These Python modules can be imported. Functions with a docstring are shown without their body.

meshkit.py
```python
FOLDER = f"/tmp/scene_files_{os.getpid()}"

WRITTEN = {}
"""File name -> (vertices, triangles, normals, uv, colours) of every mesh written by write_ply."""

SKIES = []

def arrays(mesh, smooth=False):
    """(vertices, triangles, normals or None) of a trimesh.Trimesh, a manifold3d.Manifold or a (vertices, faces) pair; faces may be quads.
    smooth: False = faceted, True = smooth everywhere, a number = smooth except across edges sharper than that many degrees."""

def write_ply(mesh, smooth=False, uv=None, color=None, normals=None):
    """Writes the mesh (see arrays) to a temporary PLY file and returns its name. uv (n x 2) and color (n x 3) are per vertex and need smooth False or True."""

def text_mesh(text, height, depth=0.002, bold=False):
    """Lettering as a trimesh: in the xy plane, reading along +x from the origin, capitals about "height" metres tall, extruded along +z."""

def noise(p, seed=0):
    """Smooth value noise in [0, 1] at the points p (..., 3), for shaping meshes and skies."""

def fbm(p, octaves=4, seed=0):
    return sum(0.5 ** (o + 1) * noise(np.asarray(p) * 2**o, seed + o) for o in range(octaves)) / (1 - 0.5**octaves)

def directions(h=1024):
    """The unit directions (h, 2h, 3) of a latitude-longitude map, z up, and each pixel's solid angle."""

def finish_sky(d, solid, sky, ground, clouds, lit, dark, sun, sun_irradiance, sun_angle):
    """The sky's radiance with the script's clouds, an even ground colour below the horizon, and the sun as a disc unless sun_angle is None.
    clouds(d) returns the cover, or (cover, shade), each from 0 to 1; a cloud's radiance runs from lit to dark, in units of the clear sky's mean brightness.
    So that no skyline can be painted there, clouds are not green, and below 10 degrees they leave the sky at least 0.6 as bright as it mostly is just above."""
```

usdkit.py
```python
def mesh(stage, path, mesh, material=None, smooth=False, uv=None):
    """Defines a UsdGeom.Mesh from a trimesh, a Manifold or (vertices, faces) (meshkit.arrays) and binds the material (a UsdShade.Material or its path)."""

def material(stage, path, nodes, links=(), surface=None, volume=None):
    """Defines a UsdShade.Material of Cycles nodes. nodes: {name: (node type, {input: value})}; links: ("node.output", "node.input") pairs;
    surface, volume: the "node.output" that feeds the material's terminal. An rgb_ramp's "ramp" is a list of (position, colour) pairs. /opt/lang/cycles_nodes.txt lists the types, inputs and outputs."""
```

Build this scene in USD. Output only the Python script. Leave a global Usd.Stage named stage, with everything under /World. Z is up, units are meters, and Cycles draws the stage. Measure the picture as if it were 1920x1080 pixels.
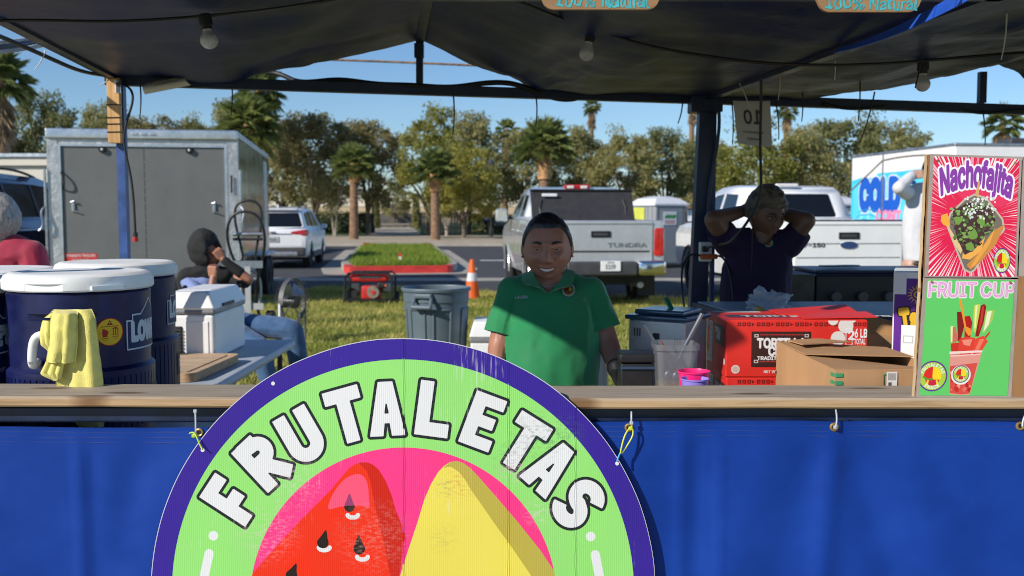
import math, random, glob
import numpy as np, trimesh, manifold3d as m3, shapely
from shapely import affinity
from shapely.geometry import Polygon, LineString, Point, box as sbox, MultiPolygon
from shapely.ops import unary_union
import usdkit, meshkit
from meshkit import fbm, noise
from pxr import Usd, UsdGeom, UsdLux, UsdShade, Sdf, Gf, Vt

stage = Usd.Stage.CreateInMemory()
UsdGeom.SetStageUpAxis(stage, 'Z'); UsdGeom.SetStageMetersPerUnit(stage, 1.0)
UsdGeom.Xform.Define(stage, '/World'); UsdGeom.Scope.Define(stage, '/World/Looks')
rnd = random.Random(7); nr = np.random.RandomState(7)

# ---------------- camera, sky, sun, exposure
F, CX, CY, HZ, CAMZ = 1867.0, 960.0, 540.0, 400.0, 1.5
PITCH = math.atan((CY - HZ) / F)
SUN_AZ, SUN_EL = math.radians(52.0), math.radians(30.0)     # azimuth measured from behind the camera towards its left
TO_SUN = np.array([-math.sin(SUN_AZ) * math.cos(SUN_EL), -math.cos(SUN_AZ) * math.cos(SUN_EL), math.sin(SUN_EL)])
EXPOSURE, SKY_STRENGTH, SUN_INTENSITY = 0.08, 0.112, 1.25
cam = UsdGeom.Camera.Define(stage, '/World/camera')
cam.AddTranslateOp().Set(Gf.Vec3d(0, 0, CAMZ)); cam.AddRotateXOp().Set(90 - math.degrees(PITCH))
cam.CreateHorizontalApertureAttr(36.0); cam.CreateVerticalApertureAttr(20.25); cam.CreateFocalLengthAttr(36.0 * F / 1920)
cam.CreateFStopAttr(5.2); cam.CreateFocusDistanceAttr(2.62); cam.CreateExposureAttr(EXPOSURE)
cam.CreateClippingRangeAttr(Gf.Vec2f(0.05, 3000))
dome = UsdLux.DomeLight.Define(stage, '/World/sky')
dome.GetPrim().SetCustomDataByKey('kind', 'structure')
skym = usdkit.material(stage, '/World/Looks/sky_look', {
    'sky': ('sky_texture', {'sky_type': 'single_scattering', 'sun_disc': False, 'sun_elevation': SUN_EL, 'sun_rotation': math.atan2(TO_SUN[0], TO_SUN[1]), 'altitude': 50.0, 'air_density': 1.0, 'aerosol_density': 0.05, 'ozone_density': 6.0}),
    'tc': ('texture_coordinate', {}),
    'mp': ('mapping', {'scale': (1.2, 1.2, 7.0)}),
    'nz': ('noise_texture', {'scale': 2.2, 'detail': 5.0, 'roughness': 0.55}),
    'rp': ('rgb_ramp', {'ramp': [(0.0, (0, 0, 0)), (0.50, (0, 0, 0)), (0.80, (0.06, 0.06, 0.06)), (1.0, (0.1, 0.1, 0.1))]}),
    'mx': ('mix_color', {'blend_type': 'mix', 'b': (6.5, 7.0, 7.6)}),
    'tn': ('mix_color', {'blend_type': 'multiply', 'fac': 1.0, 'b': (.93, .97, 1.01), 'use_clamp_result': False}),
    'bg': ('background_shader', {'strength': SKY_STRENGTH})},
    [('tc.generated', 'mp.vector'), ('mp.vector', 'nz.vector'), ('nz.fac', 'rp.fac'), ('rp.color', 'mx.fac'), ('sky.color', 'mx.a'), ('mx.result', 'tn.a'), ('tn.result', 'bg.color')], surface='bg.background')
UsdShade.MaterialBindingAPI.Apply(dome.GetPrim()).Bind(skym)
sun = UsdLux.DistantLight.Define(stage, '/World/sun')
sun.CreateIntensityAttr(SUN_INTENSITY); sun.CreateAngleAttr(0.53); sun.CreateNormalizeAttr(True); sun.CreateColorAttr(Gf.Vec3f(1.0, 0.94, 0.85))
_d = -TO_SUN; _z = -_d; _x = np.cross([0, 0, 1.0], _z); _x /= np.linalg.norm(_x); _y = np.cross(_z, _x)
sun.AddTransformOp().Set(Gf.Matrix4d(*[float(c) for c in (*_x, 0, *_y, 0, *_z, 0, 0, 0, 20, 1)]))

# ---------------- helpers
_f = np.array([0, math.cos(PITCH), -math.sin(PITCH)]); _u = np.array([0, math.sin(PITCH), math.cos(PITCH)])
def at(px, py, D):
    """the point at distance D in front of the photographer that the photograph shows at (px, py)"""
    d = _f + np.array([1.0, 0, 0]) * (px - CX) / F + _u * (CY - py) / F
    return np.array([0, 0, CAMZ]) + d * (D / d[1])
def gnd(px, py, z=0.0):
    d = _f + np.array([1.0, 0, 0]) * (px - CX) / F + _u * (CY - py) / F
    return (np.array([0, 0, CAMZ]) + d * ((z - CAMZ) / d[2]))[:2]
def lin(r, g, b, k=1.0):
    c = np.array([r, g, b]) / 255.0
    return tuple(float(x) for x in np.where(c < .04045, c / 12.92, ((c + .055) / 1.055) ** 2.4) * k)
_names = {}
def numbered(parent, name):
    k = (parent, name); n = _names.get(k, -1) + 1; _names[k] = n
    return name if n == 0 else f'{name}_{n:03d}'
def custom(p, **kw):
    for k, v in kw.items():
        if v: p.SetCustomDataByKey('category' if k == 'cat' else k, v)
XF = {}
def mat4(loc, rz=0.0):
    m = trimesh.transformations.rotation_matrix(rz, [0, 0, 1]); m[:3, 3] = loc; return m
def thing(name, label, cat, loc=(0, 0, 0), rz=0.0, group=None, kind=None, scale=1.0):
    path = '/World/' + numbered('/World', name)
    x = UsdGeom.Xform.Define(stage, path); x.AddTranslateOp().Set(Gf.Vec3d(*[float(v) for v in loc])); x.AddRotateZOp().Set(math.degrees(rz))
    if scale != 1.0: x.AddScaleOp().Set(Gf.Vec3f(scale, scale, scale))
    custom(x.GetPrim(), label=label, cat=cat, group=group, kind=kind); XF[path] = mat4(loc, rz); return path
def tri(mesh):
    if hasattr(mesh, 'to_mesh'):
        m = mesh.to_mesh(); return trimesh.Trimesh(m.vert_properties[:, :3], m.tri_verts, process=False)
    if isinstance(mesh, (list, tuple)): return trimesh.util.concatenate([tri(x) for x in mesh])
    return mesh
def part(t, name, mesh, m, smooth=None, label=None, world=False, kind=None, color=None):
    mesh = tri(mesh)
    if world: mesh = mesh.copy(); mesh.apply_transform(np.linalg.inv(XF[t.split('/')[0] if False else '/'.join(t.split('/')[:3])]))
    path = t + '/' + numbered(t, name)
    if color is not None:                       # drop points that no face uses
        used, inv = np.unique(np.asarray(mesh.faces), return_inverse=True); color = np.asarray(color)[used]
        mesh = trimesh.Trimesh(np.asarray(mesh.vertices)[used], inv.reshape(-1, 3), process=False)
    p = usdkit.mesh(stage, path, mesh, MAT[m] if isinstance(m, str) else m, smooth=(True if color is not None else smooth) or False)
    if color is not None: UsdGeom.PrimvarsAPI(p).CreatePrimvar('pcol', Sdf.ValueTypeNames.Color3fArray, 'vertex').Set(Vt.Vec3fArray.FromNumpy(np.asarray(color, np.float32)))
    custom(p.GetPrim(), label=label, kind=kind); return path
def obj(name, mesh, m, label, cat, smooth=None, group=None, kind=None):
    path = '/World/' + numbered('/World', name)
    p = usdkit.mesh(stage, path, tri(mesh), MAT[m], smooth=smooth or False)
    custom(p.GetPrim(), label=label, cat=cat, group=group, kind=kind); return path
def struct(name, mesh, m, smooth=None):
    p = usdkit.mesh(stage, '/World/' + numbered('/World', name), tri(mesh), MAT[m], smooth=smooth or False); custom(p.GetPrim(), kind='structure'); return str(p.GetPath())
def copy(src, name, label, cat, loc, rz=0.0, scale=1.0, group=None):
    path = '/World/' + numbered('/World', name)
    x = UsdGeom.Xform.Define(stage, path); x.AddTranslateOp().Set(Gf.Vec3d(*[float(v) for v in loc])); x.AddRotateZOp().Set(math.degrees(rz))
    x.AddScaleOp().Set(Gf.Vec3f(*( (scale,) * 3 if np.ndim(scale) == 0 else [float(v) for v in scale])))
    custom(x.GetPrim(), label=label, cat=cat, group=group)
    x.GetPrim().GetReferences().AddInternalReference(src); x.GetPrim().SetInstanceable(True); return path
def klass(name):
    """a class prim that copies refer to"""
    path = '/World/' + numbered('/World', name); stage.CreateClassPrim(path); XF[path] = np.eye(4); return path

# shapes
def box(c, s, rz=0.0):
    b = trimesh.creation.box(s); 
    if rz: b.apply_transform(trimesh.transformations.rotation_matrix(rz, [0, 0, 1]))
    b.apply_translation(c); return b
def bx(x0, x1, y0, y1, z0, z1): return box(((x0 + x1) / 2, (y0 + y1) / 2, (z0 + z1) / 2), (abs(x1 - x0), abs(y1 - y0), abs(z1 - z0)))
def rbox(c, s, r=0.01, rz=0.0, seg=8):
    s = np.asarray(s, float); r = min(r, s.min() / 2 * .99); sp = m3.Manifold.sphere(r, seg)
    h = s / 2 - r
    m = m3.Manifold.batch_hull([sp.translate([sx * h[0], sy * h[1], sz * h[2]]) for sx in (-1, 1) for sy in (-1, 1) for sz in (-1, 1)])
    if rz: m = m.rotate([0, 0, math.degrees(rz)])
    return m.translate([float(v) for v in c])
def cyl(p0, p1, r, seg=14, r2=None):
    p0, p1 = np.asarray(p0, float), np.asarray(p1, float); d = p1 - p0; L = np.linalg.norm(d)
    m = tri(m3.Manifold.cylinder(L, r, r if r2 is None else r2, seg))
    m.apply_transform(trimesh.geometry.align_vectors([0, 0, 1], d / L)); m.apply_translation(p0); return m
def tube(pts, r, seg=8, r_end=None, closed=False):
    pts = np.asarray(pts, float); n = len(pts)
    tg = np.gradient(pts, axis=0) if not closed else np.roll(pts, -1, 0) - np.roll(pts, 1, 0)
    tg /= np.maximum(np.linalg.norm(tg, axis=1, keepdims=True), 1e-9)
    ref = np.array([0, 0, 1.0]) if abs(tg[0][2]) < .9 else np.array([1.0, 0, 0])
    rings, a = [], None
    rr = np.linspace(r, r if r_end is None else r_end, n) if np.ndim(r) == 0 else np.asarray(r)
    th = np.arange(seg) / seg * 2 * np.pi
    for i in range(n):
        if a is None: a = np.cross(tg[i], ref)
        a = a - tg[i] * (a @ tg[i]); a /= max(np.linalg.norm(a), 1e-9); b = np.cross(tg[i], a)
        rings.append(pts[i] + rr[i] * (np.cos(th)[:, None] * a + np.sin(th)[:, None] * b))
    v = np.vstack(rings); f = []
    m = n if closed else n - 1
    for i in range(m):
        o, o2 = i * seg, ((i + 1) % n) * seg
        for k in range(seg):
            k2 = (k + 1) % seg; f += [[o + k, o + k2, o2 + k2], [o + k, o2 + k2, o2 + k]]
    if not closed:
        v = np.vstack([v, pts[0], pts[-1]]); c0, c1 = len(v) - 2, len(v) - 1; e = (n - 1) * seg
        for k in range(seg):
            k2 = (k + 1) % seg; f += [[c0, k2, k], [c1, e + k, e + k2]]
    return trimesh.Trimesh(v, f, process=False)
def spline(pts, n=24):
    from scipy.interpolate import CubicSpline
    pts = np.asarray(pts, float); s = np.r_[0, np.cumsum(np.linalg.norm(np.diff(pts, axis=0), axis=1))]
    if len(pts) < 3: return np.linspace(pts[0], pts[-1], n)
    return CubicSpline(s, pts)(np.linspace(0, s[-1], n))
def lathe(prof, seg=40, c=(0, 0, 0)):
    prof = np.asarray(prof, float); th = np.arange(seg) / seg * 2 * np.pi
    v = np.stack([prof[:, None, 0] * np.cos(th), prof[:, None, 0] * np.sin(th), np.repeat(prof[:, 1:2], seg, 1)], -1).reshape(-1, 3); f = []
    for i in range(len(prof) - 1):
        for k in range(seg):
            k2 = (k + 1) % seg; a, b, c2, d = i * seg + k, i * seg + k2, (i + 1) * seg + k2, (i + 1) * seg + k
            if prof[i, 0] > 1e-6: f.append([a, b, c2])
            if prof[i + 1, 0] > 1e-6: f.append([a, c2, d])
    m = trimesh.Trimesh(v, f, process=False); m.apply_translation(c); return m
def polys(g):
    if g.is_empty: return []
    return [p for p in getattr(g, 'geoms', [g]) if isinstance(p, Polygon) and p.area > 1e-12] if not isinstance(g, Polygon) else [g]
def ext(g, h, z0=0.0):
    """a shapely shape extruded along z"""
    out = [trimesh.creation.extrude_polygon(p, h, engine='earcut') for p in polys(g)]
    m = trimesh.util.concatenate(out); m.apply_translation([0, 0, z0]); return m
def emesh(g, h, plane='xz', at0=0.0):
    """extruded shape in another plane: xz = shape in x,z run along +y from at0; yz = along +x"""
    m = ext(g, h)
    v = m.vertices.copy()
    if plane == 'xz': nv = np.c_[v[:, 0], at0 + h - v[:, 2], v[:, 1]]
    elif plane == 'yz': nv = np.c_[at0 + v[:, 2], v[:, 0], v[:, 1]]
    return trimesh.Trimesh(nv, m.faces, process=False)
def man(mesh):
    mesh = tri(mesh); 
    r = m3.Manifold(m3.Mesh(np.asarray(mesh.vertices, np.float32), np.asarray(mesh.faces, np.uint32)))
    if r.is_empty():
        mesh = mesh.copy(); mesh.merge_vertices(); r = m3.Manifold(m3.Mesh(np.asarray(mesh.vertices, np.float32), np.asarray(mesh.faces, np.uint32)))
    return r
def flat2d(g, maxlen=None):
    V, Fc, n = [], [], 0
    for p in polys(g):
        if maxlen: p = p.segmentize(maxlen)
        try: v, f = trimesh.creation.triangulate_polygon(p, engine='earcut')
        except Exception: continue
        V.append(v); Fc.append(np.asarray(f) + n); n += len(v)
    return (np.vstack(V), np.vstack(Fc)) if V else (np.zeros((0, 2)), np.zeros((0, 3), int))
_glyph = {}
FONT = {'sans': 'Inter.woff2', 'mono': 'DejaVuSansMono.woff2'}
def text_poly(text, h, bold=0, font='sans', sx=1.0):
    """lettering as a shapely shape from the origin, capitals h tall"""
    key = (text, bold, font)
    if key not in _glyph:
        from PIL import Image, ImageDraw, ImageFont
        ft = ImageFont.truetype(glob.glob('/opt/blender-*/*/datafiles/fonts/' + FONT[font])[0], 96)
        x0, y0, x1, y1 = ft.getbbox(text, anchor='ls', stroke_width=bold)
        im = Image.new('L', (x1 - x0 + 8, y1 - y0 + 8)); ImageDraw.Draw(im).text((4 - x0, 4 - y0), text, 255, ft, anchor='ls', stroke_width=bold)
        on = np.pad(np.asarray(im) > 127, ((0, 0), (1, 1))).astype(np.int8)
        rows, st = np.nonzero(np.diff(on, axis=1) == 1); en = np.nonzero(np.diff(on, axis=1) == -1)[1]
        g = shapely.union_all(shapely.box(st, -rows - 1, en, -rows)).buffer(.6).buffer(-.6).simplify(.7)
        _glyph[key] = affinity.affine_transform(g, [1 / 70., 0, 0, 1 / 70., -4 / 70., (4 - y0) / 70.])
    return affinity.scale(_glyph[key], h * sx, h, origin=(0, 0))
def place(g, x, y, rot=0.0, flip=True):
    """text shape to pixel coordinates (y down), centred on (x, y)"""
    a, b, c, d = g.bounds; g = affinity.translate(g, -(a + c) / 2, -(b + d) / 2)
    if flip: g = affinity.scale(g, 1, -1, origin=(0, 0))
    return affinity.translate(affinity.rotate(g, rot, origin=(0, 0)), x, y)
def partition(layers):
    """layers [(shape, colour)] bottom first -> the same picture without overlaps"""
    cover, out = Polygon(), []
    for g, c in reversed(layers):
        g = g.buffer(0); p = g.difference(cover)
        if not p.is_empty: out.append((p, c))
        cover = cover.union(g)
    return out[::-1]
def print_mesh(layers, fmap, maxlen=None):
    """one flat printed sheet: mesh and vertex colours; fmap maps (n,2) to points"""
    V, Fc, C, n = [], [], [], 0
    for g, c in partition(layers):
        v, f = flat2d(g, maxlen)
        if len(f) == 0: continue
        if maxlen: v, f = trimesh.remesh.subdivide_to_size(np.c_[v, np.zeros(len(v))], f, maxlen * 1.4, max_iter=12); v = v[:, :2]
        V.append(np.asarray(fmap(v))); Fc.append(f + n); C.append(np.tile(c, (len(v), 1))); n += len(v)
    return trimesh.Trimesh(np.vstack(V), np.vstack(Fc), process=False), np.vstack(C)
def face_to(mesh, towards):
    """turns faces so that their normals point towards a direction"""
    v, f = np.asarray(mesh.vertices), np.asarray(mesh.faces)
    n = np.cross(v[f[:, 1]] - v[f[:, 0]], v[f[:, 2]] - v[f[:, 0]]); bad = n @ np.asarray(towards, float) < 0
    f = f.copy(); f[bad] = f[bad][:, ::-1]; return trimesh.Trimesh(v, f, process=False)
def sheet(P, thick=0.0):
    """grid of points (a,b,3) as a sheet, with a back if thick"""
    a, b, _ = P.shape; v = P.reshape(-1, 3); i = np.arange(a * b).reshape(a, b)
    q = np.stack([i[:-1, :-1], i[1:, :-1], i[1:, 1:], i[:-1, 1:]], -1).reshape(-1, 4)
    f = np.vstack([q[:, [0, 1, 2]], q[:, [0, 2, 3]]]); m = trimesh.Trimesh(v, f, process=False)
    if not thick: return m
    nrm = meshkit.arrays(m, True)[2]; n = len(v); v2 = v - nrm * thick
    rim = np.r_[i[0, :], i[1:, -1], i[-1, -2::-1], i[-2:0:-1, 0]]; r2 = np.roll(rim, -1)
    side = np.vstack([np.c_[rim, rim + n, r2 + n], np.c_[rim, r2 + n, r2]])
    return trimesh.Trimesh(np.vstack([v, v2]), np.vstack([f, f[:, ::-1] + n, side]), process=False)

# ---------------- materials
MAT = {}
def M(name, col, rough=.5, metal=0., var=.1, vs=6., bump=0., bs=150., spec=.5, coat=0., stretch=(1, 1, 1), col2=None, extra=None, sheen=0., detail=4., bd=.002, world=False, trans=0.):
    c = np.array(col, float); lo = np.clip(c * (1 - var), 0, 1); hi = np.clip(c * (1 + var), 0, 1) if col2 is None else np.array(col2, float)
    n = {'tc': ('geometry', {}) if world else ('texture_coordinate', {}), 'mp': ('mapping', {'scale': tuple(float(x) for x in stretch)}), 'nz': ('noise_texture', {'scale': float(vs), 'detail': float(detail), 'roughness': .6}),
         'rp': ('rgb_ramp', {'ramp': [(0., tuple(lo)), (.32, tuple(lo)), (.68, tuple(hi)), (1., tuple(hi))]}),
         'mr': ('map_range', {'from_min': .3, 'from_max': .7, 'to_min': max(rough - .07, .02), 'to_max': min(rough + .07, 1.), 'clamp': True}),
         'p': ('principled_bsdf', {'metallic': float(metal), 'specular_ior_level': float(spec), 'coat_weight': float(coat), 'sheen_weight': float(sheen), 'transmission_weight': float(trans)})}
    l = [('tc.position' if world else 'tc.object', 'mp.vector'), ('mp.vector', 'nz.vector'), ('nz.fac', 'rp.fac'), ('rp.color', 'p.base_color'), ('nz.fac', 'mr.value'), ('mr.result', 'p.roughness')]
    if bump:
        n['n2'] = ('noise_texture', {'scale': float(bs), 'detail': 3., 'roughness': .6}); n['b'] = ('bump', {'strength': float(bump), 'distance': float(bd)})
        l += [('mp.vector', 'n2.vector'), ('n2.fac', 'b.height'), ('b.normal', 'p.normal')]
    MAT[name] = usdkit.material(stage, '/World/Looks/' + name, n, l, surface='p.BSDF'); return MAT[name]
def leafmat(name, dark, light, vs=1.1, tl=.35):
    n = {'tc': ('geometry', {}), 'nz': ('noise_texture', {'scale': vs, 'detail': 6., 'roughness': .75}), 'oi': ('object_info', {}),
         'rp': ('rgb_ramp', {'ramp': [(0., dark), (.36, dark), (.64, light), (1., light)]}),
         'm': ('mix_color', {'blend_type': 'multiply', 'fac': .6}), 'rr': ('rgb_ramp', {'ramp': [(0., (.62, .66, .6)), (1., (1.35, 1.2, 1.1))]}),
         'p': ('principled_bsdf', {'roughness': .55, 'specular_ior_level': .35}), 't': ('translucent_bsdf', {}), 'x': ('mix_closure', {'fac': tl})}
    MAT[name] = usdkit.material(stage, '/World/Looks/' + name, n, [('tc.position', 'nz.vector'), ('nz.fac', 'rp.fac'), ('rp.color', 'm.a'), ('oi.random', 'rr.fac'), ('rr.color', 'm.b'), ('m.result', 'p.base_color'), ('m.result', 't.color'), ('p.BSDF', 'x.closure1'), ('t.BSDF', 'x.closure2')], surface='x.closure')
def printmat(name, rough=.4, scratch=0., flute=0., coat=0., smudges=()):
    """flat print: colour from the sheet's own ink (pcol), wear scratches, fluted board relief"""
    n = {'a': ('attribute', {'attribute': 'pcol'}), 'g': ('geometry', {}), 'mp': ('mapping', {'scale': (160., 160., 9.)}), 'nz': ('noise_texture', {'scale': 1., 'detail': 3., 'roughness': .7}),
         'm2': ('mapping', {'scale': (5., 5., 5.)}), 'n2': ('noise_texture', {'scale': 1., 'detail': 3.}), 'mu': ('math', {'math_type': 'multiply'}),
         'rp': ('rgb_ramp', {'ramp': [(0., (0, 0, 0)), (.385, (0, 0, 0)), (.46, (.8, .8, .8)), (1., (1, 1, 1))]}),
         'fm': ('math', {'math_type': 'multiply', 'value2': float(scratch)}), 'mx': ('mix_color', {'blend_type': 'mix', 'b': (.74, .74, .74)}),
         'm3': ('mapping', {'scale': (2.2, 2.2, 2.2)}), 'n3': ('noise_texture', {'scale': 1., 'detail': 4.}), 'r3': ('rgb_ramp', {'ramp': [(0., (.88, .88, .87)), (.35, (.93, .93, .92)), (.65, (1, 1, 1)), (1., (1, 1, 1))]}), 'mm': ('mix_color', {'blend_type': 'multiply', 'fac': 1.}),
         'p': ('principled_bsdf', {'roughness': rough, 'specular_ior_level': .4, 'coat_weight': coat})}
    l = [('g.position', 'mp.vector'), ('mp.vector', 'nz.vector'), ('g.position', 'm2.vector'), ('m2.vector', 'n2.vector'), ('nz.fac', 'mu.value1'), ('n2.fac', 'mu.value2'), ('mu.value', 'rp.fac'), ('rp.color', 'fm.value1'), ('fm.value', 'mx.fac'),
         ('a.color', 'mm.a'), ('g.position', 'm3.vector'), ('m3.vector', 'n3.vector'), ('n3.fac', 'r3.fac'), ('r3.color', 'mm.b'), ('mm.result', 'mx.a'), ('mx.result', 'p.base_color')]
    last = 'mx.result'
    for i_, (c_, r_, col_, am) in enumerate(smudges):          # stains rubbed onto the print
        n[f'vd{i_}'] = ('vector_math', {'math_type': 'distance', 'vector2': tuple(float(q) for q in c_)}); n[f'sr{i_}'] = ('map_range', {'from_min': float(r_), 'from_max': 0., 'to_min': 0., 'to_max': 1., 'clamp': True})
        n[f'sm{i_}'] = ('mapping', {'scale': (70., 70., 160.)}); n[f'sn{i_}'] = ('noise_texture', {'scale': 1., 'detail': 5., 'roughness': .75}); n[f'sp{i_}'] = ('rgb_ramp', {'ramp': [(0., (0, 0, 0)), (.48, (0, 0, 0)), (.62, (1, 1, 1)), (1., (1, 1, 1))]}); n[f'sa{i_}'] = ('math', {'math_type': 'multiply'}); n[f'sb{i_}'] = ('math', {'math_type': 'multiply', 'value2': float(am)}); n[f'sx{i_}'] = ('mix_color', {'blend_type': 'mix', 'b': col_})
        l += [('g.position', f'vd{i_}.vector1'), (f'vd{i_}.value', f'sr{i_}.value'), ('g.position', f'sm{i_}.vector'), (f'sm{i_}.vector', f'sn{i_}.vector'), (f'sn{i_}.fac', f'sp{i_}.fac'), (f'sp{i_}.color', f'sa{i_}.value1'), (f'sr{i_}.result', f'sa{i_}.value2'), (f'sa{i_}.value', f'sb{i_}.value1'), (f'sb{i_}.value', f'sx{i_}.fac'), (last, f'sx{i_}.a')]; last = f'sx{i_}.result'
    if smudges: l = [q for q in l if q != ('mx.result', 'p.base_color')] + [(last, 'p.base_color')]
    if flute:
        n['w'] = ('wave_texture', {'wave_type': 'bands', 'bands_direction': 'x', 'profile': 'sine', 'scale': 62., 'distortion': .25, 'detail': 1.}); n['b'] = ('bump', {'strength': float(flute), 'distance': .0006})
        l += [('g.position', 'w.vector'), ('w.fac', 'b.height'), ('b.normal', 'p.normal')]
    MAT[name] = usdkit.material(stage, '/World/Looks/' + name, n, l, surface='p.BSDF')
def woodmat(name, top, side, rough=.65, sc=(2.5, 40., 40.), dark=.45, knots=(.01, .01, .01)):
    n = {'g': ('geometry', {}), 'tc': ('texture_coordinate', {}), 'mp': ('mapping', {'scale': sc}), 'nz': ('noise_texture', {'scale': 1., 'detail': 7., 'roughness': .65, 'distortion': .6}),
         'sx': ('separate_xyz', {}), 'mr': ('map_range', {'from_min': .4, 'from_max': .9, 'to_min': 0., 'to_max': 1., 'clamp': True}), 'mx': ('mix_color', {'blend_type': 'mix', 'a': side, 'b': top}),
         'rp': ('rgb_ramp', {'ramp': [(0., (dark,) * 3), (.38, (.72, .70, .68)), (.55, (1., 1., 1.)), (1., (1.12, 1.12, 1.12))]}), 'mm': ('mix_color', {'blend_type': 'multiply', 'fac': 1., 'use_clamp_result': False}),
         'm2': ('mapping', {'scale': knots}), 'vz': ('voronoi_texture', {'scale': 1., 'randomness': 1., 'dimensions': '2D'}), 'r2': ('rgb_ramp', {'ramp': [(0., (.22, .14, .09)), (.07, (.36, .24, .16)), (.13, (1, 1, 1)), (1., (1, 1, 1))]}), 'm4': ('mix_color', {'blend_type': 'multiply', 'fac': .8}),
         'b': ('bump', {'strength': .35, 'distance': .001}), 'p': ('principled_bsdf', {'roughness': rough, 'specular_ior_level': .25})}
    MAT[name] = usdkit.material(stage, '/World/Looks/' + name, n, [('tc.object', 'mp.vector'), ('mp.vector', 'nz.vector'), ('g.normal', 'sx.vector'), ('sx.z', 'mr.value'), ('mr.result', 'mx.fac'), ('nz.fac', 'rp.fac'), ('mx.result', 'mm.a'), ('rp.color', 'mm.b'),
        ('tc.object', 'm2.vector'), ('m2.vector', 'vz.vector'), ('vz.distance', 'r2.fac'), ('mm.result', 'm4.a'), ('r2.color', 'm4.b'), ('m4.result', 'p.base_color'), ('nz.fac', 'b.height'), ('b.normal', 'p.normal')], surface='p.BSDF')

M('asphalt', (.052, .052, .056), .85, var=.22, vs=1.3, bump=.5, bs=60., bd=.01, world=True, detail=7)
M('concrete', (.36, .33, .28), .85, var=.16, vs=1.6, bump=.3, bs=50., bd=.006, world=True, detail=7)
M('sidewalk_stone', (.40, .33, .24), .85, var=.15, vs=1.2, bump=.3, bs=40., world=True)
M('soil_grass', (.25, .28, .08), .95, col2=(.38, .31, .18), vs=1.1, bump=.8, bs=30., bd=.03, world=True, detail=8)
M('far_grass', (.075, .12, .022), .95, var=.3, vs=2., bump=.8, bs=20., bd=.05, world=True, detail=8)
M('red_paint', (.55, .035, .03), .6, var=.25, vs=5., bump=.15, bs=60., world=True, detail=7)
M('line_paint', (.6, .58, .54), .75, var=.2, vs=4., world=True)
M('hedge_leaf', (.016, .032, .010), .8, var=.5, vs=2.)
M('navy_steel', (.012, .022, .06), .42, var=.35, vs=9., bump=.15, bs=90., detail=6)
M('blue_steel', (.03, .075, .24), .42, var=.3, vs=9., bump=.15, bs=90.)
M('black_steel', (.012, .012, .013), .4, var=.4, vs=8., bump=.1, bs=90.)
M('black_plastic', (.012, .012, .013), .5, var=.3, vs=8., bump=.15, bs=200.)
M('rubber', (.018, .018, .018), .8, var=.3, vs=12., bump=.2, bs=80.)
M('steel', (.55, .55, .56), .28, metal=1., var=.12, vs=14., bump=.06, bs=120.)
M('aluminium', (.62, .63, .65), .34, metal=.9, var=.1, vs=6., bump=.1, bs=60.)
M('chrome', (.75, .75, .76), .08, metal=1., var=.05, vs=6.)
M('white_plastic', (.78, .78, .77), .42, var=.04, vs=7., bump=.12, bs=160.)
M('white_paint', (.76, .77, .78), .3, var=.03, vs=3., coat=.5)
M('silver_paint', (.52, .54, .56), .3, metal=.45, var=.05, vs=3., coat=.6)
M('grey_trim', (.045, .046, .05), .6, var=.2, vs=6.)
M('dark_paint', (.012, .02, .055), .22, var=.1, vs=3., coat=.7)
M('tinted_glass', (.006, .007, .009), .05, var=.05, vs=3., spec=.6)
M('tail_red', (.45, .012, .01), .16, var=.25, vs=10., coat=.8)
M('tail_clear', (.7, .68, .66), .12, var=.1, coat=.6)
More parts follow.
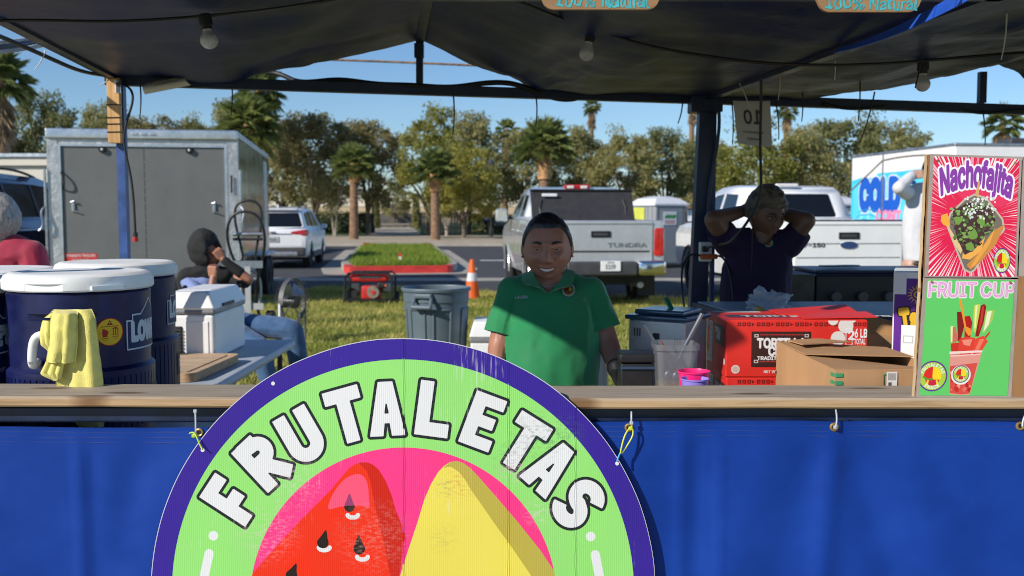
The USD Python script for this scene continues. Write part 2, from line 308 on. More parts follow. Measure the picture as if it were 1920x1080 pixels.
M('amber', (.8, .25, .03), .3)
M('trailer_grey', (.135, .14, .14), .5, var=.06, vs=2.5, bump=.06, bs=30.)
M('trailer_side', (.17, .18, .19), .15, metal=.8, var=.12, vs=2.)
M('cream_wall', (.62, .58, .48), .8, var=.08, vs=.8)
M('tan_wall', (.50, .38, .24), .85, var=.08, vs=.5)
M('pale_wall', (.74, .66, .54), .85, var=.06, vs=.5)
M('bark', (.15, .115, .085), .9, var=.35, vs=5., bump=.9, bs=14., bd=.03, stretch=(1, 1, .3))
M('pale_bark', (.36, .30, .25), .9, var=.3, vs=5., bump=.6, bs=14., bd=.02, stretch=(1, 1, .3))
M('palm_bark', (.22, .13, .075), .9, var=.45, vs=7., bump=1., bs=10., bd=.04, stretch=(1, 1, 1.4))
M('palm_boot', (.42, .23, .10), .9, var=.4, vs=7., bump=1., bs=9., bd=.04)
M('palm_dead', (.30, .21, .12), .9, var=.35, vs=4.)
leafmat('oak_leaf', (.17, .185, .065), (.44, .42, .185), 1.1, .5)
leafmat('oak_leaf_bright', (.17, .19, .04), (.42, .41, .10), 1.0, .5)
leafmat('oak_leaf_brown', (.19, .18, .075), (.43, .385, .19), 1.2, .5)
leafmat('palm_leaf', (.10, .15, .04), (.30, .34, .11), 2.2, .4)
leafmat('grass_blade', (.29, .35, .06), (.66, .61, .21), 1.2, .5)
leafmat('island_blade', (.18, .29, .035), (.36, .44, .07), 1.0, .45)
woodmat('plank_wood', (.35, .295, .235), (.48, .32, .18), sc=(3.2, 75., 75.), dark=.30, knots=(1.9, 7.5, 1.))
woodmat('sign_wood', (.34, .20, .10), (.34, .20, .10), sc=(3., 30., 18.))
woodmat('board_wood', (.33, .17, .075), (.33, .17, .075), sc=(30., 30., 3.), dark=.6)
woodmat('raw_edge', (.55, .40, .24), (.55, .40, .24), sc=(30., 30., 3.), dark=.7)
woodmat('post_wood', (.62, .36, .15), (.62, .36, .15), sc=(45., 45., 3.), dark=.75)
woodmat('cutting_wood', (.56, .40, .26), (.50, .33, .19), sc=(5., 40., 40.), dark=.6)
woodmat('fence_wood', (.30, .27, .23), (.30, .27, .23), sc=(20., 20., 1.5))
_q = lambda x, y: at(x, y, 2.53)
printmat('sign_print', .42, scratch=.45, flute=.30, smudges=[(_q(1005, 822), .085, (.05, .14, .08), .62), (_q(955, 862), .06, (.08, .16, .10), .5), (_q(1060, 815), .06, (.08, .18, .10), .45), (_q(858, 912), .06, (.66, .24, .08), .75), (_q(832, 916), .03, (.2, .3, .2), .8), (_q(655, 985), .035, (.25, .06, .04), .9), (_q(545, 900), .10, (.72, .55, .58), .45), (_q(500, 1000), .10, (.75, .5, .55), .5), (_q(700, 1010), .12, (.70, .45, .40), .35), (_q(960, 880), .05, (.75, .5, .6), .7), (_q(830, 1010), .05, (.35, .33, .12), .5), (_q(1010, 960), .05, (.72, .55, .6), .6)])
printmat('poster_print', .22, coat=.3)
printmat('label_print', .45)
printmat('cooler_print', .5)
# ======================================================================= ground, roads, buildings far off
def flat_poly(pts, z, seg=None):
    g = Polygon(pts).buffer(0); v, f = flat2d(g, seg)
    return face_to(trimesh.Trimesh(np.c_[v, np.full(len(v), z)], f, process=False), (0, 0, 1))
def W(*px): return [tuple(gnd(x, y)) for x, y in px]
struct('ground', flat_poly([(-700, -60), (700, -60), (700, 1500), (-700, 1500)], -0.03), 'far_grass')
struct('parking_lot', flat_poly([(-120, 4), (120, 4), (120, 47), (-120, 47)], -0.012), 'asphalt')
LAWN_EDGE = W((-900, 578), (-300, 566), (515, 558), (575, 548), (640, 537), (700, 534), (760, 535), (860, 546), (1000, 562), (1250, 565), (1700, 567), (2600, 574))
lawn_poly = Polygon([(-40, -8)] + LAWN_EDGE + [(40, -8)]).buffer(0)
struct('lawn', flat_poly(list(lawn_poly.exterior.coords), 0.0, 1.0), 'soil_grass')
struct('gutter_strip', flat_poly([(-60, 22.4), (60, 22.0), (60, 23.0), (-60, 23.5)], -0.006), 'concrete')
# raised pavement beyond the road and the verge behind it
pav = Polygon([(-90, 46.7), (90, 46.2), (90, 62), (-90, 62)])
struct('pavement', ext(pav, .16, -.04), 'sidewalk_stone')
struct('kerb', ext(Polygon([(-90, 46.3), (90, 45.8), (90, 46.15), (-90, 46.65)]), .155, -.04), 'concrete')
struct('verge', flat_poly([(-160, 62.0), (160, 62.0), (160, 260), (-160, 260)], .10), 'far_grass')
struct('footpath', flat_poly(W((688, 446), (792, 446), (774, 428), (706, 428)), .126), 'sidewalk_stone')
struct('parking_line', flat_poly([tuple(gnd(900, 487.2)), tuple(gnd(1500, 487.2)), tuple(gnd(1500, 488.6)), tuple(gnd(900, 488.6))], -.005), 'line_paint')
# island with a red painted kerb
isl = Polygon(W((648, 513), (846, 511), (858, 504), (817, 469), (672, 469), (640, 503))).buffer(-.15).buffer(.3).buffer(-.15)
t = thing('island_kerb', 'grassed traffic island edged with a red painted kerb', 'traffic island', (*isl.centroid.coords[0], 0))
ring = isl.difference(isl.buffer(-.22)); y0 = isl.bounds[1]
front = ring.intersection(sbox(-50, 0, 50, y0 + 1.1)); back = ring.difference(sbox(-50, 0, 50, y0 + 1.1))
part(t, 'painted_kerb', ext(front, .185, -.01), 'red_paint', world=True, label='red painted front kerb')
part(t, 'kerb_stone', ext(back, .18, -.01), 'concrete', world=True)
part(t, 'soil', ext(isl.buffer(-.2), .15, -.01), 'far_grass', world=True)
struct('gutter_apron', flat_poly(list(isl.buffer(.55).exterior.coords), -.004), 'concrete')
for k, (a, b, c, d) in enumerate([((682, 461), (712, 463), (704, 457), (681, 456)), ((786, 463), (810, 460), (806, 456), (790, 458))]):
    h = [np.array([*gnd(*p, .12), z]) for p, z in ((a, .12), (b, .02), (c, .125), (d, .16))]
    v = np.array(h + [q * [1, 1, 0] + [0, 0, -.02] for q in h])
    m = trimesh.convex.convex_hull(v)
    obj('kerb_flare', m, 'red_paint', ['red painted ramp flare left of the far footpath', 'red painted ramp flare right of the far footpath'][k], 'kerb')

# far pale building behind the trees
t = thing('long_building', 'long low pale building far behind the trees', 'building', (-30, 150, .1))
part(t, 'lower_wall', bx(-130, 30, 150, 170, .05, 2.55), 'tan_wall', world=True); part(t, 'upper_wall', bx(-130.02, 30.02, 149.9, 170, 2.553, 3.85), 'pale_wall', world=True)
part(t, 'coping', bx(-130.1, 30.1, 149.7, 170.1, 3.853, 4.0), 'pale_wall', world=True)
# cream building at the left
L0, L1, LD = -34.0, -11.5, 30.0
t = thing('cream_building', 'cream flat roofed building behind the dark van at left', 'building', (-20, LD, 0))
ztop = 1.5 + 108 / F * LD
part(t, 'wall', bx(L0, L1, LD, LD + 9, -.02, ztop - .32), 'cream_wall', world=True)
part(t, 'roof_trim', bx(L0 - .05, L1 + .05, LD - .12, LD + 9, ztop - .31, ztop - .06), 'cream_wall', world=True)
part(t, 'roof_cap', bx(L0 - .1, L1 + .1, LD - .2, LD + 9, ztop - .057, ztop + .04), 'aluminium', world=True)
for k in range(5): part(t, 'pilaster', bx(L1 - 1.4 - k * 4.2, L1 - 1.05 - k * 4.2, LD - .06, LD, 0, ztop - .33), 'cream_wall', world=True)
# wooden fence, one board at a time
t = thing('wooden_fence', 'weathered grey wooden shadowbox fence beside the palm trunk', 'fence', (-4.5, 66, .1))
fx0, fx1 = (788 - 960) / F * 66, (876 - 960) / F * 66
for z in (.5, 1.2): part(t, 'rail', bx(fx0, fx1, 66.0, 66.05, z, z + .09), 'fence_wood', world=True)
nb = 17
for k in range(nb):
    x = fx0 + (fx1 - fx0) * (k + .5) / nb; o = -.03 if k % 2 else .06
    part(t, 'board', bx(x - .075, x + .075, 66 + o, 66 + o + .022, .1, 1.58 + .03 * rnd.random()), 'fence_wood', world=True)
# dark arched monument at the end of the footpath
t = thing('monument', 'dark arched memorial wall with round opening at the footpath end', 'monument', (-11.8, 100, .1))
sc = 100 / F
mp = [(706, 428), (706, 402), (716, 401), (727, 396), (733, 388), (741, 385), (749, 388), (755, 396), (766, 401), (777, 402), (777, 428)]
g = Polygon([((x - 960) * sc, 1.5 + (400 - y) * sc) for x, y in mp]).buffer(.05); g = g.difference(Point((741 - 960) * sc, 1.5 + 4 * sc).buffer(.22))
M('dark_stone', (.10, .09, .08), .8, var=.5, vs=1.2, bump=.5, bs=20.); M('bench_stone', (.2, .18, .15), .8, var=.2)
part(t, 'wall', emesh(g, .5, 'xz', 100.0), 'dark_stone', world=True)
part(t, 'bench', bx((712 - 960) * sc, (772 - 960) * sc, 98.6, 99.2, .35, .5), 'bench_stone', world=True); 
for xx in (716, 768): part(t, 'bench_leg', bx((xx - 2 - 960) * sc, (xx + 2 - 960) * sc, 98.7, 99.1, .1, .348), 'bench_stone', world=True)
# lamps, small signs and a cabinet on the verge
def lamp_post(px, D, ytop, label):
    x = (px - 960) / F * D; H = 1.5 + (400 - ytop) / F * D
    t = thing('street_lamp', label, 'street lamp', (x, D, .1))
    part(t, 'pole', lathe([(0, 0), (.14, 0), (.14, .5), (.075, .6), (.06, H - .75), (0, H - .75)], 12), 'black_steel', 40)
    part(t, 'lamp_head', lathe([(0, H - .75), (.09, H - .74), (.2, H - .35), (.22, H - .3), (.12, H - .14), (.03, H - .1), (0, H)], 14), 'grey_trim', 40)
lamp_post(921, 60, 300, 'tall dark street lamp left of the silver pickup'); lamp_post(700, 72, 352, 'thin dark street lamp beside the footpath')
t = thing('bollard_light', 'short dark bollard on the verge by the third palm trunk', 'bollard', (*gnd(690, 440), .1))
part(t, 'post', lathe([(0, 0), (.22, 0), (.22, .7), (.12, .75), (.1, 1.9), (0, 1.95)], 12), 'black_steel', 40)
t = thing('parking_sign', 'small blue parking sign on a post by the hedge', 'sign', (*gnd(914, 441), .1))
M('sign_blue', (.02, .06, .35), .4)
part(t, 'post', cyl((0, 0, 0), (0, 0, 1.6), .05), 'black_steel'); part(t, 'sign_plate', bx(-.28, .28, -.08, -.05, .9, 1.55), 'sign_blue'); part(t, 'white_symbol', cyl((-.06, -.082, 1.1), (-.06, -.1, 1.1), .16, 20), 'white_plastic')
t = thing('utility_cabinet', 'grey green utility cabinet tilted toward the silver pickup', 'cabinet', (*gnd(937, 440), .1))
M('cabinet_green', (.16, .2, .19), .5); part(t, 'cabinet_body', rbox((0, 0, .95), (.75, .5, .85), .05), 'cabinet_green', 30); part(t, 'post', bx(-.08, .08, -.08, .08, 0, .55), 'black_steel')

# ======================================================================= foliage
def leaves(c, size, seed, droop=0.0, aspect=.55):
    """small folded leaf faces at the centres c"""
    r = np.random.RandomState(seed); n = len(c)
    a = r.normal(size=(n, 3)); a[:, 2] -= droop; a /= np.linalg.norm(a, axis=1, keepdims=True)
    b = r.normal(size=(n, 3)); b -= a * (a * b).sum(1, keepdims=True); b /= np.linalg.norm(b, axis=1, keepdims=True)
    s = size * (.6 + .8 * r.rand(n, 1))
    v = np.stack([c - a * s * .5, c + b * s * aspect * .5, c + a * s * .5, c - b * s * aspect * .5], 1).reshape(-1, 3)
    i = np.arange(n)[:, None] * 4; return trimesh.Trimesh(v, np.vstack([i + [0, 1, 2], i + [0, 2, 3]]), process=False)
def crown_points(n, seed, rx, rz, zc, nclump=70, crad=.75):
    r = np.random.RandomState(seed); out = []
    d = r.normal(size=(nclump, 3)); d /= np.linalg.norm(d, axis=1, keepdims=True); d[:, 2] = np.where(d[:, 2] < -.8, -d[:, 2], d[:, 2])
    rad = (.45 + .55 * r.rand(nclump) ** .5) * (.78 + .5 * noise(d * 2.1 + seed, seed))
    cc = d * rad[:, None] * [rx, rx, rz] + [0, 0, zc]
    k = r.randint(0, nclump, n); q = np.tanh(r.normal(size=(n, 3)) * .75) * 1.25 * crad * (.4 + .5 * r.rand(n, 1)) * np.array([1, 1, .7]) * (.6 + .7 * r.rand(nclump))[k][:, None]
    return cc[k] + q, cc
def oak_proto(name, leaf, bark, seed, n=13000, size=.21, th=2.0):
    k = klass(name); r = np.random.RandomState(seed)
    p, cc = crown_points(n, seed, 3.0, 2.85, 4.25)
    limbs = [tube(spline([(0, 0, -.1), (.06, .03, .8), (.0, .1, th)], 8), .2, 9, r_end=.14)]
    for j in r.permutation(len(cc))[:11]:
        e = cc[j]; m = np.array([e[0] * .35, e[1] * .35, th + (e[2] - th) * .45]) + r.normal(size=3) * .15
        limbs.append(tube(spline([(0, .08, th - .5 - .3 * r.rand()), m, e], 8), .095, 6, r_end=.02))
    part(k, 'trunk', limbs, bark, True); part(k, 'crown', leaves(p, size, seed), leaf, kind=None); return k
OAKS = [oak_proto('oak_a', 'oak_leaf', 'bark', 3), oak_proto('oak_b', 'oak_leaf', 'bark', 11), oak_proto('oak_brown', 'oak_leaf_brown', 'bark', 23), oak_proto('oak_bright', 'oak_leaf_bright', 'bark', 31)]
def slim_proto():
    k = klass('slim_tree'); r = np.random.RandomState(5); limbs, tips = [], []
    for s in range(4):
        a = s * 1.7 + .4; e = np.array([math.cos(a) * 1.1, math.sin(a) * 1.1, 3.9 + .5 * r.rand()]); pth = spline([(0.06 * math.cos(a), .06 * math.sin(a), -.1), (.2 * math.cos(a), .2 * math.sin(a), 1.3), e * [.6, .6, .75], e], 10); limbs.append(tube(pth, .085, 7, r_end=.02))
        for q in range(4):
            b = pth[4 + q] ; e2 = b + r.normal(size=3) * [.7, .7, .3] + [0, 0, .9]; limbs.append(tube([b, (b + e2) / 2 + [0, 0, .1], e2], .03, 5, r_end=.008)); tips.append(e2)
        tips.append(e)
    part(k, 'trunk', limbs, 'pale_bark', True)
    tips = np.array(tips); c = tips[r.randint(0, len(tips), 2200)] + r.normal(size=(2200, 3)) * .38
    part(k, 'crown', leaves(c, .17, 8), 'oak_leaf'); return k
SLIM = slim_proto()
TREES = [  # px, distance, top y, width px, kind, label
 (-40, 44, 215, 230, 0, 'broad green oak behind the cream building at the far left'),
 (88, 46, 183, 150, 1, 'dark rounded oak right of the tall left palm'),
 (205, 62, 203, 150, 1, 'small dark oak crown behind the timber on the left post'),
 (290, 66, 214, 170, 2, 'olive oak crown above the middle of the grey trailer'),
 (372, 70, 226, 120, 0, 'low dark oak crown above the trailer right corner'),
 (455, 74, 188, 150, 0, 'dark oak among palm fronds right of the trailer top'),
 (530, 66, 232, 160, 0, 'dark green oak directly right of the trailer side'),
 (592, 62, 208, 190, 2, 'brownish oak behind the white SUV'),
 (690, 64, 222, 150, 2, 'brownish oak with wispy top right of the short palm'),
 (806, 62, 214, 150, 3, 'yellow green oak right of the footpath gap'),
 (880, 68, 220, 150, 1, 'grey green oak behind the street lamp'),
 (870, 56, 288, 150, 3, 'low yellow green oak above the wooden fence'),
 (985, 70, 240, 150, 0, 'dark oak behind the stocky palm'),
 (1085, 72, 246, 150, 1, 'grey green oak above the silver pickup roof'),
 (1168, 70, 252, 150, 0, 'olive oak above the portable toilet'),
 (1245, 74, 248, 150, 1, 'olive oak left of the middle post'),
 (1330, 84, 262, 150, 0, 'distant dark oak behind the middle post'),
 (1405, 48, 236, 180, 3, 'bright green oak behind the number sheet'),
 (1500, 50, 246, 170, 1, 'dense olive oak above the white pickup cab'),
 (1575, 56, 222, 200, 0, 'wide oak with bare twigs above the white pickup'),
 (1668, 64, 236, 170, 1, 'olive oak left of the white trailer roof'),
 (740, 100, 338, 60, 0, 'small dark tree over the memorial arch')]
for px, D, ty, wpx, kd, lab in TREES:
    H = 1.5 + (400 - ty) / F * D; s = H / 7.35; sx = wpx / F * D / 6.6
    copy(OAKS[kd], 'oak_tree', lab, 'tree', ((px - 960) / F * D, D, 0), rnd.random() * 6.28, (sx, sx, s), group='oaks beyond the road')
for px, D, ty, lab in [(628, 60, 322, 'pale barked slender tree right of the white SUV'), (838, 62, 330, 'slender leaning tree in front of the wooden fence'), (890, 78, 335, 'small slender tree behind the hedge near the lamp')]:
    H = 1.5 + (400 - ty) / F * D; copy(SLIM, 'slender_tree', lab, 'tree', ((px - 960) / F * D, D, .05), rnd.random() * 6, H / 4.9)
def cypress(px, D, ty, wpx, label):
    H = 1.4 + (400 - ty) / F * D; x = (px - 960) / F * D; w = wpx / F * D / 2
    t = thing('cypress', label, 'shrub', (x, D, .1)); r = np.random.RandomState(int(px))
    z = r.rand(2600) * H; rad = w * np.sqrt(r.rand(2600)) * np.clip(1.15 - z / H, .15, 1) ** .5; a = r.rand(2600) * 6.28
    part(t, 'foliage', leaves(np.c_[rad * np.cos(a), rad * np.sin(a), z], .3, 4), 'oak_leaf'); part(t, 'stem', tube([(0, 0, -.1), (0, 0, H * .8)], .08), 'bark')
cypress(705, 92, 362, 16, 'dark columnar shrub left of the memorial'); cypress(781, 92, 366, 16, 'dark columnar shrub right of the memorial')
def hedge(x0, x1, D, h, label):
    a, b = (x0 - 960) / F * D, (x1 - 960) / F * D; t = thing('hedge', label, 'hedge', ((a + b) / 2, D, .1)); L = b - a; r = np.random.RandomState(int(x0)); n = int(1500 * L / 4)
    part(t, 'core', bx(-L / 2 + .1, L / 2 - .1, -.4, .4, 0, h - .15), 'hedge_leaf')
    c = np.c_[(r.rand(n) - .5) * L, (r.rand(n) - .5) * 1.1, r.rand(n) * h]; part(t, 'foliage', leaves(c, .2, 6), 'oak_leaf')
hedge(508, 700, 72, 1.55, 'clipped dark hedge behind the white SUV'); hedge(868, 968, 72, 1.3, 'clipped dark hedge left of the silver pickup')

def fan_palm(px, D, ybase, ycrown, rpx, trunk_r, label, skirt=0.0, nf=34, boot=1.3, seed=1, lo=-50, ground=0.0, up=False):
    x = (px - 960) / F * D; zc = 1.5 + (400 - ycrown) / F * D; R = rpx / F * D; r = np.random.RandomState(seed)
    t = thing('palm_tree', label, 'palm tree', (x, D, ground)); zc -= ground; V, Fc, n = [], [], 0
    lean = r.normal(size=2) * .12
    tr = spline([(0, 0, -.15), (lean[0] * .5, lean[1] * .5, zc * .5), (lean[0], lean[1], zc - R * .15)], 22); rad = trunk_r * (1.18 - .3 * np.linspace(0, 1, 22)); 
    nb = max(4, int(22 * min(boot / max(zc, .1), .8))) if boot else 0
    cut = 22 - nb if nb else 22
    m = tube(tr[:cut + 1] if nb else tr, rad[:cut + 1] if nb else rad, 12); part(t, 'trunk', m, 'palm_bark', True)
    if nb:
        bm = tube(tr[cut:], rad[cut:] * 1.32, 14); bm.vertices += (fbm(bm.vertices * 9, 3, seed)[:, None] - .5) * .12 * [1, 1, .4]; part(t, 'boot', bm, 'palm_boot', 40, label='orange brown leaf bases')
    top = tr[-1]; 
    def fan(base, az, el, L, droop, nl=26, spread=1.75, blade=.55):
        nonlocal V, Fc, n
        d = np.array([math.cos(az) * math.cos(el), math.sin(az) * math.cos(el), math.sin(el)]); side = np.cross(d, [0, 0, 1.0]); side /= max(np.linalg.norm(side), 1e-6); upv = np.cross(side, d)
        hub = base + d * L * (1 - blade) + np.array([0, 0, -droop * .25 * L]); w = .016 * L + .008
        V.append(np.array([base - side * w, base + side * w, hub + side * w * .7, hub - side * w * .7])); Fc.append(np.array([[0, 1, 2], [0, 2, 3]]) + n); n += 4
        for k in range(nl):
            a = (k / (nl - 1) - .5) * 2 * spread; q = d * math.cos(a) + side * math.sin(a) + upv * .12 * math.cos(a) * (r.rand() - .2)
            ln = L * blade * (.78 + .22 * math.cos(a)) * (.85 + .3 * r.rand()); wv = np.cross(q, upv); wv /= max(np.linalg.norm(wv), 1e-6); ww = ln * .045
            mid = hub + q * ln * .55; tip = hub + q * ln + np.array([0, 0, -droop * ln * (.35 + .5 * r.rand())])
            V.append(np.array([hub, mid - wv * ww, tip, mid + wv * ww])); Fc.append(np.array([[0, 1, 2], [0, 2, 3]]) + n); n += 4
    for k in range(nf):
        el = math.radians(lo + (88 - lo) * ((k + .5) / nf) ** (.75 if up else 1.0)); fan(top, k * 2.399 + r.rand() * .5, el, R * (.85 + .3 * r.rand()), .55 if el < .6 else .3)
    part(t, 'crown', trimesh.Trimesh(np.vstack(V), np.vstack(Fc), process=False), 'palm_leaf')
    if skirt:
        V, Fc, n = [], [], 0
        for k in range(int(26 + 20 * skirt)): fan(top - [0, 0, r.rand() * skirt], k * 2.399, math.radians(-78 + 18 * r.rand()), R * (.7 + .3 * r.rand()), .4, 10, 1.0, .55)
        part(t, 'dead_skirt', trimesh.Trimesh(np.vstack(V), np.vstack(Fc), process=False), 'palm_dead', label='hanging dry brown fronds')
fan_palm(14, 36, 300, 138, 66, .26, 'tall palm with brown skirt at the far left edge', skirt=1.3, seed=2, boot=0, lo=-40)
fan_palm(483, 58, 400, 160, 52, .2, 'palm whose crown meets the tarp edge right of the trailer', seed=3, nf=40)
fan_palm(470, 56, 400, 222, 66, .2, 'bushy palm just above the trailer far corner', seed=4, nf=46, up=True)
fan_palm(664, 53.5, 446, 300, 48, .22, 'short palm with orange leaf bases left of the footpath', seed=5, nf=40, lo=-35, up=True)
fan_palm(817, 52, 448, 312, 52, .22, 'short palm beside the wooden fence', seed=6, nf=34, lo=-30, up=True)
fan_palm(946, 78, 420, 240, 27, .22, 'slim palm with brown skirt behind the street lamp', skirt=1.0, seed=7, boot=0, nf=26)
fan_palm(1020, 46, 440, 262, 62, .24, 'stocky palm behind the silver pickup cab', seed=8, nf=46, lo=-30, boot=1.9, up=True)
fan_palm(1108, 100, 430, 197, 19, .22, 'very tall thin palm above the oaks', skirt=1.6, seed=9, boot=0, nf=26)
fan_palm(1292, 100, 430, 176, 22, .26, 'very tall thin palm left of the middle post', skirt=2.2, seed=10, boot=0, nf=22)
fan_palm(1466, 90, 430, 203, 24, .24, 'tall palm right of the number sheet', skirt=1.2, seed=11, boot=0, nf=24)
fan_palm(1869, 62, 430, 224, 42, .2, 'tall palm above the white trailer', skirt=.5, seed=12, boot=0, nf=24, lo=-35)

# ======================================================================= grass blades (uncountable)
def tuft_proto(k, mat_, h, seed):
    r = np.random.RandomState(seed); V, Fc, n = [], [], 0
    for i in range(9):
        p = np.array([*r.normal(size=2) * .05, -.005]); a = r.rand() * 6.28; d = np.array([math.cos(a), math.sin(a), 0]); s = np.array([-d[1], d[0], 0]); w = .0035 + .003 * r.rand(); L = h * (.6 + .6 * r.rand()); b = .25 + .5 * r.rand()
        V.append(np.array([p - s * w, p + s * w, p + d * L * b * .35 + [0, 0, L * .62] + s * w * .8, p + d * L * b * .35 + [0, 0, L * .62] - s * w * .8, p + d * L * b + [0, 0, L * .95]])); Fc.append(np.array([[0, 1, 2], [0, 2, 3], [3, 2, 4]]) + n); n += 5
    m = trimesh.Trimesh(np.vstack(V), np.vstack(Fc), process=False); return usdkit.mesh(stage, k, m, MAT[mat_])
def instancer(name, label, cat, protos, pts, rot, sc, idx):
    path = '/World/' + name; pi = UsdGeom.PointInstancer.Define(stage, path); custom(pi.GetPrim(), label=label, cat=cat, kind='stuff')
    rel = pi.CreatePrototypesRel()
    for i, (mt, h, sd) in enumerate(protos): tuft_proto(f'{path}/tuft_{i:03d}' if i else f'{path}/tuft', mt, h, sd); rel.AddTarget(f'{path}/tuft_{i:03d}' if i else f'{path}/tuft')
    pi.CreatePositionsAttr(Vt.Vec3fArray.FromNumpy(pts.astype(np.float32))); pi.CreateProtoIndicesAttr(Vt.IntArray.FromNumpy(idx.astype(np.int32)))
    q = [Gf.Quath(float(math.cos(a / 2)), 0., 0., float(math.sin(a / 2))) for a in rot]; pi.CreateOrientationsAttr(Vt.QuathArray(q))
    pi.CreateScalesAttr(Vt.Vec3fArray.FromNumpy(np.repeat(sc[:, None], 3, 1).astype(np.float32)))
gr = np.random.RandomState(12)
yy = 5.0 + (19.5 - 5.0) * gr.rand(95000) ** .8; xx = (gr.rand(95000) * 1.02 - .46) * yy * .95
pts = np.c_[xx, yy, np.zeros(len(xx))]; patch = fbm(np.c_[xx * .7, yy * .45, yy * 0], 4, 3)
keep = shapely.contains_xy(lawn_poly, xx, yy) & (patch > .27 + .10 * gr.rand(len(xx))); pts = pts[keep]
sc = (.75 + .7 * gr.rand(len(pts))) * np.clip(.55 + patch[keep], .6, 1.35)
instancer('grass', 'rough green and straw coloured grass of the lawn', 'grass', [('grass_blade', .065, 1), ('grass_blade', .085, 2), ('grass_blade', .05, 3)], pts, gr.rand(len(pts)) * 6.28, sc, gr.randint(0, 3, len(pts)))
b = isl.buffer(-.3).bounds; n = 9000; xx = b[0] + (b[2] - b[0]) * gr.rand(n); yy = b[1] + (b[3] - b[1]) * gr.rand(n); k = shapely.contains_xy(isl.buffer(-.28), xx, yy); pts = np.c_[xx, yy, np.full(n, .14)][k]
instancer('island_grass', 'bright green grass on the traffic island', 'grass', [('island_blade', .12, 5), ('island_blade', .15, 6)], pts, gr.rand(len(pts)) * 6.28, .8 + .7 * gr.rand(len(pts)), gr.randint(0, 2, len(pts)))
x, y = gnd(750, 494, .14); t = thing('marker_stake', 'small white and red marker stake in the island grass', 'marker', (x, y, .13))
part(t, 'stake', bx(-.035, .035, -.01, .01, 0, .2), 'white_plastic'); part(t, 'flag_tip', bx(-.04, .04, -.012, .012, .2, .3), 'red_paint')
# ======================================================================= the stall: counter, frame, tarps
PD = 2.55
def plank(name, x0, x1, tilt, label, seed):
    n = 40; X = np.linspace(x0, x1, n); z0, z1 = .995, 1.0225
    prof = [(PD + .004, z0), (PD, z0 + .005), (PD, z1 - .006), (PD + .006, z1), (PD + .192, z1), (PD + .197, z1 - .006), (PD + .197, z0)]
    P = np.array([[(x, y, z + tilt * (x - x1) + .0025 * (noise(np.array([x * 3., seed, 0])) - .5)) for x in X] for y, z in prof + prof[:1]])
    m = sheet(P); e = []
    for k, s in ((0, 1), (n - 1, -1)):
        v = P[:-1, k]; f = np.array([[0, i, i + 1] for i in range(1, len(v) - 1)]); e.append(trimesh.Trimesh(v, f[:, ::-s], process=False))
    m = trimesh.util.concatenate([m] + e); trimesh.repair.fix_normals(m)
    obj(name, m, 'plank_wood', label, 'plank', 30)
plank('counter_plank', -2.1, -.30, -.004, 'weathered counter plank left of the round sign under the coolers', 1.)
plank('counter_plank', -.296, 2.3, 0., 'weathered counter plank right of the round sign under the menu board', 2.)
# frame of the stall
LB, MB_, AB = at(222, 150, 4.86), at(1325, 186, 5.18), at(787, 166, 5.03); RB = at(2380, 222, 5.5); AB2 = at(1840, 202, 5.33); VF = np.array([.36, -2.83, 0.])
fr = thing('stall_frame', 'dark blue steel frame of the food stall with posts and beams', 'stall frame', (LB[0], LB[1], 0))
part(fr, 'front_rail', rbox((.1, PD + .06, .9715), (5.2, .045, .042), .006), 'navy_steel', 30, world=True)
def sq(a, b, w, name, m='navy_steel', label=None): 
    a, b = np.asarray(a, float), np.asarray(b, float); d = b - a; L = np.linalg.norm(d); mm = trimesh.creation.box((w, w, L)); 
    R = trimesh.geometry.align_vectors([0, 0, 1], d / L); mm.apply_transform(R); mm.apply_translation((a + b) / 2); part(fr, name, mm, m, world=True, label=label)
pz = at(225, 150, 4.86)
sq((pz[0], 4.86, 0), (pz[0], 4.86, pz[2] + .02), .04, 'post', 'blue_steel', 'bright blue rear left post')
pm0, pm1 = at(1306, 600, 5.18), at(1326, 190, 5.18); dz = (pm1 - pm0) / (pm1[2] - pm0[2])
sq(pm0 - dz * pm0[2], pm1 + dz * .02, .085, 'post', label='dark blue rear middle post'); 
part(fr, 'post_bracket', rbox(at(1322, 196, 5.15), (.16, .12, .085), .006), 'navy_steel', 30, world=True)
part(fr, 'post_sleeve', box((pm0 * .45 + pm1 * .55) + [.052, -.01, 0], (.018, .05, 1.2)), 'blue_steel', world=True)
sq(LB - [.06, 0, 0], MB_, .05, 'beam'); sq(MB_ + [.03, 0.004, .0], RB, .05, 'beam'); 
sq(AB + [0, 0, .025], at(787, 70, 5.03), .034, 'king_post'); sq(at(786, 108, 5.02), at(786, 82, 5.02), .046, 'king_post_collar')
sq(AB2 + [0, 0, .025], at(1842, 135, 5.33), .036, 'king_post')
apex = at(787, 73, 5.03); sq(apex, apex + VF * .865 + [0, 0, .02], .04, 'ridge_pole'); apex2 = at(1850, 118, 5.3); sq(apex2, apex2 + VF * .84, .04, 'ridge_pole')
eL = at(215, 142, 4.86); sq(eL, eL + VF * .74 + [0, 0, .01], .045, 'eave_pole'); eM = at(1322, 182, 5.18); sq(eM, eM + VF * .865, .045, 'eave_pole')
f1 = eL + VF; f2 = eM + VF * .865; sq([-.25, f2[1], f2[2]], f2 + [2.2, 0, 0], .045, 'front_beam'); sq(eL + VF * .72, [-.25, f2[1], f2[2]], .045, 'front_beam'); q = apex + VF * .865; sq([q[0], q[1], f2[2]], q, .034, 'king_post')
sq((eL[0] + VF[0] * .72 - .02, eL[1] + VF[1] * .72, 0), (eL[0] + VF[0] * .72 - .02, eL[1] + VF[1] * .72, eL[2] - .02), .045, 'post'); sq((f2[0] + 2.2, f2[1], 0), (f2[0] + 2.2, f2[1], f2[2]), .045, 'post')
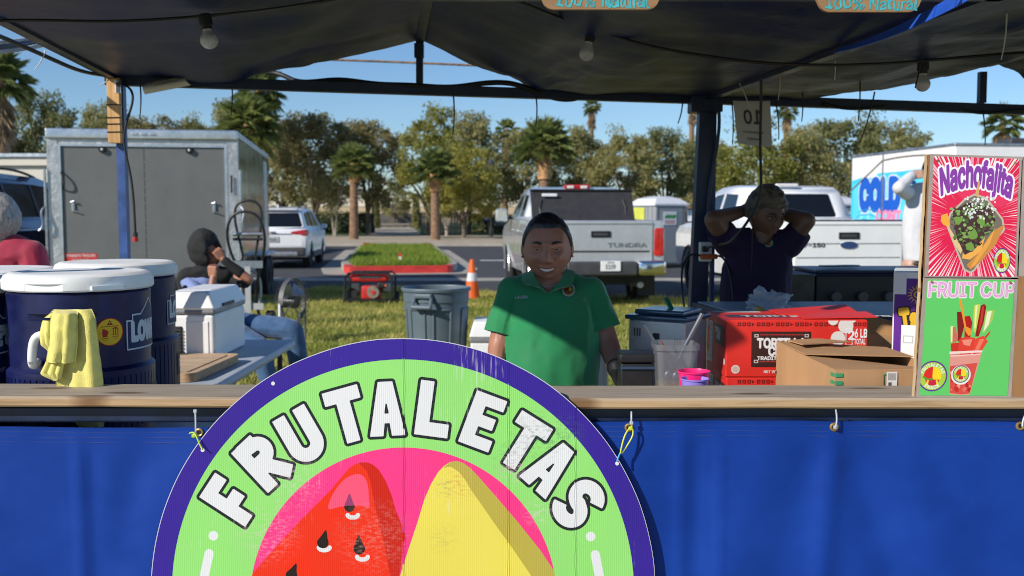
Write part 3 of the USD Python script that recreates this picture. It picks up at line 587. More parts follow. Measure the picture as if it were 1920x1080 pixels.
for z, a in ((.55, -2.5), (.55, 2.68)): sq((a, PD + .06, 0), (a, PD + .06, .95), .045, 'rail_leg')
# tarp of the roof
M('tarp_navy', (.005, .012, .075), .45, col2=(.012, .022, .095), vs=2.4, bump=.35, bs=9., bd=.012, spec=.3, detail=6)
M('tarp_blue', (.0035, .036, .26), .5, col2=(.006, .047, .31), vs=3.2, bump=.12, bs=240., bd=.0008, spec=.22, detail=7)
def ss_(a, b, x): x = np.clip((x - a) / (b - a), 0, 1); return x * x * (3 - 2 * x)
def roof_sheet(back, ridge_at_end, vf, seed, ns=60, nt=44, sag=.05, edge=.0, corner=False):
    """back: points along the rear hem (s 0 eave .. 1 ridge)"""
    B = spline(back, ns) if len(back) < 3 else np.array([np.interp(np.linspace(0, 1, ns), np.linspace(0, 1, len(back)) if edge == 0 else edge, np.array(back)[:, k]) for k in range(3)]).T
    s = np.linspace(0, 1, ns)[:, None]; tt = np.linspace(0, 1, nt)[None, :]
    straight = B[0] + (B[-1] - B[0]) * s
    P = B[:, None, :] * (1 - np.clip(tt * 1.6, 0, 1))[..., None] + straight[:, None, :] * np.clip(tt * 1.6, 0, 1)[..., None] + np.asarray(vf) * tt[..., None]
    if corner:                                  # unseen front left corner, shaped to cast a diagonal shade edge on the woman
        cw = (1 - ss_(.40, .58, s)); P[..., 1] += (1 - cw) * .30 * tt; P[..., 0] += cw * .30 * (1 - s) * tt ** 3
    wv = fbm(np.stack([s * 5 + 0 * tt, tt * 2.2 + 0 * s, 0 * s + 0 * tt + seed], -1), 4, seed) - .5
    wr = fbm(np.stack([s * 3 + 3 * tt, tt * 12 + 0 * s, 0 * s + 0 * tt + seed], -1), 3, seed + 5) - .5
    P[..., 2] += -sag * np.sin(np.pi * s) * np.sin(np.pi * np.clip(tt, 0, 1)) + (.075 * wv + .05 * wr) * np.sin(np.pi * np.clip(s, .03, .97))
    return sheet(P, .004)
H = lambda pts, D0, D1: [at(x, y, D0 + (D1 - D0) * (x - pts[0][0]) / (pts[-1][0] - pts[0][0])) for x, y in pts]
ct = thing('canopy_tarp', 'dark navy tarp roof over the left bay of the stall', 'canopy', (apex[0], 3.6, 2.1))
left = [(211, 145), (260, 149), (330, 150), (433, 149), (520, 133), (600, 116), (700, 96), (785, 75)]
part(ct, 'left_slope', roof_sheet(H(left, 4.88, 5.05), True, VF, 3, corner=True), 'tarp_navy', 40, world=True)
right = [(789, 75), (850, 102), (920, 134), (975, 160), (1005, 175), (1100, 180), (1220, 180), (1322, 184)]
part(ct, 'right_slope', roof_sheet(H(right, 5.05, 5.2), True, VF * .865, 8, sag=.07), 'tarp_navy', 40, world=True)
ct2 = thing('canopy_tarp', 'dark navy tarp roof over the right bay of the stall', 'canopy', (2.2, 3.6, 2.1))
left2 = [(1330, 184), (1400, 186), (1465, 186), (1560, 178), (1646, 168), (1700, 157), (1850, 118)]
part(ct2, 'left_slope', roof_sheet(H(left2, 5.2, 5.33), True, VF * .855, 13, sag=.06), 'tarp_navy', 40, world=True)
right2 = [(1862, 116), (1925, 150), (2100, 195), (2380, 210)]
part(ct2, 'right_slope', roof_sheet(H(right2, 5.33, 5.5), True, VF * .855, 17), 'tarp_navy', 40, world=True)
# sunlit strip of tarp between the bays, sunlight painted in as brighter blue
M('tarp_painted_sun', (.02, .09, .50), .4, var=.1)
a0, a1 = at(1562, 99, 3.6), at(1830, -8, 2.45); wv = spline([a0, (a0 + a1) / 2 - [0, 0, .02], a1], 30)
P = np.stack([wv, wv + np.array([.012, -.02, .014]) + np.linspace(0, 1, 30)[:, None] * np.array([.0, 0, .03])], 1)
part(ct2, 'hem_flap', sheet(P, .003), 'tarp_painted_sun', 40, world=True, label='tarp strip with sunlight painted in as bright blue')
# front skirt of blue vinyl
tp = thing('front_tarp', 'bright blue vinyl skirt hung below the counter planks', 'tarp', (0, PD, .5))
ns, nt = 320, 70; X = np.linspace(-2.3, 2.4, ns)[:, None]; Zt = np.where(X < -.1, .9475, .9565) + .0045 * np.sin(X * 2.1) - .006 * np.exp(-((X - .86) / .05) ** 2) * 0 + .004 * (fbm(np.c_[X[:, 0] * 6, X[:, 0] * 0, X[:, 0] * 0], 3, 4)[:, None] - .5)
T = np.linspace(0, 1, nt)[None, :]; Z = Zt * (1 - T) + .02 * T
fold = lambda c, w, a, sh=0.: .75 * a * np.exp(-((X - c - sh * T) / w) ** 2)
D = PD + .012 + .012 * (fbm(np.stack([X * 1.7 + 0 * T, T * 1.4 + 0 * X, 0 * X + 0 * T], -1), 4, 9) - .5) * np.clip(T * 6, .1, 1)
for c, w, a, sh in [(-1.13, .012, -.010, .0), (-1.10, .03, .008, 0), (.44, .014, -.008, 0.), (.485, .02, .007, 0.), (.545, .012, -.007, 0.), (.84, .03, -.015, -.06), (.88, .05, .012, .25), (.80, .06, .012, -.2), (1.0, .06, -.012, .3), (.67, .08, -.01, -.25), (-.80, .10, -.012, -.35), (-.95, .05, .008, -.25), (1.55, .06, -.008, .0), (-1.6, .05, -.008, .05), (.3, .05, -.009, .1), (1.3, .12, -.008, .2)]:
    D = D + fold(c, w, a, sh) * np.clip(T * 9, 0, 1) * (1 - .45 * T)
D = D + .0025 * (fbm(np.stack([X * 14 + T * 9, T * 9 - X * 3, 0 * X + 0 * T], -1), 3, 31) - .5)
P = np.stack([X + 0 * T, D, Z], -1); part(tp, 'vinyl_sheet', sheet(P, .002), 'tarp_blue', True, world=True)
Dh = D[:, 1:2]
M('thread', (.02, .04, .16), .8, var=.2); M('brass', (.55, .36, .12), .35, metal=.8, var=.3, vs=60.)
for dz in (.012, .027, .040):
    xs = np.linspace(-2.2, 2.3, 260); zz = np.interp(xs, X[:, 0], Zt[:, 0]) - dz; dd = np.array([np.interp(z_, Z[i][::-1], D[i][::-1]) for z_, i in zip(zz, np.searchsorted(X[:, 0], xs).clip(0, ns - 1))])
    part(tp, 'stitching', tube(np.c_[xs, dd - .0012, zz], .0011, 5), 'thread', world=True)
def ongrid(x, z): i = np.searchsorted(X[:, 0], x).clip(0, ns - 1); return float(np.interp(z, Z[i][::-1], D[i][::-1]))
for px, py in ((1566, 802), (1916, 800), (372, 812), (1180, 803)):
    g0 = at(px, py, PD); y = ongrid(g0[0], g0[2]); m = trimesh.creation.torus(.0085, .0035, major_sections=20, minor_sections=8); m.apply_transform(trimesh.transformations.rotation_matrix(math.pi / 2, [1, 0, 0])); m.apply_translation((g0[0], y - .003, g0[2])); gp = part(tp, 'grommet', m, 'brass', 40, world=True)
    part(gp, 'eyelet_hole', cyl((g0[0], y - .004, g0[2]), (g0[0], y - .0015, g0[2]), .006, 14), 'black_plastic', world=True)

# ======================================================================= round sign
SD = PD - .018
s = SD / F
def spx(v, D=None, off=0.0):
    D = SD if D is None else D
    return np.array([at(x, y, D) + [0, -off, 0] for x, y in np.asarray(v)])
SC = (755.5, 1107.0); RO = 473.0
def circ(c, r, n=160): return Polygon([(c[0] + r * math.cos(a), c[1] + r * math.sin(a)) for a in np.linspace(0, 2 * math.pi, n, endpoint=False)])
sg = thing('round_sign', 'large round printed sign with purple rim, fruit wedges and white lettering', 'sign', (at(*SC, SD)[0], SD, .55))
outer = circ(SC, RO, 240); e = np.array(outer.exterior.coords)[:-1]; ang = np.arctan2(e[:, 1] - SC[1], e[:, 0] - SC[0]); e = SC + (e - SC) * (1 + .0022 * (noise(np.c_[np.cos(ang) * 9, np.sin(ang) * 9, ang * 0], 4) - .5))[:, None]; outer = Polygon(e)
C_PUR, C_GRN, C_PNK, C_RED, C_DRED = lin(54, 31, 146), lin(148, 220, 117), lin(246, 58, 134), lin(238, 48, 20), lin(206, 30, 14)
C_YEL, C_OLV, C_WHT, C_BLK = lin(233, 217, 92), lin(188, 172, 74), (.75, .75, .77), (.014, .018, .022)
v, f = flat2d(outer); back = trimesh.creation.extrude_polygon(outer, 1.0, engine='earcut'); bv = np.array([at(x, y, SD + (.0006 + .0042 * (1 - z))) for x, y, z in back.vertices]); M('fluted_board', (.7, .7, .72), .5, var=.05)
part(sg, 'board', trimesh.Trimesh(bv, back.faces, process=False), 'fluted_board', world=True)
def bez(pts, n=14, closed=True):
    pts = np.asarray(pts, float); q = np.vstack([pts[-1:], pts, pts[:2]]) if closed else np.vstack([pts[:1], pts, pts[-1:]]); out = []
    for i in range(1, len(q) - 2):
        p0, p1, p2, p3 = q[i - 1:i + 3]
        for u in np.arange(n) / n: out.append(.5 * (2 * p1 + (p2 - p0) * u + (2 * p0 - 5 * p1 + 4 * p2 - p3) * u * u + (3 * p1 - p0 - 3 * p2 + p3) * u ** 3))
    return Polygon(out).buffer(0)
c2 = lambda P: [(280 + x / 2.348, 620 + y / 2.348) for x, y in P]; c3 = lambda P: [(740 + x / 2.348, 620 + y / 2.348) for x, y in P]
pink = circ((756.5, 1127), 288)
red = Polygon(c2([(445, 1080), (560, 950), (640, 860), (730, 770), (800, 700), (850, 640), (880, 605), (905, 588), (930, 580), (960, 580), (985, 590), (1010, 612), (1040, 660), (1065, 720), (1085, 790), (1105, 840), (1125, 903), (1100, 1085), (1092, 1250), (850, 1700), (420, 1300)])).buffer(4).buffer(-4).intersection(pink)
dred = Polygon(c2([(900, 560), (930, 590), (958, 620), (975, 670), (985, 730), (1000, 800), (1025, 900), (1045, 1000), (1062, 1085), (1062, 1300), (1300, 1300), (1200, 800), (1000, 560)])).intersection(red)
glow = bez(c2([(790, 785), (796, 745), (820, 700), (855, 658), (890, 637), (925, 632), (950, 650), (963, 690), (967, 740), (966, 780), (935, 772), (890, 770), (835, 776)]), 6).intersection(red)
yel = Polygon(c3([(22, 1085), (60, 965), (100, 845), (130, 745), (160, 675), (190, 625), (215, 597), (245, 578), (275, 574), (305, 584), (335, 607), (380, 655), (450, 735), (540, 840), (640, 965), (720, 1085), (760, 1300), (300, 1500), (-10, 1300)])).buffer(4).buffer(-4).intersection(pink)
olv = Polygon(c3([(210, 605), (245, 598), (280, 620), (310, 655), (335, 700), (385, 770), (440, 850), (520, 960), (605, 1085), (660, 1300), (900, 1300), (500, 600), (300, 540)])).intersection(yel)
olv = olv.difference(Polygon(c3([(150, 640), (230, 650), (300, 690), (335, 720), (335, 1200), (0, 1200)])))
def seed_(cx, cy, w, h, rot): return affinity.translate(affinity.rotate(bez([(0, -h / 2), (w * .28, -h * .12), (w * .5, h * .22), (w * .25, h * .48), (-w * .25, h * .48), (-w * .5, h * .22), (-w * .28, -h * .12)], 8), rot, origin=(0, 0)), *c2([(cx, cy)])[0])
seeds = [seed_(768, 917, 22, 34, 14), seed_(923, 942, 22, 36, -4), seed_(632, 1062, 22, 34, 22), seed_(881, 757, 20, 34, 0), seed_(880, 1130, 22, 36, 0), seed_(740, 1200, 22, 34, 10), seed_(960, 1250, 22, 34, -4)]
seed_hi = seeds[3].intersection(glow); seeds[3] = seeds[3].difference(glow)
def smile(cx, cy, w=24, th=9): x, y = c2([(cx, cy)])[0]; a = np.linspace(.1, math.pi - .1, 12); return LineString([(x + w * .42 * math.cos(t_), y - 3 + w * .22 * math.sin(t_)) for t_ in a]).buffer(th / 2.2)
smiles = [smile(770, 961), smile(938, 1002), smile(896, 818, 23)]
# letters drawn as strokes in a box 1 wide unit tall
HT, ST = 102.0, 26.0
def S_(p, close=False): return LineString(p).buffer(ST / 2, cap_style=2, join_style=2)
def arcp(cx, cy, rx, ry, a0, a1, n=26): return [(cx + rx * math.cos(math.radians(a)), cy + ry * math.sin(math.radians(a))) for a in np.linspace(a0, a1, n)]
h, hf = HT, ST / 2
LET = {
 'F': unary_union([S_([(hf, 0), (hf, h)]), S_([(0, h - hf + 1), (56, h - hf + 1)]), S_([(0, h * .44), (49, h * .44)])]),
 'R': unary_union([S_([(hf, 0), (hf, h)]), S_([(hf, h - hf + 1), (38, h - hf + 1)] + arcp(38, h - 33, 18, 17, 90, -90, 14) + [(hf, h - 50)]), S_([(30, 48), (62, 0)])]),
 'U': S_([(hf, h), (hf, 36)] + arcp(hf + 22, 36, 22, 22, 180, 360, 20) + [(hf + 44, h)]),
 'T': unary_union([S_([(-1, h - hf + 1), (69, h - hf + 1)]), S_([(34, 0), (34, h)])]),
 'A': unary_union([Polygon([(0, 0), (20, h), (48, h), (68, 0), (42, 0), (39, 24), (29, 24), (26, 0)])]).difference(Polygon([(29.5, 42), (38.5, 42), (34, 68)])),
 'L': unary_union([S_([(hf, 0), (hf, h)]), S_([(0, hf - 1), (64, hf - 1)])]),
 'E': unary_union([S_([(hf, 0), (hf, h)])] + [affinity.scale(S_([(0, y), (62 - (8 if k == 1 else 0), y)]), 1, .86) for k, y in enumerate((hf - 2, h * .5, h - hf + 2))]),
 'S': LineString(arcp(33, h - 33, 23, 20, 20, 268, 24) + [(33, h * .5)] + arcp(33, 31, 23, 19, 88, -160, 24)).buffer(13, cap_style=2, join_style=1)}
PLACE = [('F', 423.5, 937, -57), ('R', 491.6, 870, -43), ('U', 559, 811.6, -30), ('T', 639.5, 776, -15.5), ('A', 727, 767, -3), ('L', 809, 767, 7.5), ('E', 905, 790, 20.5), ('T', 990, 825, 32), ('A', 1025, 883, 42), ('S', 1084.5, 944.5, 56)]
letters, outl = [], []
for ch, x, y, r in PLACE:
    g = LET[ch].buffer(-1.5).buffer(3).buffer(-1.5); g = affinity.scale(g, .98, 1.0, origin=(0, 0)) 
    b = g.bounds; ob = affinity.rotate(affinity.scale(affinity.translate(g, -(b[0] + b[2]) / 2, -(b[1] + b[3]) / 2), 1, -1, origin=(0, 0)), r, origin=(0, 0))
    bb = ob.bounds; g = affinity.translate(ob, x - (bb[0] + bb[2]) / 2, y - (bb[1] + bb[3]) / 2)
    letters.append((ch, g)); outl.append(g.buffer(5.6, join_style=1))
allout = unary_union(outl)
dots = unary_union([circ((400, 1004.5), 9, 24), circ((1107.5, 1006), 9, 24)]); bars = unary_union([LineString([(392, 1038), (384, 1075), (379, 1120), (380, 1165)]).buffer(8.5), LineString([(1116, 1040), (1123, 1076), (1129, 1120), (1128, 1165)]).buffer(8.5)])
green = circ(SC, 433, 220); fit = lambda g, cut: g.difference(cut)
spf = lambda g, name, col, label=None, seg=None: (lambda mc: part(sg, name, face_to(mc, (0, -1, 0)), 'sign_print', world=True, color=np.tile(col, (len(mc.vertices), 1)), label=label))((lambda vf: trimesh.Trimesh(spx(vf[0]), vf[1], process=False))(flat2d(g, seg)))
spf(outer.buffer(-1.2).difference(green), 'rim_band', C_PUR, 'purple rim band'); spf(green.difference(pink).difference(allout).difference(dots).difference(bars), 'green_field', C_GRN)
spf(pink.difference(red).difference(yel).difference(allout), 'pink_disc', C_PNK)
sm = unary_union(smiles); sd = unary_union(seeds)
spf(red.difference(dred).difference(glow).difference(sd).difference(sm).difference(yel), 'melon_face', C_RED); spf(dred.difference(sd).difference(yel), 'melon_side', C_DRED); spf(glow.difference(sd).difference(seed_hi), 'melon_highlight', lin(252, 84, 120)); spf(seed_hi, 'melon_seed', lin(150, 60, 110))
for q in seeds: spf(q.intersection(red).difference(yel), 'melon_seed', lin(38, 26, 26))
for q in smiles: spf(q.intersection(red), 'smile_mark', C_WHT)
spf(yel.difference(olv), 'pineapple_face', C_YEL); spf(olv, 'pineapple_side', C_OLV)
for (ch, g), o in zip(letters, outl):
    mc = flat2d(o.difference(g)); lp = part(sg, 'letter', face_to(trimesh.Trimesh(spx(flat2d(g)[0]), flat2d(g)[1], process=False), (0, -1, 0)), 'sign_print', world=True, color=np.tile(C_WHT, (len(flat2d(g)[0]), 1)))
    part(lp, 'letter_outline', face_to(trimesh.Trimesh(spx(mc[0]), mc[1], process=False), (0, -1, 0)), 'sign_print', world=True, color=np.tile(C_BLK, (len(mc[0]), 1)))
for q in polys(dots): spf(q, 'print_dot', C_WHT)
for q in polys(bars): spf(q, 'print_bar', C_WHT)
# sheet creases: raised folds pressed into the board
for x0 in (757, 953, 1079):
    yt = SC[1] - math.sqrt(RO ** 2 - (x0 - SC[0]) ** 2) + 2; xs = np.array([(x0 + .5 * math.sin(k * .3), yt + (1400 - yt) * k / 220) for k in range(221)])
    reg = [(outl_u := allout, None)] if False else None
    cols = []
    for p in xs:
        q = Point(p); cols.append(C_PUR if math.hypot(p[0] - SC[0], p[1] - SC[1]) > 433 else C_WHT if any(g.contains(q) for _, g in letters) else C_BLK if allout.contains(q) else C_YEL if yel.contains(q) and not olv.contains(q) else C_OLV if olv.contains(q) else C_DRED if dred.contains(q) else C_RED if red.contains(q) else C_PNK if pink.contains(q) else C_GRN)
    for dx in (-1.6, 1.6):
        P = np.array([[at(p[0] + dx - .55, p[1], SD) + [0, -.0002, 0], at(p[0] + dx, p[1], SD) + [0, -.0011, 0], at(p[0] + dx + .55, p[1], SD) + [0, -.0002, 0]] for p in xs]); C = np.repeat(np.array(cols) * 1.0, 3, 0)
        part(sg, 'board_crease', face_to(sheet(P), (0, -1, 0)), 'sign_print', world=True, color=C)
# ======================================================================= menu board with two posters
BD = PD + .022
mb = thing('menu_board', 'brown wooden menu board with a pink and a green food poster', 'menu board', (at(1830, 748, BD)[0], BD, 1.02))
bp = Polygon([(1740, 290), (2012, 296), (1985, 748), (1716, 748)])
bm = trimesh.creation.extrude_polygon(bp.segmentize(6), 1.0, engine='earcut'); bv = np.array([at(x, y, BD) + [0, (1 - z) * .019, 0] for x, y, z in bm.vertices])
bv[:, 2] += .0012 * (noise(bv * [0, 0, 90.], 2) - .5); bv[:, 0] += .003 * (noise(bv * [0, 0, 70.], 3) - .5) * (bv[:, 0] < bv[:, 0].min() + .08)
part(mb, 'board', trimesh.Trimesh(bv, bm.faces, process=False), 'board_wood', world=True)
ev = [at(1739.4, 290, BD), at(1715.4, 748, BD)]; P = np.array([[e_ + [-.0006 + .0008 * math.sin(37 * u), y, 0] for y in (.0005, .0185)] for u in np.linspace(0, 1, 30) for e_ in [ev[0] * (1 - u) + ev[1] * u]])
part(mb, 'edge_strip', face_to(sheet(P), (-1, 0, 0)), 'raw_edge', world=True)
rp_ = random.Random(5)
def logo(cx, cy, rx, ry, small=True):
    S = lambda k: affinity.scale(Point(cx, cy).buffer(1, 24), rx * k, ry * k, origin=(cx, cy))
    L = [(S(1), lin(96, 60, 140)), (S(.90), lin(170, 205, 70))]
    inner = S(.60); left = sbox(cx - rx, cy - ry, cx, cy + ry * .12); right = sbox(cx, cy - ry, cx + rx, cy + ry * .22)
    L += [(affinity.translate(S(.5), 0, ry * .12), lin(205, 30, 70)), (inner.intersection(left).difference(Point(cx, cy + ry * .2).buffer(1e-3)), lin(222, 40, 40)), (inner.intersection(right), lin(250, 215, 40)), (LineString([(cx - rx * .62, cy + ry * .06), (cx - rx * .3, cy + ry * .22), (cx + rx * .02, cy + ry * .2)]).buffer(rx * .06), lin(90, 150, 50)),
          (LineString([(cx - rx * .3, cy + ry * .3), (cx - rx * .34, cy + ry * .55)]).buffer(rx * .06), lin(250, 215, 40)), (LineString([(cx + rx * .3, cy + ry * .3), (cx + rx * .36, cy + ry * .55)]).buffer(rx * .06), lin(250, 215, 40))]
    for i, ch in enumerate('FRUTALETAS'):
        a = math.radians(-90 + (i - 4.5) * 15.5); L.append((place(text_poly(ch, ry * .2, 3), cx + rx * .74 * math.cos(a), cy + ry * .74 * math.sin(a), math.degrees(a) + 90), (.85, .85, .8)))
    for i, ch in enumerate('SNACK'):
        a = math.radians(90 - (i - 2) * 17); L.append((place(text_poly(ch, ry * .2, 3), cx + rx * .74 * math.cos(a), cy + ry * .74 * math.sin(a), math.degrees(a) - 90), (.85, .85, .8)))
    return L
def blob(x, y, r, k=7, sq=.7): return Polygon([(x + r * (1 - .5 * rp_.random()) * math.cos(i * 6.283 / k), y + r * (1 - .5 * rp_.random()) * sq * math.sin(i * 6.283 / k)) for i in range(k)]).buffer(0)
# poster one, drawn in the coordinates of its own sheet
def poster(corners, w, h):
    """bilinear map from sheet coordinates to the board"""
    c = np.array([at(*p, BD) for p in corners])
    def f(v):
        v = np.asarray(v, float); u, t = v[:, :1] / w, v[:, 1:2] / h
        p = c[0] * (1 - u) * (1 - t) + c[1] * u * (1 - t) + c[2] * u * t + c[3] * (1 - u) * t; p[:, 1] = BD - .0012; return p
    return f
def lam(t, corners, g=10):
    q = [(corners[0][0] - g, corners[0][1] - g * .6), (corners[1][0] + g, corners[1][1] - g * .6), (corners[2][0] + g, corners[2][1] + g * .6), (corners[3][0] - g, corners[3][1] + g * .6)]
    v, f = flat2d(Polygon(q)); part(t, 'laminate', face_to(trimesh.Trimesh(np.array([at(*p, BD) + [0, -.0005, 0] for p in v]), f, process=False), (0, -1, 0)), 'laminate', world=True)
M('laminate', (.36, .30, .27), .12, var=.12, vs=20., spec=.6)
X0, Y0 = 845., 1080.
K1 = [(1751, 293), (1911, 298), (1902, 519), (1740, 517)]; f1 = poster(K1, 800, 1060)
L = [(sbox(0, 0, 800, 1060), lin(226, 28, 78))]
c = (390, 560)
for i in range(120):
    a = i * 2 * math.pi / 120 + rp_.random() * .045; w = .004 + .017 * rp_.random(); r0 = 235 + 150 * rp_.random()
    g = Polygon([(c[0] + r0 * math.cos(a), c[1] + r0 * math.sin(a)), (c[0] + 900 * math.cos(a - w), c[1] + 900 * math.sin(a - w)), (c[0] + 900 * math.cos(a + w), c[1] + 900 * math.sin(a + w))]); L.append((g.intersection(L[0][0]), lin(248, 196, 206) if rp_.random() < .6 else lin(250, 232, 236)))
L.append((Polygon([(205, 300), (320, 265), (400, 255), (520, 265), (650, 320), (740, 380), (640, 440), (480, 400), (390, 330), (290, 380)]), lin(232, 50, 96)))
# lettering bent along an arc
tp_ = text_poly('Nachofajita', 1.0, 5); wd = tp_.bounds[2]
def bend(g):
    def fn(x, y):
        u = np.asarray(x) / wd; X_ = 70 + 665 * u; d = (X_ - 400) / 330; base = 252 + 92 * d * d; hh = 218 - 34 * (1 - d * d) * 0
        return X_ + d * 26 * np.asarray(y), base - hh * np.asarray(y)
    return shapely.transform(g.segmentize(.06), lambda c_: np.stack(fn(c_[:, 0], c_[:, 1]), 1)).buffer(0)
tx = bend(tp_); L += [(tx.buffer(17), lin(244, 238, 250)), (tx.buffer(1), lin(138, 58, 166))]
tray = Polygon([(392, 320), (510, 350), (672, 540), (692, 640), (560, 800), (430, 1010), (385, 1035), (325, 1005), (240, 820), (145, 610), (170, 500), (300, 370)])
L += [(tray, lin(196, 186, 170)), (tray.buffer(-16), lin(120, 110, 98))]
for pts, col in [([(95, 520), (150, 500), (175, 570), (180, 625), (120, 605), (92, 570)], lin(240, 170, 60)), ([(150, 590), (240, 720), (310, 810), (290, 860), (220, 760)], lin(226, 196, 140)), ([(400, 330), (425, 205), (440, 210), (432, 360)], lin(214, 170, 110)), ([(690, 585), (620, 760), (480, 930), (390, 1000), (350, 960), (520, 780), (600, 640)], lin(206, 140, 70)), ([(510, 700), (480, 830), (380, 910), (305, 900), (310, 860), (400, 840), (460, 770)], lin(242, 176, 84)), ([(600, 620), (560, 760), (430, 960), (380, 985), (500, 780)], lin(236, 164, 76))]: L.append((Polygon(pts), col))
meat = Polygon([(200, 480), (330, 400), (540, 430), (600, 560), (500, 700), (400, 830), (330, 870), (240, 700)])
L.append((meat, lin(70, 46, 46)))
for i in range(190):
    u = rp_.random(); v = rp_.random(); x, y = 180 + 420 * u, 400 + 430 * v
    if meat.buffer(25).contains(Point(x, y)): L.append((blob(x, y, 8 + 20 * rp_.random(), 7, .8), [lin(92, 130, 62), lin(126, 166, 84), lin(66, 100, 48), lin(150, 176, 100), lin(96, 66, 60), lin(52, 36, 42)][rp_.randrange(6)]))
for x, y, r in ((395, 690, 60), (372, 800, 46), (250, 560, 52), (470, 560, 48)): L.append((blob(x, y, r, 10, 1.2), lin(116, 156, 70)))
for i in range(90):
    x, y = 300 + 300 * rp_.random(), 350 + 190 * rp_.random()
    if abs(x - 430) + abs(y - 420) * 1.2 < 220: L.append((blob(x, y, 8 + 11 * rp_.random(), 5, 1.), [lin(240, 242, 240), lin(222, 228, 224), lin(205, 214, 208)][rp_.randrange(3)]))
L += logo(676, 915, 80, 115)
L = [(g.intersection(sbox(0, 0, 800, 1060)), cc) for g, cc in L]
p1_ = part(mb, 'poster', *(lambda mc: (face_to(mc[0], (0, -1, 0)), 'poster_print', None, 'pink rayed poster of a loaded nacho tray', True, None, mc[1]))(print_mesh(L, f1)))
lam(p1_, K1, 7)
for q in ((1757, 301), (1902, 305)): part(p1_, 'nail', cyl(at(*q, BD) + [0, -.0012, 0], at(*q, BD) + [0, -.004, 0], .003, 10), 'brass', world=True)
K2 = [(1738, 524), (1902, 525), (1889, 742), (1724, 741)]; f2_ = poster(K2, 740, 975)
L = [(sbox(0, 0, 740, 975), lin(98, 202, 104))]
def word(txt, x0, x1, yb, hh):
    g = text_poly(txt, 1.0, 2); b = g.bounds; return affinity.affine_transform(g, [(x1 - x0) / (b[2] - b[0]), 0, 0, -hh, x0 - b[0] * (x1 - x0) / (b[2] - b[0]), yb])
for txt, xa, xb in (('FRUIT', 18, 425), ('CUP', 460, 745)):
    g = word(txt, xa, xb, 142, 118).intersection(sbox(0, 0, 738, 200)); ser = unary_union([g, g.buffer(5)]); L += [(ser.buffer(6), lin(196, 214, 190)), (ser, lin(246, 222, 240)), (g.buffer(-1), lin(208, 120, 190)), (g.buffer(-6), lin(238, 190, 226))]
o = lambda P: Polygon([(x - 125, y - 64) for x, y in P])
L += [(o([(360, 690), (628, 665), (545, 1030), (470, 1036), (372, 1025)]), lin(226, 150, 140)), (o([(365, 790), (595, 760), (545, 1022), (470, 1030), (375, 1018)]), lin(214, 78, 70))]
for i in range(34): x, y = 385 + 170 * rp_.random(), 800 + 210 * rp_.random(); L.append((o(list(blob(x, y, 10 + 20 * rp_.random(), 7, 1.2).exterior.coords)), [lin(200, 40, 36), lin(228, 110, 96), lin(180, 30, 28), lin(236, 150, 130)][i % 4]))
for P, col in [([(348, 455), (375, 455), (372, 590), (358, 588)], lin(226, 232, 170)), ([(368, 462), (390, 455), (420, 575), (372, 600)], lin(205, 110, 90)), ([(395, 335), (432, 330), (465, 450), (440, 575), (418, 580), (402, 430)], lin(130, 26, 30)), ([(462, 370), (505, 365), (530, 420), (520, 560), (470, 560)], lin(176, 24, 26)), ([(538, 275), (585, 266), (588, 360), (560, 505), (545, 500), (534, 380)], lin(198, 206, 90)), ([(548, 285), (565, 270), (560, 470), (548, 470)], lin(232, 236, 170)), ([(592, 280), (620, 264), (640, 285), (625, 420), (590, 540), (560, 540)], lin(150, 16, 22)), ([(604, 290), (622, 280), (612, 420), (585, 510)], lin(196, 56, 50)), ([(640, 320), (712, 318), (700, 400), (632, 515), (620, 500)], lin(168, 196, 92)), ([(650, 330), (690, 322), (668, 440), (628, 500)], lin(232, 236, 196)), ([(640, 540), (690, 485), (680, 520), (650, 560)], lin(200, 60, 40)), ([(430, 560), (480, 540), (560, 550), (560, 640), (520, 705), (440, 700), (420, 620)], lin(222, 62, 50)), ([(450, 570), (540, 560), (520, 620), (470, 610)], lin(236, 140, 120)), ([(560, 560), (630, 530), (672, 580), (610, 680), (550, 690)], lin(226, 70, 52)), ([(600, 560), (640, 560), (600, 650), (560, 670)], lin(238, 120, 96)), ([(358, 600), (425, 590), (430, 690), (370, 690)], lin(204, 46, 40)), ([(405, 230), (425, 228), (480, 455), (520, 475), (528, 520), (505, 535), (478, 500), (465, 460)], lin(240, 146, 52))]: L.append((o(P).buffer(0), col))
L += [(o([(352, 668), (630, 655), (628, 672), (356, 690)]), lin(240, 214, 210)), (o([(364, 700), (612, 684), (610, 694), (366, 712)]), lin(238, 196, 190))]
L += [(Point(336, 800).buffer(82, 24), lin(236, 236, 232))] + logo(336, 793, 70, 74) + logo(98, 812, 124, 130)
L = [(g.intersection(sbox(0, 0, 740, 975)), cc) for g, cc in L]
mc = print_mesh(L, f2_); p2_ = part(mb, 'poster', face_to(mc[0], (0, -1, 0)), 'poster_print', world=True, color=mc[1], label='green poster of a cup of cut fruit')
lam(p2_, K2, 7)
for q in ((1746, 528), (1893, 529)): part(p2_, 'nail', cyl(at(*q, BD) + [0, -.0012, 0], at(*q, BD) + [0, -.004, 0], .003, 10), 'brass', world=True)
v, f = flat2d(Polygon([(1916, 300), (2000, 302), (1990, 520), (1907, 518)])); part(mb, 'poster', face_to(trimesh.Trimesh(np.array([at(*p, BD) + [0, -.0005, 0] for p in v]), f, process=False), (0, -1, 0)), 'laminate', world=True, label='edge of a third sheet at the right')

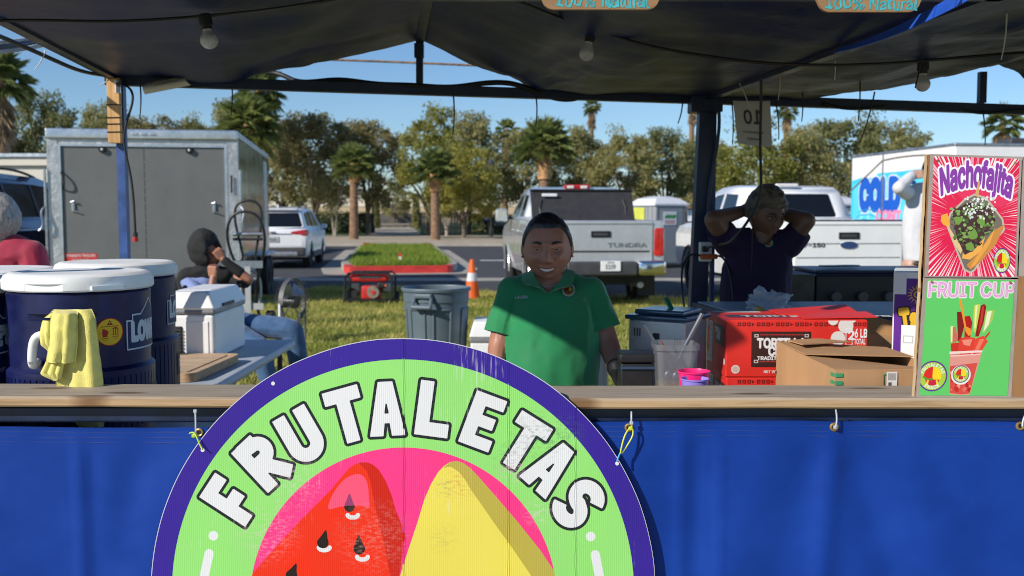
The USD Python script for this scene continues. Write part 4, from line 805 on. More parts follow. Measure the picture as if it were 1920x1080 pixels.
# ======================================================================= boards hanging above the counter
def hang_sign(x0, x1, yb, D, txt, label, seed):
    g = Polygon([(x0 + 26, yb), (x1 - 26, yb)] + [(x1 - 26 + 22 * math.sin(a), yb - 22 + 22 * math.cos(a) * (1 if a < 1 else 1)) for a in np.linspace(.3, 1.3, 5)] + [(x1 + 4, yb - 34), (x1 + 4, yb - 130), (x0 - 4, yb - 130), (x0 - 4, yb - 34)] + [(x0 + 26 - 22 * math.sin(a), yb - 22 + 22 * math.cos(a)) for a in np.linspace(1.3, .3, 5)]).buffer(0)
    m = trimesh.creation.extrude_polygon(g, 1., engine='earcut'); v = np.array([at(x, y, D) + [0, (1 - z) * .012, 0] for x, y, z in m.vertices])
    t = thing('wooden_sign', label, 'sign', (at((x0 + x1) / 2, yb, D)[0], D, at(0, yb, D)[2])); part(t, 'board', trimesh.Trimesh(v, m.faces, process=False), 'sign_wood', world=True)
    tg = text_poly(txt, 21, 3, sx=.92); rr = random.Random(seed); cx = (x0 + x1) / 2; b = tg.bounds
    tg = shapely.transform(place(tg, cx + 4, yb - 15, 1.), lambda c_: c_ + np.c_[1.6 * np.sin(c_[:, 1] * .5 + seed), 1.4 * np.sin(c_[:, 0] * .16 + seed)]); fl = flat2d(tg.buffer(0))
    part(t, 'lettering', face_to(trimesh.Trimesh(np.array([at(*p, D) + [0, -.0008, 0] for p in fl[0]]), fl[1], process=False), (0, -1, 0)), 'teal_paint', world=True)
    for xx in (x0 + 30, x1 - 30): a = at(xx, yb - 120, D); part(t, 'cord', tube([a + [0, .006, 0], a + [0, .002, .2 + .1]], .0018, 5), 'black_plastic', world=True)
M('teal_paint', (.05, .36, .40), .5, var=.25, vs=40.)
hang_sign(1012, 1240, 17.5, 2.42, '100% Natural', 'brown wooden board reading 100% Natural, hung at top centre', 1)
hang_sign(1530, 1730, 22, 2.42, '100% Natural', 'brown wooden board reading 100% Natural, hung at top right', 2)

# ======================================================================= lights, cables, ties under the roof
def px3(pts): return np.array([at(*p) for p in pts])
M('bulb_glass', (.42, .41, .42), .22, var=.05, vs=20., spec=.6); M('bulb_base', (.5, .5, .5), .4)
BULBS = [((383, 27), (395, 92), 3.3, 'hanging light bulb at the left of the tarp roof'), ((1110, 52), (1097, 114), 3.85, 'tilted light bulb hanging right of the ridge pole'), ((1731, 112), (1730, 172), 3.95, 'light bulb hanging below the right bay tarp')]
for a, b, D, lab in BULBS:
    p, q = at(*a, D), at(*b, D); L_ = np.linalg.norm(q - p); t = thing('light_bulb', lab, 'light bulb', q, group=None); R = trimesh.geometry.align_vectors([0, 0, -1], (q - p) / L_)
    def pl(m): m = m.copy(); m.apply_transform(R); m.apply_translation(p); return m
    so = lathe([(0, 0), (.019, 0), (.022, -.006), (.022, -L_ * .34), (.018, -L_ * .36), (.018, -L_ * .44), (0, -L_ * .44)], 18); part(t, 'socket', pl(so), 'black_plastic', 40, world=True)
    r_ = .0285; pr = [(.0135, -L_ * .44), (.0150, -L_ * .50), (.019, -L_ * .56)] + [(r_ * math.cos(th), -(L_ - r_) + r_ * math.sin(th)) for th in np.radians(np.linspace(28, -90, 14))]; pr[-1] = (0, -L_)
    part(t, 'globe', pl(lathe(pr, 24)), 'bulb_glass', 40, world=True); part(t, 'collar', pl(lathe([(.0137, -L_ * .37), (.0152, -L_ * .40), (.0152, -L_ * .47), (.0137, -L_ * .47)], 20)), 'bulb_base', 40, world=True)
def cable(pts, r, label, m='black_plastic', cat='cable', name='cable', n=50): return obj(name, tube(spline(px3(pts), n), r, 6), m, label, cat, True)
cable([(-60, 44, 3.0), (60, 38, 3.1), (200, 40, 3.2), (383, 30, 3.3), (470, 22, 3.2), (640, -4, 3.0)], .0052, 'black light string cable crossing the left slope of the roof')
cable([(930, -14, 3.2), (1000, 14, 3.4), (1110, 54, 3.8), (1200, 82, 3.75), (1290, 100, 3.7), (1420, 117, 3.7), (1560, 122, 3.7), (1731, 114, 3.9), (1930, 98, 3.6)], .0058, 'black light string cable crossing from ridge to the right bay')
cable([(-20, 62, 3.5), (28, 80, 3.8), (100, 112, 4.1), (160, 135, 4.5), (215, 144, 4.8)], .0085, 'thick black cable sagging outside the left eave')
cable([(-40, 102, 4.0), (40, 92, 4.5), (80, 84, 5.2)], .010, 'weathered grey cord left of the eave, lower', 'pale_bark'); cable([(-40, 84, 4.0), (20, 78, 4.5), (60, 73, 5.2)], .010, 'weathered grey cord left of the eave, upper', 'pale_bark')
cable([(-40, 90, 4.0), (20, 86, 4.5), (75, 76, 5.0)], .012, 'short black cord left of the eave', 'black_plastic')
cable([(500, 137, 5.1), (520, 138, 5.1), (545, 148, 5.05), (570, 154, 5.0), (630, 150, 5.0), (700, 157, 5.0), (770, 160, 5.0), (850, 163, 5.03), (900, 157, 5.03), (960, 157, 5.03), (1000, 170, 5.06), (1100, 178, 5.1)], .0135, 'thick grey black cable lying along the rear beam', 'black_plastic', n=90)
cable([(300, 100, 11.), (620, 112, 11.), (760, 117, 11.), (900, 123, 11.), (1100, 128, 11.)], .013, 'thin brown overhead wire crossing the gable opening', 'palm_bark')
cable([(235, 160, 4.8), (246, 170, 4.8), (240, 220, 4.8), (233, 265, 4.8), (243, 320, 4.8), (252, 400, 4.8), (254, 438, 4.8)], .0058, 'black cord hanging along the rear left post')
t = thing('cord_plug', 'small red plug at the end of the hanging black cord', 'plug', at(254, 442, 4.8)); a, b = at(254, 436, 4.8), at(254, 444, 4.8); part(t, 'plug_neck', cyl(a, b, .011), 'black_plastic', world=True); part(t, 'plug_body', cyl(b + [0, 0, -.0005], at(254, 453, 4.8), .013), 'tail_red', world=True)
cable([(1345, 188, 5.1), (1348, 240, 5.1), (1340, 300, 5.1), (1332, 350, 5.1), (1332, 455, 5.1)], .009, 'dark green cable running down the rear middle post', 'navy_steel')
cable([(1427, 150, 4.3), (1426, 230, 4.35), (1426, 300, 4.4), (1420, 380, 4.45), (1395, 425, 4.5), (1365, 455, 4.7), (1325, 466, 5.0)], .0065, 'dark cord hanging in front of the number sheet to the outlet', 'black_plastic')
cable([(1545, 193, 5.2), (1570, 201, 5.2), (1610, 204, 5.2), (1660, 199, 5.2)], .008, 'dark cable loop below the right beam, nearer the post'); cable([(1800, 203, 5.3), (1830, 211, 5.3), (1870, 211, 5.3), (1925, 206, 5.3)], .008, 'dark cable loop below the right beam at the frame edge')
TIES = [(434, 148, 433, 216, 4.95, 0, 'dark tie hanging from the rear beam right of the paper cone'), (850, 178, 849, 252, 5.0, 0, 'dark tie hanging from the rear beam right of the king post'), (1005, 180, 1004, 238, 5.05, 0, 'dark tie hanging from the beam above the stocky palm'), (1280, 186, 1271, 232, 5.1, 0, 'thin dark tie left of the middle post'), (1503, 160, 1503, 228, 4.9, 0, 'dark tie straight below the right bay seam'), (1611, 115, 1609, 228, 4.4, 0, 'long dark tie below the right bay cable'), (1640, 172, 1612, 268, 4.9, 0, 'slanting double dark tie under the right hem'), (1842, 206, 1847, 272, 5.3, 0, 'thick dark tie under the right king post'), (1454, 190, 1460, 262, 5.1, 0, 'dark tie right of the number sheet'), (1372, 190, 1373, 272, 5.1, 0, 'dark tie along the left edge of the number sheet'),
        (1385, 153, 1406, 208, 4.6, 1, 'white tie tail above the number sheet'), (1461, 124, 1459, 188, 4.4, 1, 'white tie tail at the dark seam'), (1561, 77, 1565, 150, 3.9, 1, 'white tie tail below the sunlit blue tarp strip'), (1887, 14, 1877, 112, 3.2, 1, 'long white tie tail at the upper right'), (85, 95, 64, 132, 4.0, 1, 'white tie tail below the left eave'), (203, 150, 185, 160, 4.7, 1, 'short white tie tail left of the timber block'), (262, 150, 262, 222, 4.75, 0, 'dark tie slanting below the paper cone'), (1735, 40, 1716, 165, 3.8, 0, 'thin dark wire beside the right light bulb')]
M('tie_white', (.55, .54, .52), .5)
for x0, y0_, x1, y1_, D, w, lab in TIES:
    a, b = at(x0, y0_, D), at(x1, y1_, D); mid = (a + b) / 2 + [.006, 0, 0]; obj('cable_tie', tube(spline([a, mid, b], 10), .0042 if not w else .0032, 5, r_end=.0028 if not w else .0016), 'tie_white' if w else 'black_plastic', lab, 'cable tie', True)
# timber block strapped to the left post, with an outlet box
pb = at(216, 210, 4.83); z1, z0 = at(216, 147, 4.83)[2], at(216, 269, 4.83)[2]; x0, x1 = at(205, 200, 4.83)[0], at(229, 200, 4.83)[0]
t = thing('timber_block', 'orange timber block strapped with wire to the rear left post', 'timber', (pb[0], 4.83, z0))
xm = (x0 + x1) / 2; part(t, 'timber', rbox((x0 + .0165, 4.815, (z0 + z1) / 2), (.032, .03, z1 - z0), .003), 'post_wood', world=True); part(t, 'timber', rbox((x1 - .0165, 4.815, (z0 + z1) / 2), (.032, .03, z1 - z0), .003), 'post_wood', world=True)
for yy_ in (197, 221, 233, 248): z = at(0, yy_, 4.8)[2]; part(t, 'wire_strap', tube(np.array([(x0 - .001, 4.832, z), (x0 - .001, 4.798, z + .001), (x1 + .001, 4.798, z + .002), (x1 + .001, 4.84, z), (x0, 4.84, z)]), .0028, 5), 'black_plastic', world=True)
t = thing('outlet_box', 'small grey outlet box at the top of the timber block', 'outlet', at(221, 163, 4.79)); part(t, 'box_body', rbox(at(221, 163, 4.785), (.024, .02, .062), .003), 'aluminium', 30, world=True); part(t, 'outlet_cover', rbox(at(221, 163, 4.772), (.018, .004, .05), .001), 'grey_trim', world=True)
t = thing('outlet_box', 'white outlet strip on the rear middle post with orange plug', 'outlet', at(1322, 472, 5.1)); part(t, 'box_body', rbox(at(1322, 472, 5.1), (.062, .03, .10), .006), 'white_plastic', 30, world=True); M('orange_plastic', (.55, .10, .02), .5, var=.2); part(t, 'orange_plug', rbox(at(1329, 481, 5.07), (.09, .03, .026), .008), 'orange_plastic', 30, world=True); part(t, 'black_plug', rbox(at(1322, 467, 5.07), (.03, .025, .03), .006), 'black_plastic', 30, world=True)
cable([(1312, 479, 5.07), (1295, 478, 5.05), (1282, 495, 5.0), (1279, 540, 4.9), (1284, 580, 4.6), (1282, 597, 4.2)], .006, 'black extension cord looping left of the middle post'); cable([(1345, 480, 5.05), (1365, 500, 4.9), (1374, 540, 4.8), (1366, 572, 4.55)], .006, 'black cord dropping right of the middle post to the side counter')
# paper sheet numbered 10, seen from behind, and a folded paper cone
M('paper_back', (.46, .43, .39), .8, var=.06); M('paper', (.62, .58, .48), .8, var=.05); M('ink', (.06, .06, .06), .8)
nsP, nt_ = 12, 14; P = np.zeros((nsP, nt_, 3))
TL, TR, BR, BL = at(1374, 189, 4.75), at(1444, 189, 4.75), at(1449, 276, 4.75), at(1384, 268, 4.75)
def shp(u, v): p = TL * (1 - u) * (1 - v) + TR * u * (1 - v) + BR * u * v + BL * (1 - u) * v; return p + np.array([0, .014 * math.sin(u * 3.1) + .012 * v * v, 0])
for i in range(nsP):
    for j in range(nt_): P[i, j] = shp(i / (nsP - 1), j / (nt_ - 1))
t = thing('number_sheet', 'hanging paper sheet seen from behind with reversed number 10', 'paper sign', (TL + TR) / 2); part(t, 'sheet', sheet(P, .0012), 'paper_back', True, world=True)
tg = affinity.scale(place(text_poly('10', .30, 3, sx=1.0), .5, .36), -1, 1, origin=(.5, .36)); fl = flat2d(tg, .04); part(t, 'number_print', face_to(trimesh.Trimesh(np.array([shp(*p) + [0, -.003, 0] for p in fl[0]]), fl[1], process=False), (0, -1, 0)), 'ink', world=True)
M('faint_ink', (.17, .16, .145), .8)
for yy_, w_ in ((.71, .58), (.86, .38)):
    lines = unary_union([sbox(.5 - w_ / 2 + w_ * k / 11, yy_ - .022 - .012 * (k % 3 == 0), .5 - w_ / 2 + w_ * (k + .62) / 11, yy_ + .022) for k in range(11)]); fl = flat2d(lines, .05); part(t, 'faint_print', face_to(trimesh.Trimesh(np.array([shp(*p) + [0, -.003, 0] for p in fl[0]]), fl[1], process=False), (0, -1, 0)), 'faint_ink', world=True)
t = thing('paper_cone', 'folded cream paper sheet hanging like a cone below the left beam', 'paper sign', at(315, 160, 4.8))
A, B_, C_, D_ = at(278, 154, 4.85), at(347, 141, 4.85), at(358, 160, 4.75), at(272, 177, 4.75)
P = np.array([[A * (1 - u) * (1 - v) + B_ * u * (1 - v) + C_ * u * v + D_ * (1 - u) * v + np.array([0, -.05 * math.sin(v * 3.1), 0]) for v in np.linspace(0, 1, 8)] for u in np.linspace(0, 1, 10)]); part(t, 'sheet', sheet(P, .001), 'paper', True, world=True)
for k in range(2):
    a, b = A * .2 + D_ * .8, B_ * .2 + C_ * .8; q = [a * (1 - u) + b * u + np.array([0, -.045, .012 + .014 * k]) for u in np.linspace(.25, .8, 2)]; part(t, 'print_line', tube(q, .0022, 4), 'faint_ink', world=True)
# cable ties that hold the round sign
def tie(pts, r, m, label, knot=None):
    p = px3(pts); t = thing('cable_tie', label, 'cable tie', p[0]); part(t, 'strap', tube(spline(p, 26), r, 6), m, True, world=True)
    if knot is not None: part(t, 'tie_head', rbox(at(*knot), (.009, .006, .009), .0015), m, world=True)
M('tie_clear', (.42, .45, .50), .35, var=.1); M('tie_lime', (.42, .62, .06), .4); M('tie_yellow', (.62, .62, .05), .4); M('tie_blue', (.03, .30, .62), .4)
D0 = PD - .012
tie([(366, 768, D0 + .01), (367, 790, D0), (367, 812, D0)], .0024, 'tie_clear', 'clear plastic strap hanging at the left of the round sign', (366, 771, D0))
tie([(355, 813, D0), (364, 812, D0 - .004), (369, 820, D0 - .01), (375, 834, D0 - .014), (380, 843, D0 - .02)], .0022, 'tie_lime', 'lime green tie through the left hole of the sign', (363, 817, D0 - .002))
tie([(1184, 772, D0 + .01), (1184, 785, D0), (1184, 796, D0)], .0024, 'tie_clear', 'clear plastic strap hanging at the right of the round sign', (1184, 793, D0))
tie([(1184, 798, D0), (1187, 812, D0 - .002), (1178, 832, D0 - .006), (1164, 850, D0 - .012), (1166, 836, D0 - .014), (1174, 812, D0 - .008), (1181, 802, D0)], .0021, 'tie_yellow', 'yellow tie loop through the right hole of the sign', (1182, 803, D0 - .001))
tie([(1165, 846, D0 - .01), (1160, 856, D0 - .014), (1157, 866, D0 - .018)], .0023, 'tie_blue', 'short blue tie end at the right hole of the sign')
tie([(1567, 768, PD - .002), (1569, 785, PD - .004), (1567, 801, PD - .006)], .0024, 'tie_clear', 'clear plastic tie holding the skirt eyelet at right', (1566, 801, PD - .004))
tie([(1930, 768, PD), (1918, 790, PD - .002), (1917, 800, PD - .006)], .0024, 'tie_clear', 'clear plastic tie at the right frame edge')
for x, y in ((380, 844), (1157, 869), (512, 719)): q = at(x, y, SD); part(sg, 'tie_hole', cyl(q + [0, -.0006, 0], q + [0, .002, 0], .005, 14), 'fluted_board', world=True)
# ======================================================================= things on and behind the counter
M('cooler_blue', (.006, .010, .066), .36, var=.3, vs=9., bump=.35, bs=260., bd=.0006)
M('lid_white', (.82, .82, .81), .42, var=.03, vs=6., bump=.3, bs=220., bd=.0008)
def cyl_print(layers, R, cx, cy, a0, z0, maxlen=.012):
    """flat ink wrapped on a cylinder: shape x = arc length from angle a0 (0 = towards the camera, + to the right), y = height"""
    def fm(v):
        a = a0 + v[:, 0] / R; return np.c_[cx + R * np.sin(a), cy - R * np.cos(a), z0 + v[:, 1]]
    m, c = print_mesh(layers, fm, maxlen); v, f = m.vertices, m.faces; n = np.cross(v[f[:, 1]] - v[f[:, 0]], v[f[:, 2]] - v[f[:, 0]]); out = v[f].mean(1) - [cx, cy, 0]; out[:, 2] = 0
    bad = (n * out).sum(1) < 0; f = f.copy(); f[bad] = f[bad][:, ::-1]; return trimesh.Trimesh(v, f, process=False), c
def drinks_cooler(px, D, ztop, label, rot=0.0, sticker=True, handle=True, la=.70):
    cx = (px - 960) / F * D; R = .205; zb = ztop - .545; t = thing('drinks_cooler', label, 'drinks cooler', (cx, D, zb))
    Hh = .545; body = lathe([(0, 0), (R - .012, 0), (R, .012), (R + .004, .06), (R + .004, .265), (R - .008, .275), (R - .004, Hh - .058), (R - .012, Hh - .05), (R - .03, Hh - .05)], 96)
    bd_ = [man(body.copy() if body.is_watertight else lathe([(0, 0), (R - .012, 0), (R, .012), (R + .004, .06), (R + .004, .265), (R - .008, .275), (R - .004, Hh - .058), (R - .012, Hh - .05), (0, Hh - .05)], 96))]
    m = bd_[0]; ribs = []
    for k in range(64):
        a = k / 64 * 2 * math.pi; r_ = m3.Manifold.cube([.004, .006, .155], True).translate([0, -(R + .004), .17]).rotate([0, 0, math.degrees(a)]); ribs.append(r_)
    m = m - m3.Manifold.batch_boolean(ribs, m3.OpType.Add)
    # grip recess above the handle
    m = m - m3.Manifold.cube([.19, .05, .02], True).translate([0, -R + .004, .425]).rotate([0, 0, math.degrees(rot)])
    part(t, 'body', m, 'cooler_blue', 25)
    lid = lathe([(0, Hh - .049), (R + .001, Hh - .049), (R + .006, Hh - .044), (R + .006, Hh - .022), (R, Hh - .008), (R - .014, Hh), (R - .03, Hh + .001), (R - .05, Hh - .003), (0, Hh - .004)], 96); lid = man(lid)
    lid = lid + m3.Manifold.cube([.09, .03, .012], True).translate([0, -R + .002, Hh - .038]).rotate([0, 0, math.degrees(rot + .62)]) - m3.Manifold.cube([.11, .02, .02], True).translate([0, -R - .008, Hh - .035]).rotate([0, 0, math.degrees(rot - .2)])
    part(t, 'lid', lid, 'lid_white', 30)
    tb = lathe([(R - .02, Hh - .0495), (R + .0065, Hh - .0495), (R + .0065, Hh - .0465), (R - .02, Hh - .0465)], 72); 
    if handle:
        for s in (0, math.pi):
            a = rot + s; c, s_ = math.cos(a), math.sin(a); hp = [(-.066, -R + .01, .30), (-.066, -R - .03, .305), (-.063, -R - .036, .340), (-.05, -R - .038, .376), (0, -R - .038, .380), (.05, -R - .038, .376), (.063, -R - .036, .340), (.066, -R - .03, .305), (.066, -R + .01, .30)]
            hm = tube(spline(np.array(hp), 40), .0125, 10); hm.apply_transform(trimesh.transformations.rotation_matrix(a, [0, 0, 1])); hd = part(t, 'handle', hm, 'white_plastic', True)
            for xx in (-.066, .066): q = cyl((xx, -R - .044, .306), (xx, -R - .0405, .306), .006, 12); q.apply_transform(trimesh.transformations.rotation_matrix(a, [0, 0, 1])); part(hd, 'screw', q, 'steel')
    if sticker:
        g = Point(0, 0).buffer(.0405, 24); tri_ = Polygon([(-.009, .020), (.009, .020), (0, .034)])
        bar = lambda x0, x1, y, hh=.0022: sbox(x0, y, x1, y + hh)
        pic = unary_union([Point(-.014, -.002).buffer(.009), sbox(-.022, -.014, -.008, -.004), Point(-.018, .006).buffer(.004)]); pic2 = unary_union([sbox(.006, -.010, .026, -.0085)] + [sbox(.008 + .007 * k, -.008, .011 + .007 * k, .008) for k in range(3)] + [Polygon([(.004, .008), (.028, .008), (.016, .014)])])
        mm, cc = cyl_print([(g, lin(200, 30, 20)), (g.buffer(-.0028), lin(238, 196, 30)), (tri_, lin(140, 20, 16)), (sbox(-.0012, .0235, .0012, .029), lin(238, 196, 30)), (bar(-.026, .026, .015), lin(180, 60, 20)), (pic, lin(190, 30, 20)), (pic2, lin(190, 30, 20)), (bar(-.024, -.004, -.019), lin(190, 90, 20)), (bar(-.022, -.006, -.0235, .0016), lin(190, 90, 20)), (bar(.006, .026, -.015), lin(190, 90, 20)), (bar(.009, .023, -.020, .0016), lin(190, 90, 20))], R - .0034, 0, 0, .80, .378); part(t, 'warning_sticker', mm, 'cooler_print', color=cc, label='round yellow warning sticker with red border')
    wht, nav = (.62, .64, .68), lin(24, 40, 84)
    out = Polygon([(0, 0), (0, .088), (.022, .088), (.022, .105), (.06, .105), (.115, .150), (.17, .105), (.208, .105), (.208, .088), (.23, .088), (.23, 0)]); txt = text_poly("LOWE'S", .050, 8, sx=.86); b = txt.bounds; txt = affinity.translate(affinity.scale(txt, .195 / (b[2] - b[0]), 1, origin=(b[0], 0)), .018 - b[0], .028)
    mm, cc = cyl_print([(out, wht), (out.buffer(-.0042, join_style=2), nav), (txt.buffer(.001), wht)], R - .0038, 0, 0, la, .318); part(t, 'store_logo', mm, 'cooler_print', color=cc, label='white outlined house shaped store logo')
    txt = text_poly('IGLOO', .026, 6, sx=1.0); b = txt.bounds; pl = sbox(-.018, -.03, b[2] + .018, .05); mm, cc = cyl_print([(pl.difference(txt), lin(20, 30, 66)), (txt, (.5, .53, .58)), (sbox(0, -.016, b[2], -.011), (.3, .32, .38))], R + .0055, 0, 0, la + .36, .155); part(t, 'maker_plate', mm, 'cooler_print', color=cc, label='embossed plate reading IGLOO')
    return t
drinks_cooler(147, 2.985, 1.327, 'front blue drinks cooler with yellow towel on its white handle', rot=.14, la=1.06)
drinks_cooler(218, 3.62, 1.326, 'blue drinks cooler behind and right of the towel cooler', rot=-.1, sticker=False, la=1.34)
drinks_cooler(-8, 3.66, 1.30, 'blue drinks cooler whose white lid shows behind the towel cooler at left', sticker=False, rot=.3)
drinks_cooler(-126, 2.93, 1.315, 'blue drinks cooler cut off by the left photo edge', rot=-.35, sticker=False)
# tables
M('table_grey', (.40, .44, .50), .5, var=.05, vs=6., bump=.1, bs=120.); M('table_blue', (.26, .33, .45), .55, var=.08, vs=5.)
def table(name, x0, x1, y0, y1, z, label, mat_='table_grey', th=.04, r=.02, legs=True):
    t = thing(name, label, 'table', ((x0 + x1) / 2, (y0 + y1) / 2, 0)); part(t, 'table_top', rbox(((x0 + x1) / 2, (y0 + y1) / 2, z - th / 2), (x1 - x0, y1 - y0, th), r), mat_, 30, world=True)
    for xx in (x0 + .08, x1 - .08):
        for yy in (y0 + .08, y1 - .08): part(t, 'leg', cyl((xx, yy, 0), (xx, yy, z - th), .016), 'grey_trim', world=True)
    return t
table('folding_table', -2.6, -.98, 2.79, 3.92, .785, 'folding table under the blue drinks coolers')
table('folding_table', -2.3, -1.30, 4.36, 5.95, .745, 'light grey folding table under the cutting board and white chest cooler', th=.05)
table('folding_table', .36, 2.2, 3.18, 4.3, .745, 'folding table under the boxes right of the woman')
table('plywood_shelf', .28, 1.9, 2.765, 3.165, .925, 'narrow shelf behind the counter under the cups and tub', 'cutting_wood', .018, .004)
# towel on the handle of the front cooler
M('towel', (.74, .66, .17), .95, var=.10, vs=30., bump=.9, bs=420., bd=.003, sheen=.4)
def towel_panel(rows, th=.0035, n=30, seed=1, amp=.006):
    """rows: (y px, x left, x right, D) down the cloth"""
    rows = np.array(rows, float); vs_ = np.linspace(0, 1, 46); r = np.array([np.interp(vs_, np.linspace(0, 1, len(rows)), rows[:, k]) for k in range(4)]).T; P = np.zeros((n, 46, 3))
    for i in range(n):
        for j in range(46):
            u = i / (n - 1); y, a, b, D = r[j]; P[i, j] = at(a + (b - a) * u, y, D - amp * math.sin(u * 6 + seed + j * .05) * min(1, j / 12) - .012 * (1 - (2 * u - 1) ** 2))
    P += .0035 * (fbm(P * 26, 3, seed)[..., None] - .5) * [1, 1.6, 1]; P[..., 1] -= (.005 * np.sin(np.linspace(0, 1, n)[:, None] * 15 + seed) * np.linspace(.2, 1, 46)[None, :])
    return sheet(P, th)
tw = thing('towel', 'yellow towel hanging over the handle of the front drinks cooler', 'towel', at(135, 650, 2.73))
part(tw, 'back_panel', towel_panel([(588, 96, 160, 2.740), (582, 100, 170, 2.722), (600, 108, 178, 2.715), (650, 112, 183, 2.715), (700, 108, 190, 2.712), (745, 104, 193, 2.708), (800, 150, 192, 2.785)], seed=2, amp=.008), 'towel', True, world=True)
part(tw, 'front_fold', towel_panel([(596, 82, 120, 2.742), (585, 96, 146, 2.714), (590, 98, 146, 2.690), (620, 92, 146, 2.682), (660, 90, 145, 2.680), (680, 86, 143, 2.684)], seed=4, amp=.005), 'towel', True, world=True)
part(tw, 'side_fold', towel_panel([(602, 82, 100, 2.705), (625, 77, 101, 2.690), (645, 80, 104, 2.692), (660, 96, 108, 2.70), (680, 88, 118, 2.696), (700, 78, 114, 2.690), (712, 104, 112, 2.698)], seed=7, amp=.004), 'towel', True, world=True)
# white chest cooler with grey band
M('cooler_band', (.20, .20, .21), .35, var=.05)
def chest_cooler(x0, x1, y0, y1, z0, z1, label, rz=0.0, grille=True):
    cx, cy = (x0 + x1) / 2, (y0 + y1) / 2; t = thing('chest_cooler', label, 'cooler', (cx, cy, z0), rz); w, d, h_ = x1 - x0, y1 - y0, z1 - z0
    part(t, 'body', rbox((0, 0, h_ * .34), (w * .97, d * .97, h_ * .68), .02), 'white_plastic', 30); part(t, 'band', rbox((0, 0, h_ * .71), (w * .99, d * .99, h_ * .085), .012), 'cooler_band', 30)
    l = m3.Manifold.batch_hull([m3.Manifold.sphere(.014, 8).translate([sx * (w / 2 - .014), sy * (d / 2 - .014), h_ * .77]) for sx in (-1, 1) for sy in (-1, 1)] + [m3.Manifold.sphere(.018, 8).translate([sx * (w / 2 - .05), sy * (d / 2 - .04), h_ - .018]) for sx in (-1, 1) for sy in (-1, 1)])
    part(t, 'lid', l, 'white_plastic', 30)
    for sx in (-.25,): part(t, 'lid_panel', rbox((0, 0, h_ - .002), (w * .62, d * .6, .008), .003), 'white_plastic')
    part(t, 'front_panel', rbox((w * .16, -d * .485, h_ * .32), (w * .42, .008, h_ * .5), .003), 'white_plastic')
    if grille:
        g = part(t, 'vent_grille', rbox((-w * .22, -d * .487, h_ * .30), (w * .2, .012, h_ * .4), .004), 'black_plastic')
        for k in range(7): part(g, 'slat', bx(-w * .31, -w * .13, -d * .487 - .012, -d * .487 - .0065, h_ * (.14 + .05 * k), h_ * (.16 + .05 * k)), 'grey_trim')
    part(t, 'latch', rbox((w / 2 + .002, -d * .1, h_ * .78), (.008, d * .35, .018), .003), 'grey_trim')
    lg = text_poly('ICECO', .03, 4); fl = flat2d(lg); b = lg.bounds; v = np.c_[np.full(len(fl[0]), w * .485 + .001), (fl[0][:, 0] - b[2] / 2) * .8, fl[0][:, 1] + h_ * .5]
    return t
chest_cooler(at(300, 600, 5.05)[0], at(402, 600, 5.05)[0], 5.06, 5.66, .746, 1.10, 'white chest cooler with grey band on the table behind the drinks coolers')
x0 = at(1058, 640, 4.9)[0]; chest_cooler(x0, at(1143, 640, 4.9)[0], 4.9, 5.3, .55, .95, 'white cooler behind the left arm of the woman in green', grille=False)
obj('cooler_stand', rbox(((x0 + at(1143, 640, 4.9)[0]) / 2, 5.1, .274), (.24, .38, .548), .01), 'table_blue', 'pale blue box under the white cooler behind the woman', 'box', 30)
x0 = at(880, 640, 8.6)[0]; chest_cooler(x0, x0 + .62, 8.6, 9.05, 0, .56, 'white cooler on the grass beside the grey trash can', grille=False)
# cutting board
cb = thing('cutting_board', 'wooden cutting board with a juice groove on the grey table', 'cutting board', (-1.62, 4.72, .746)); q = Polygon([(-2.05, 4.40), (-1.42, 4.40), (-1.385, 5.05), (-2.05, 5.05)]).buffer(-.05).buffer(.05, quad_segs=5); m = man(ext(q, .04, .747)); inner = q.buffer(-.035); grv = inner.difference(inner.buffer(-.016)); m = m - man(ext(grv, .02, .780))
part(cb, 'board', m, 'cutting_wood', 25, world=True)


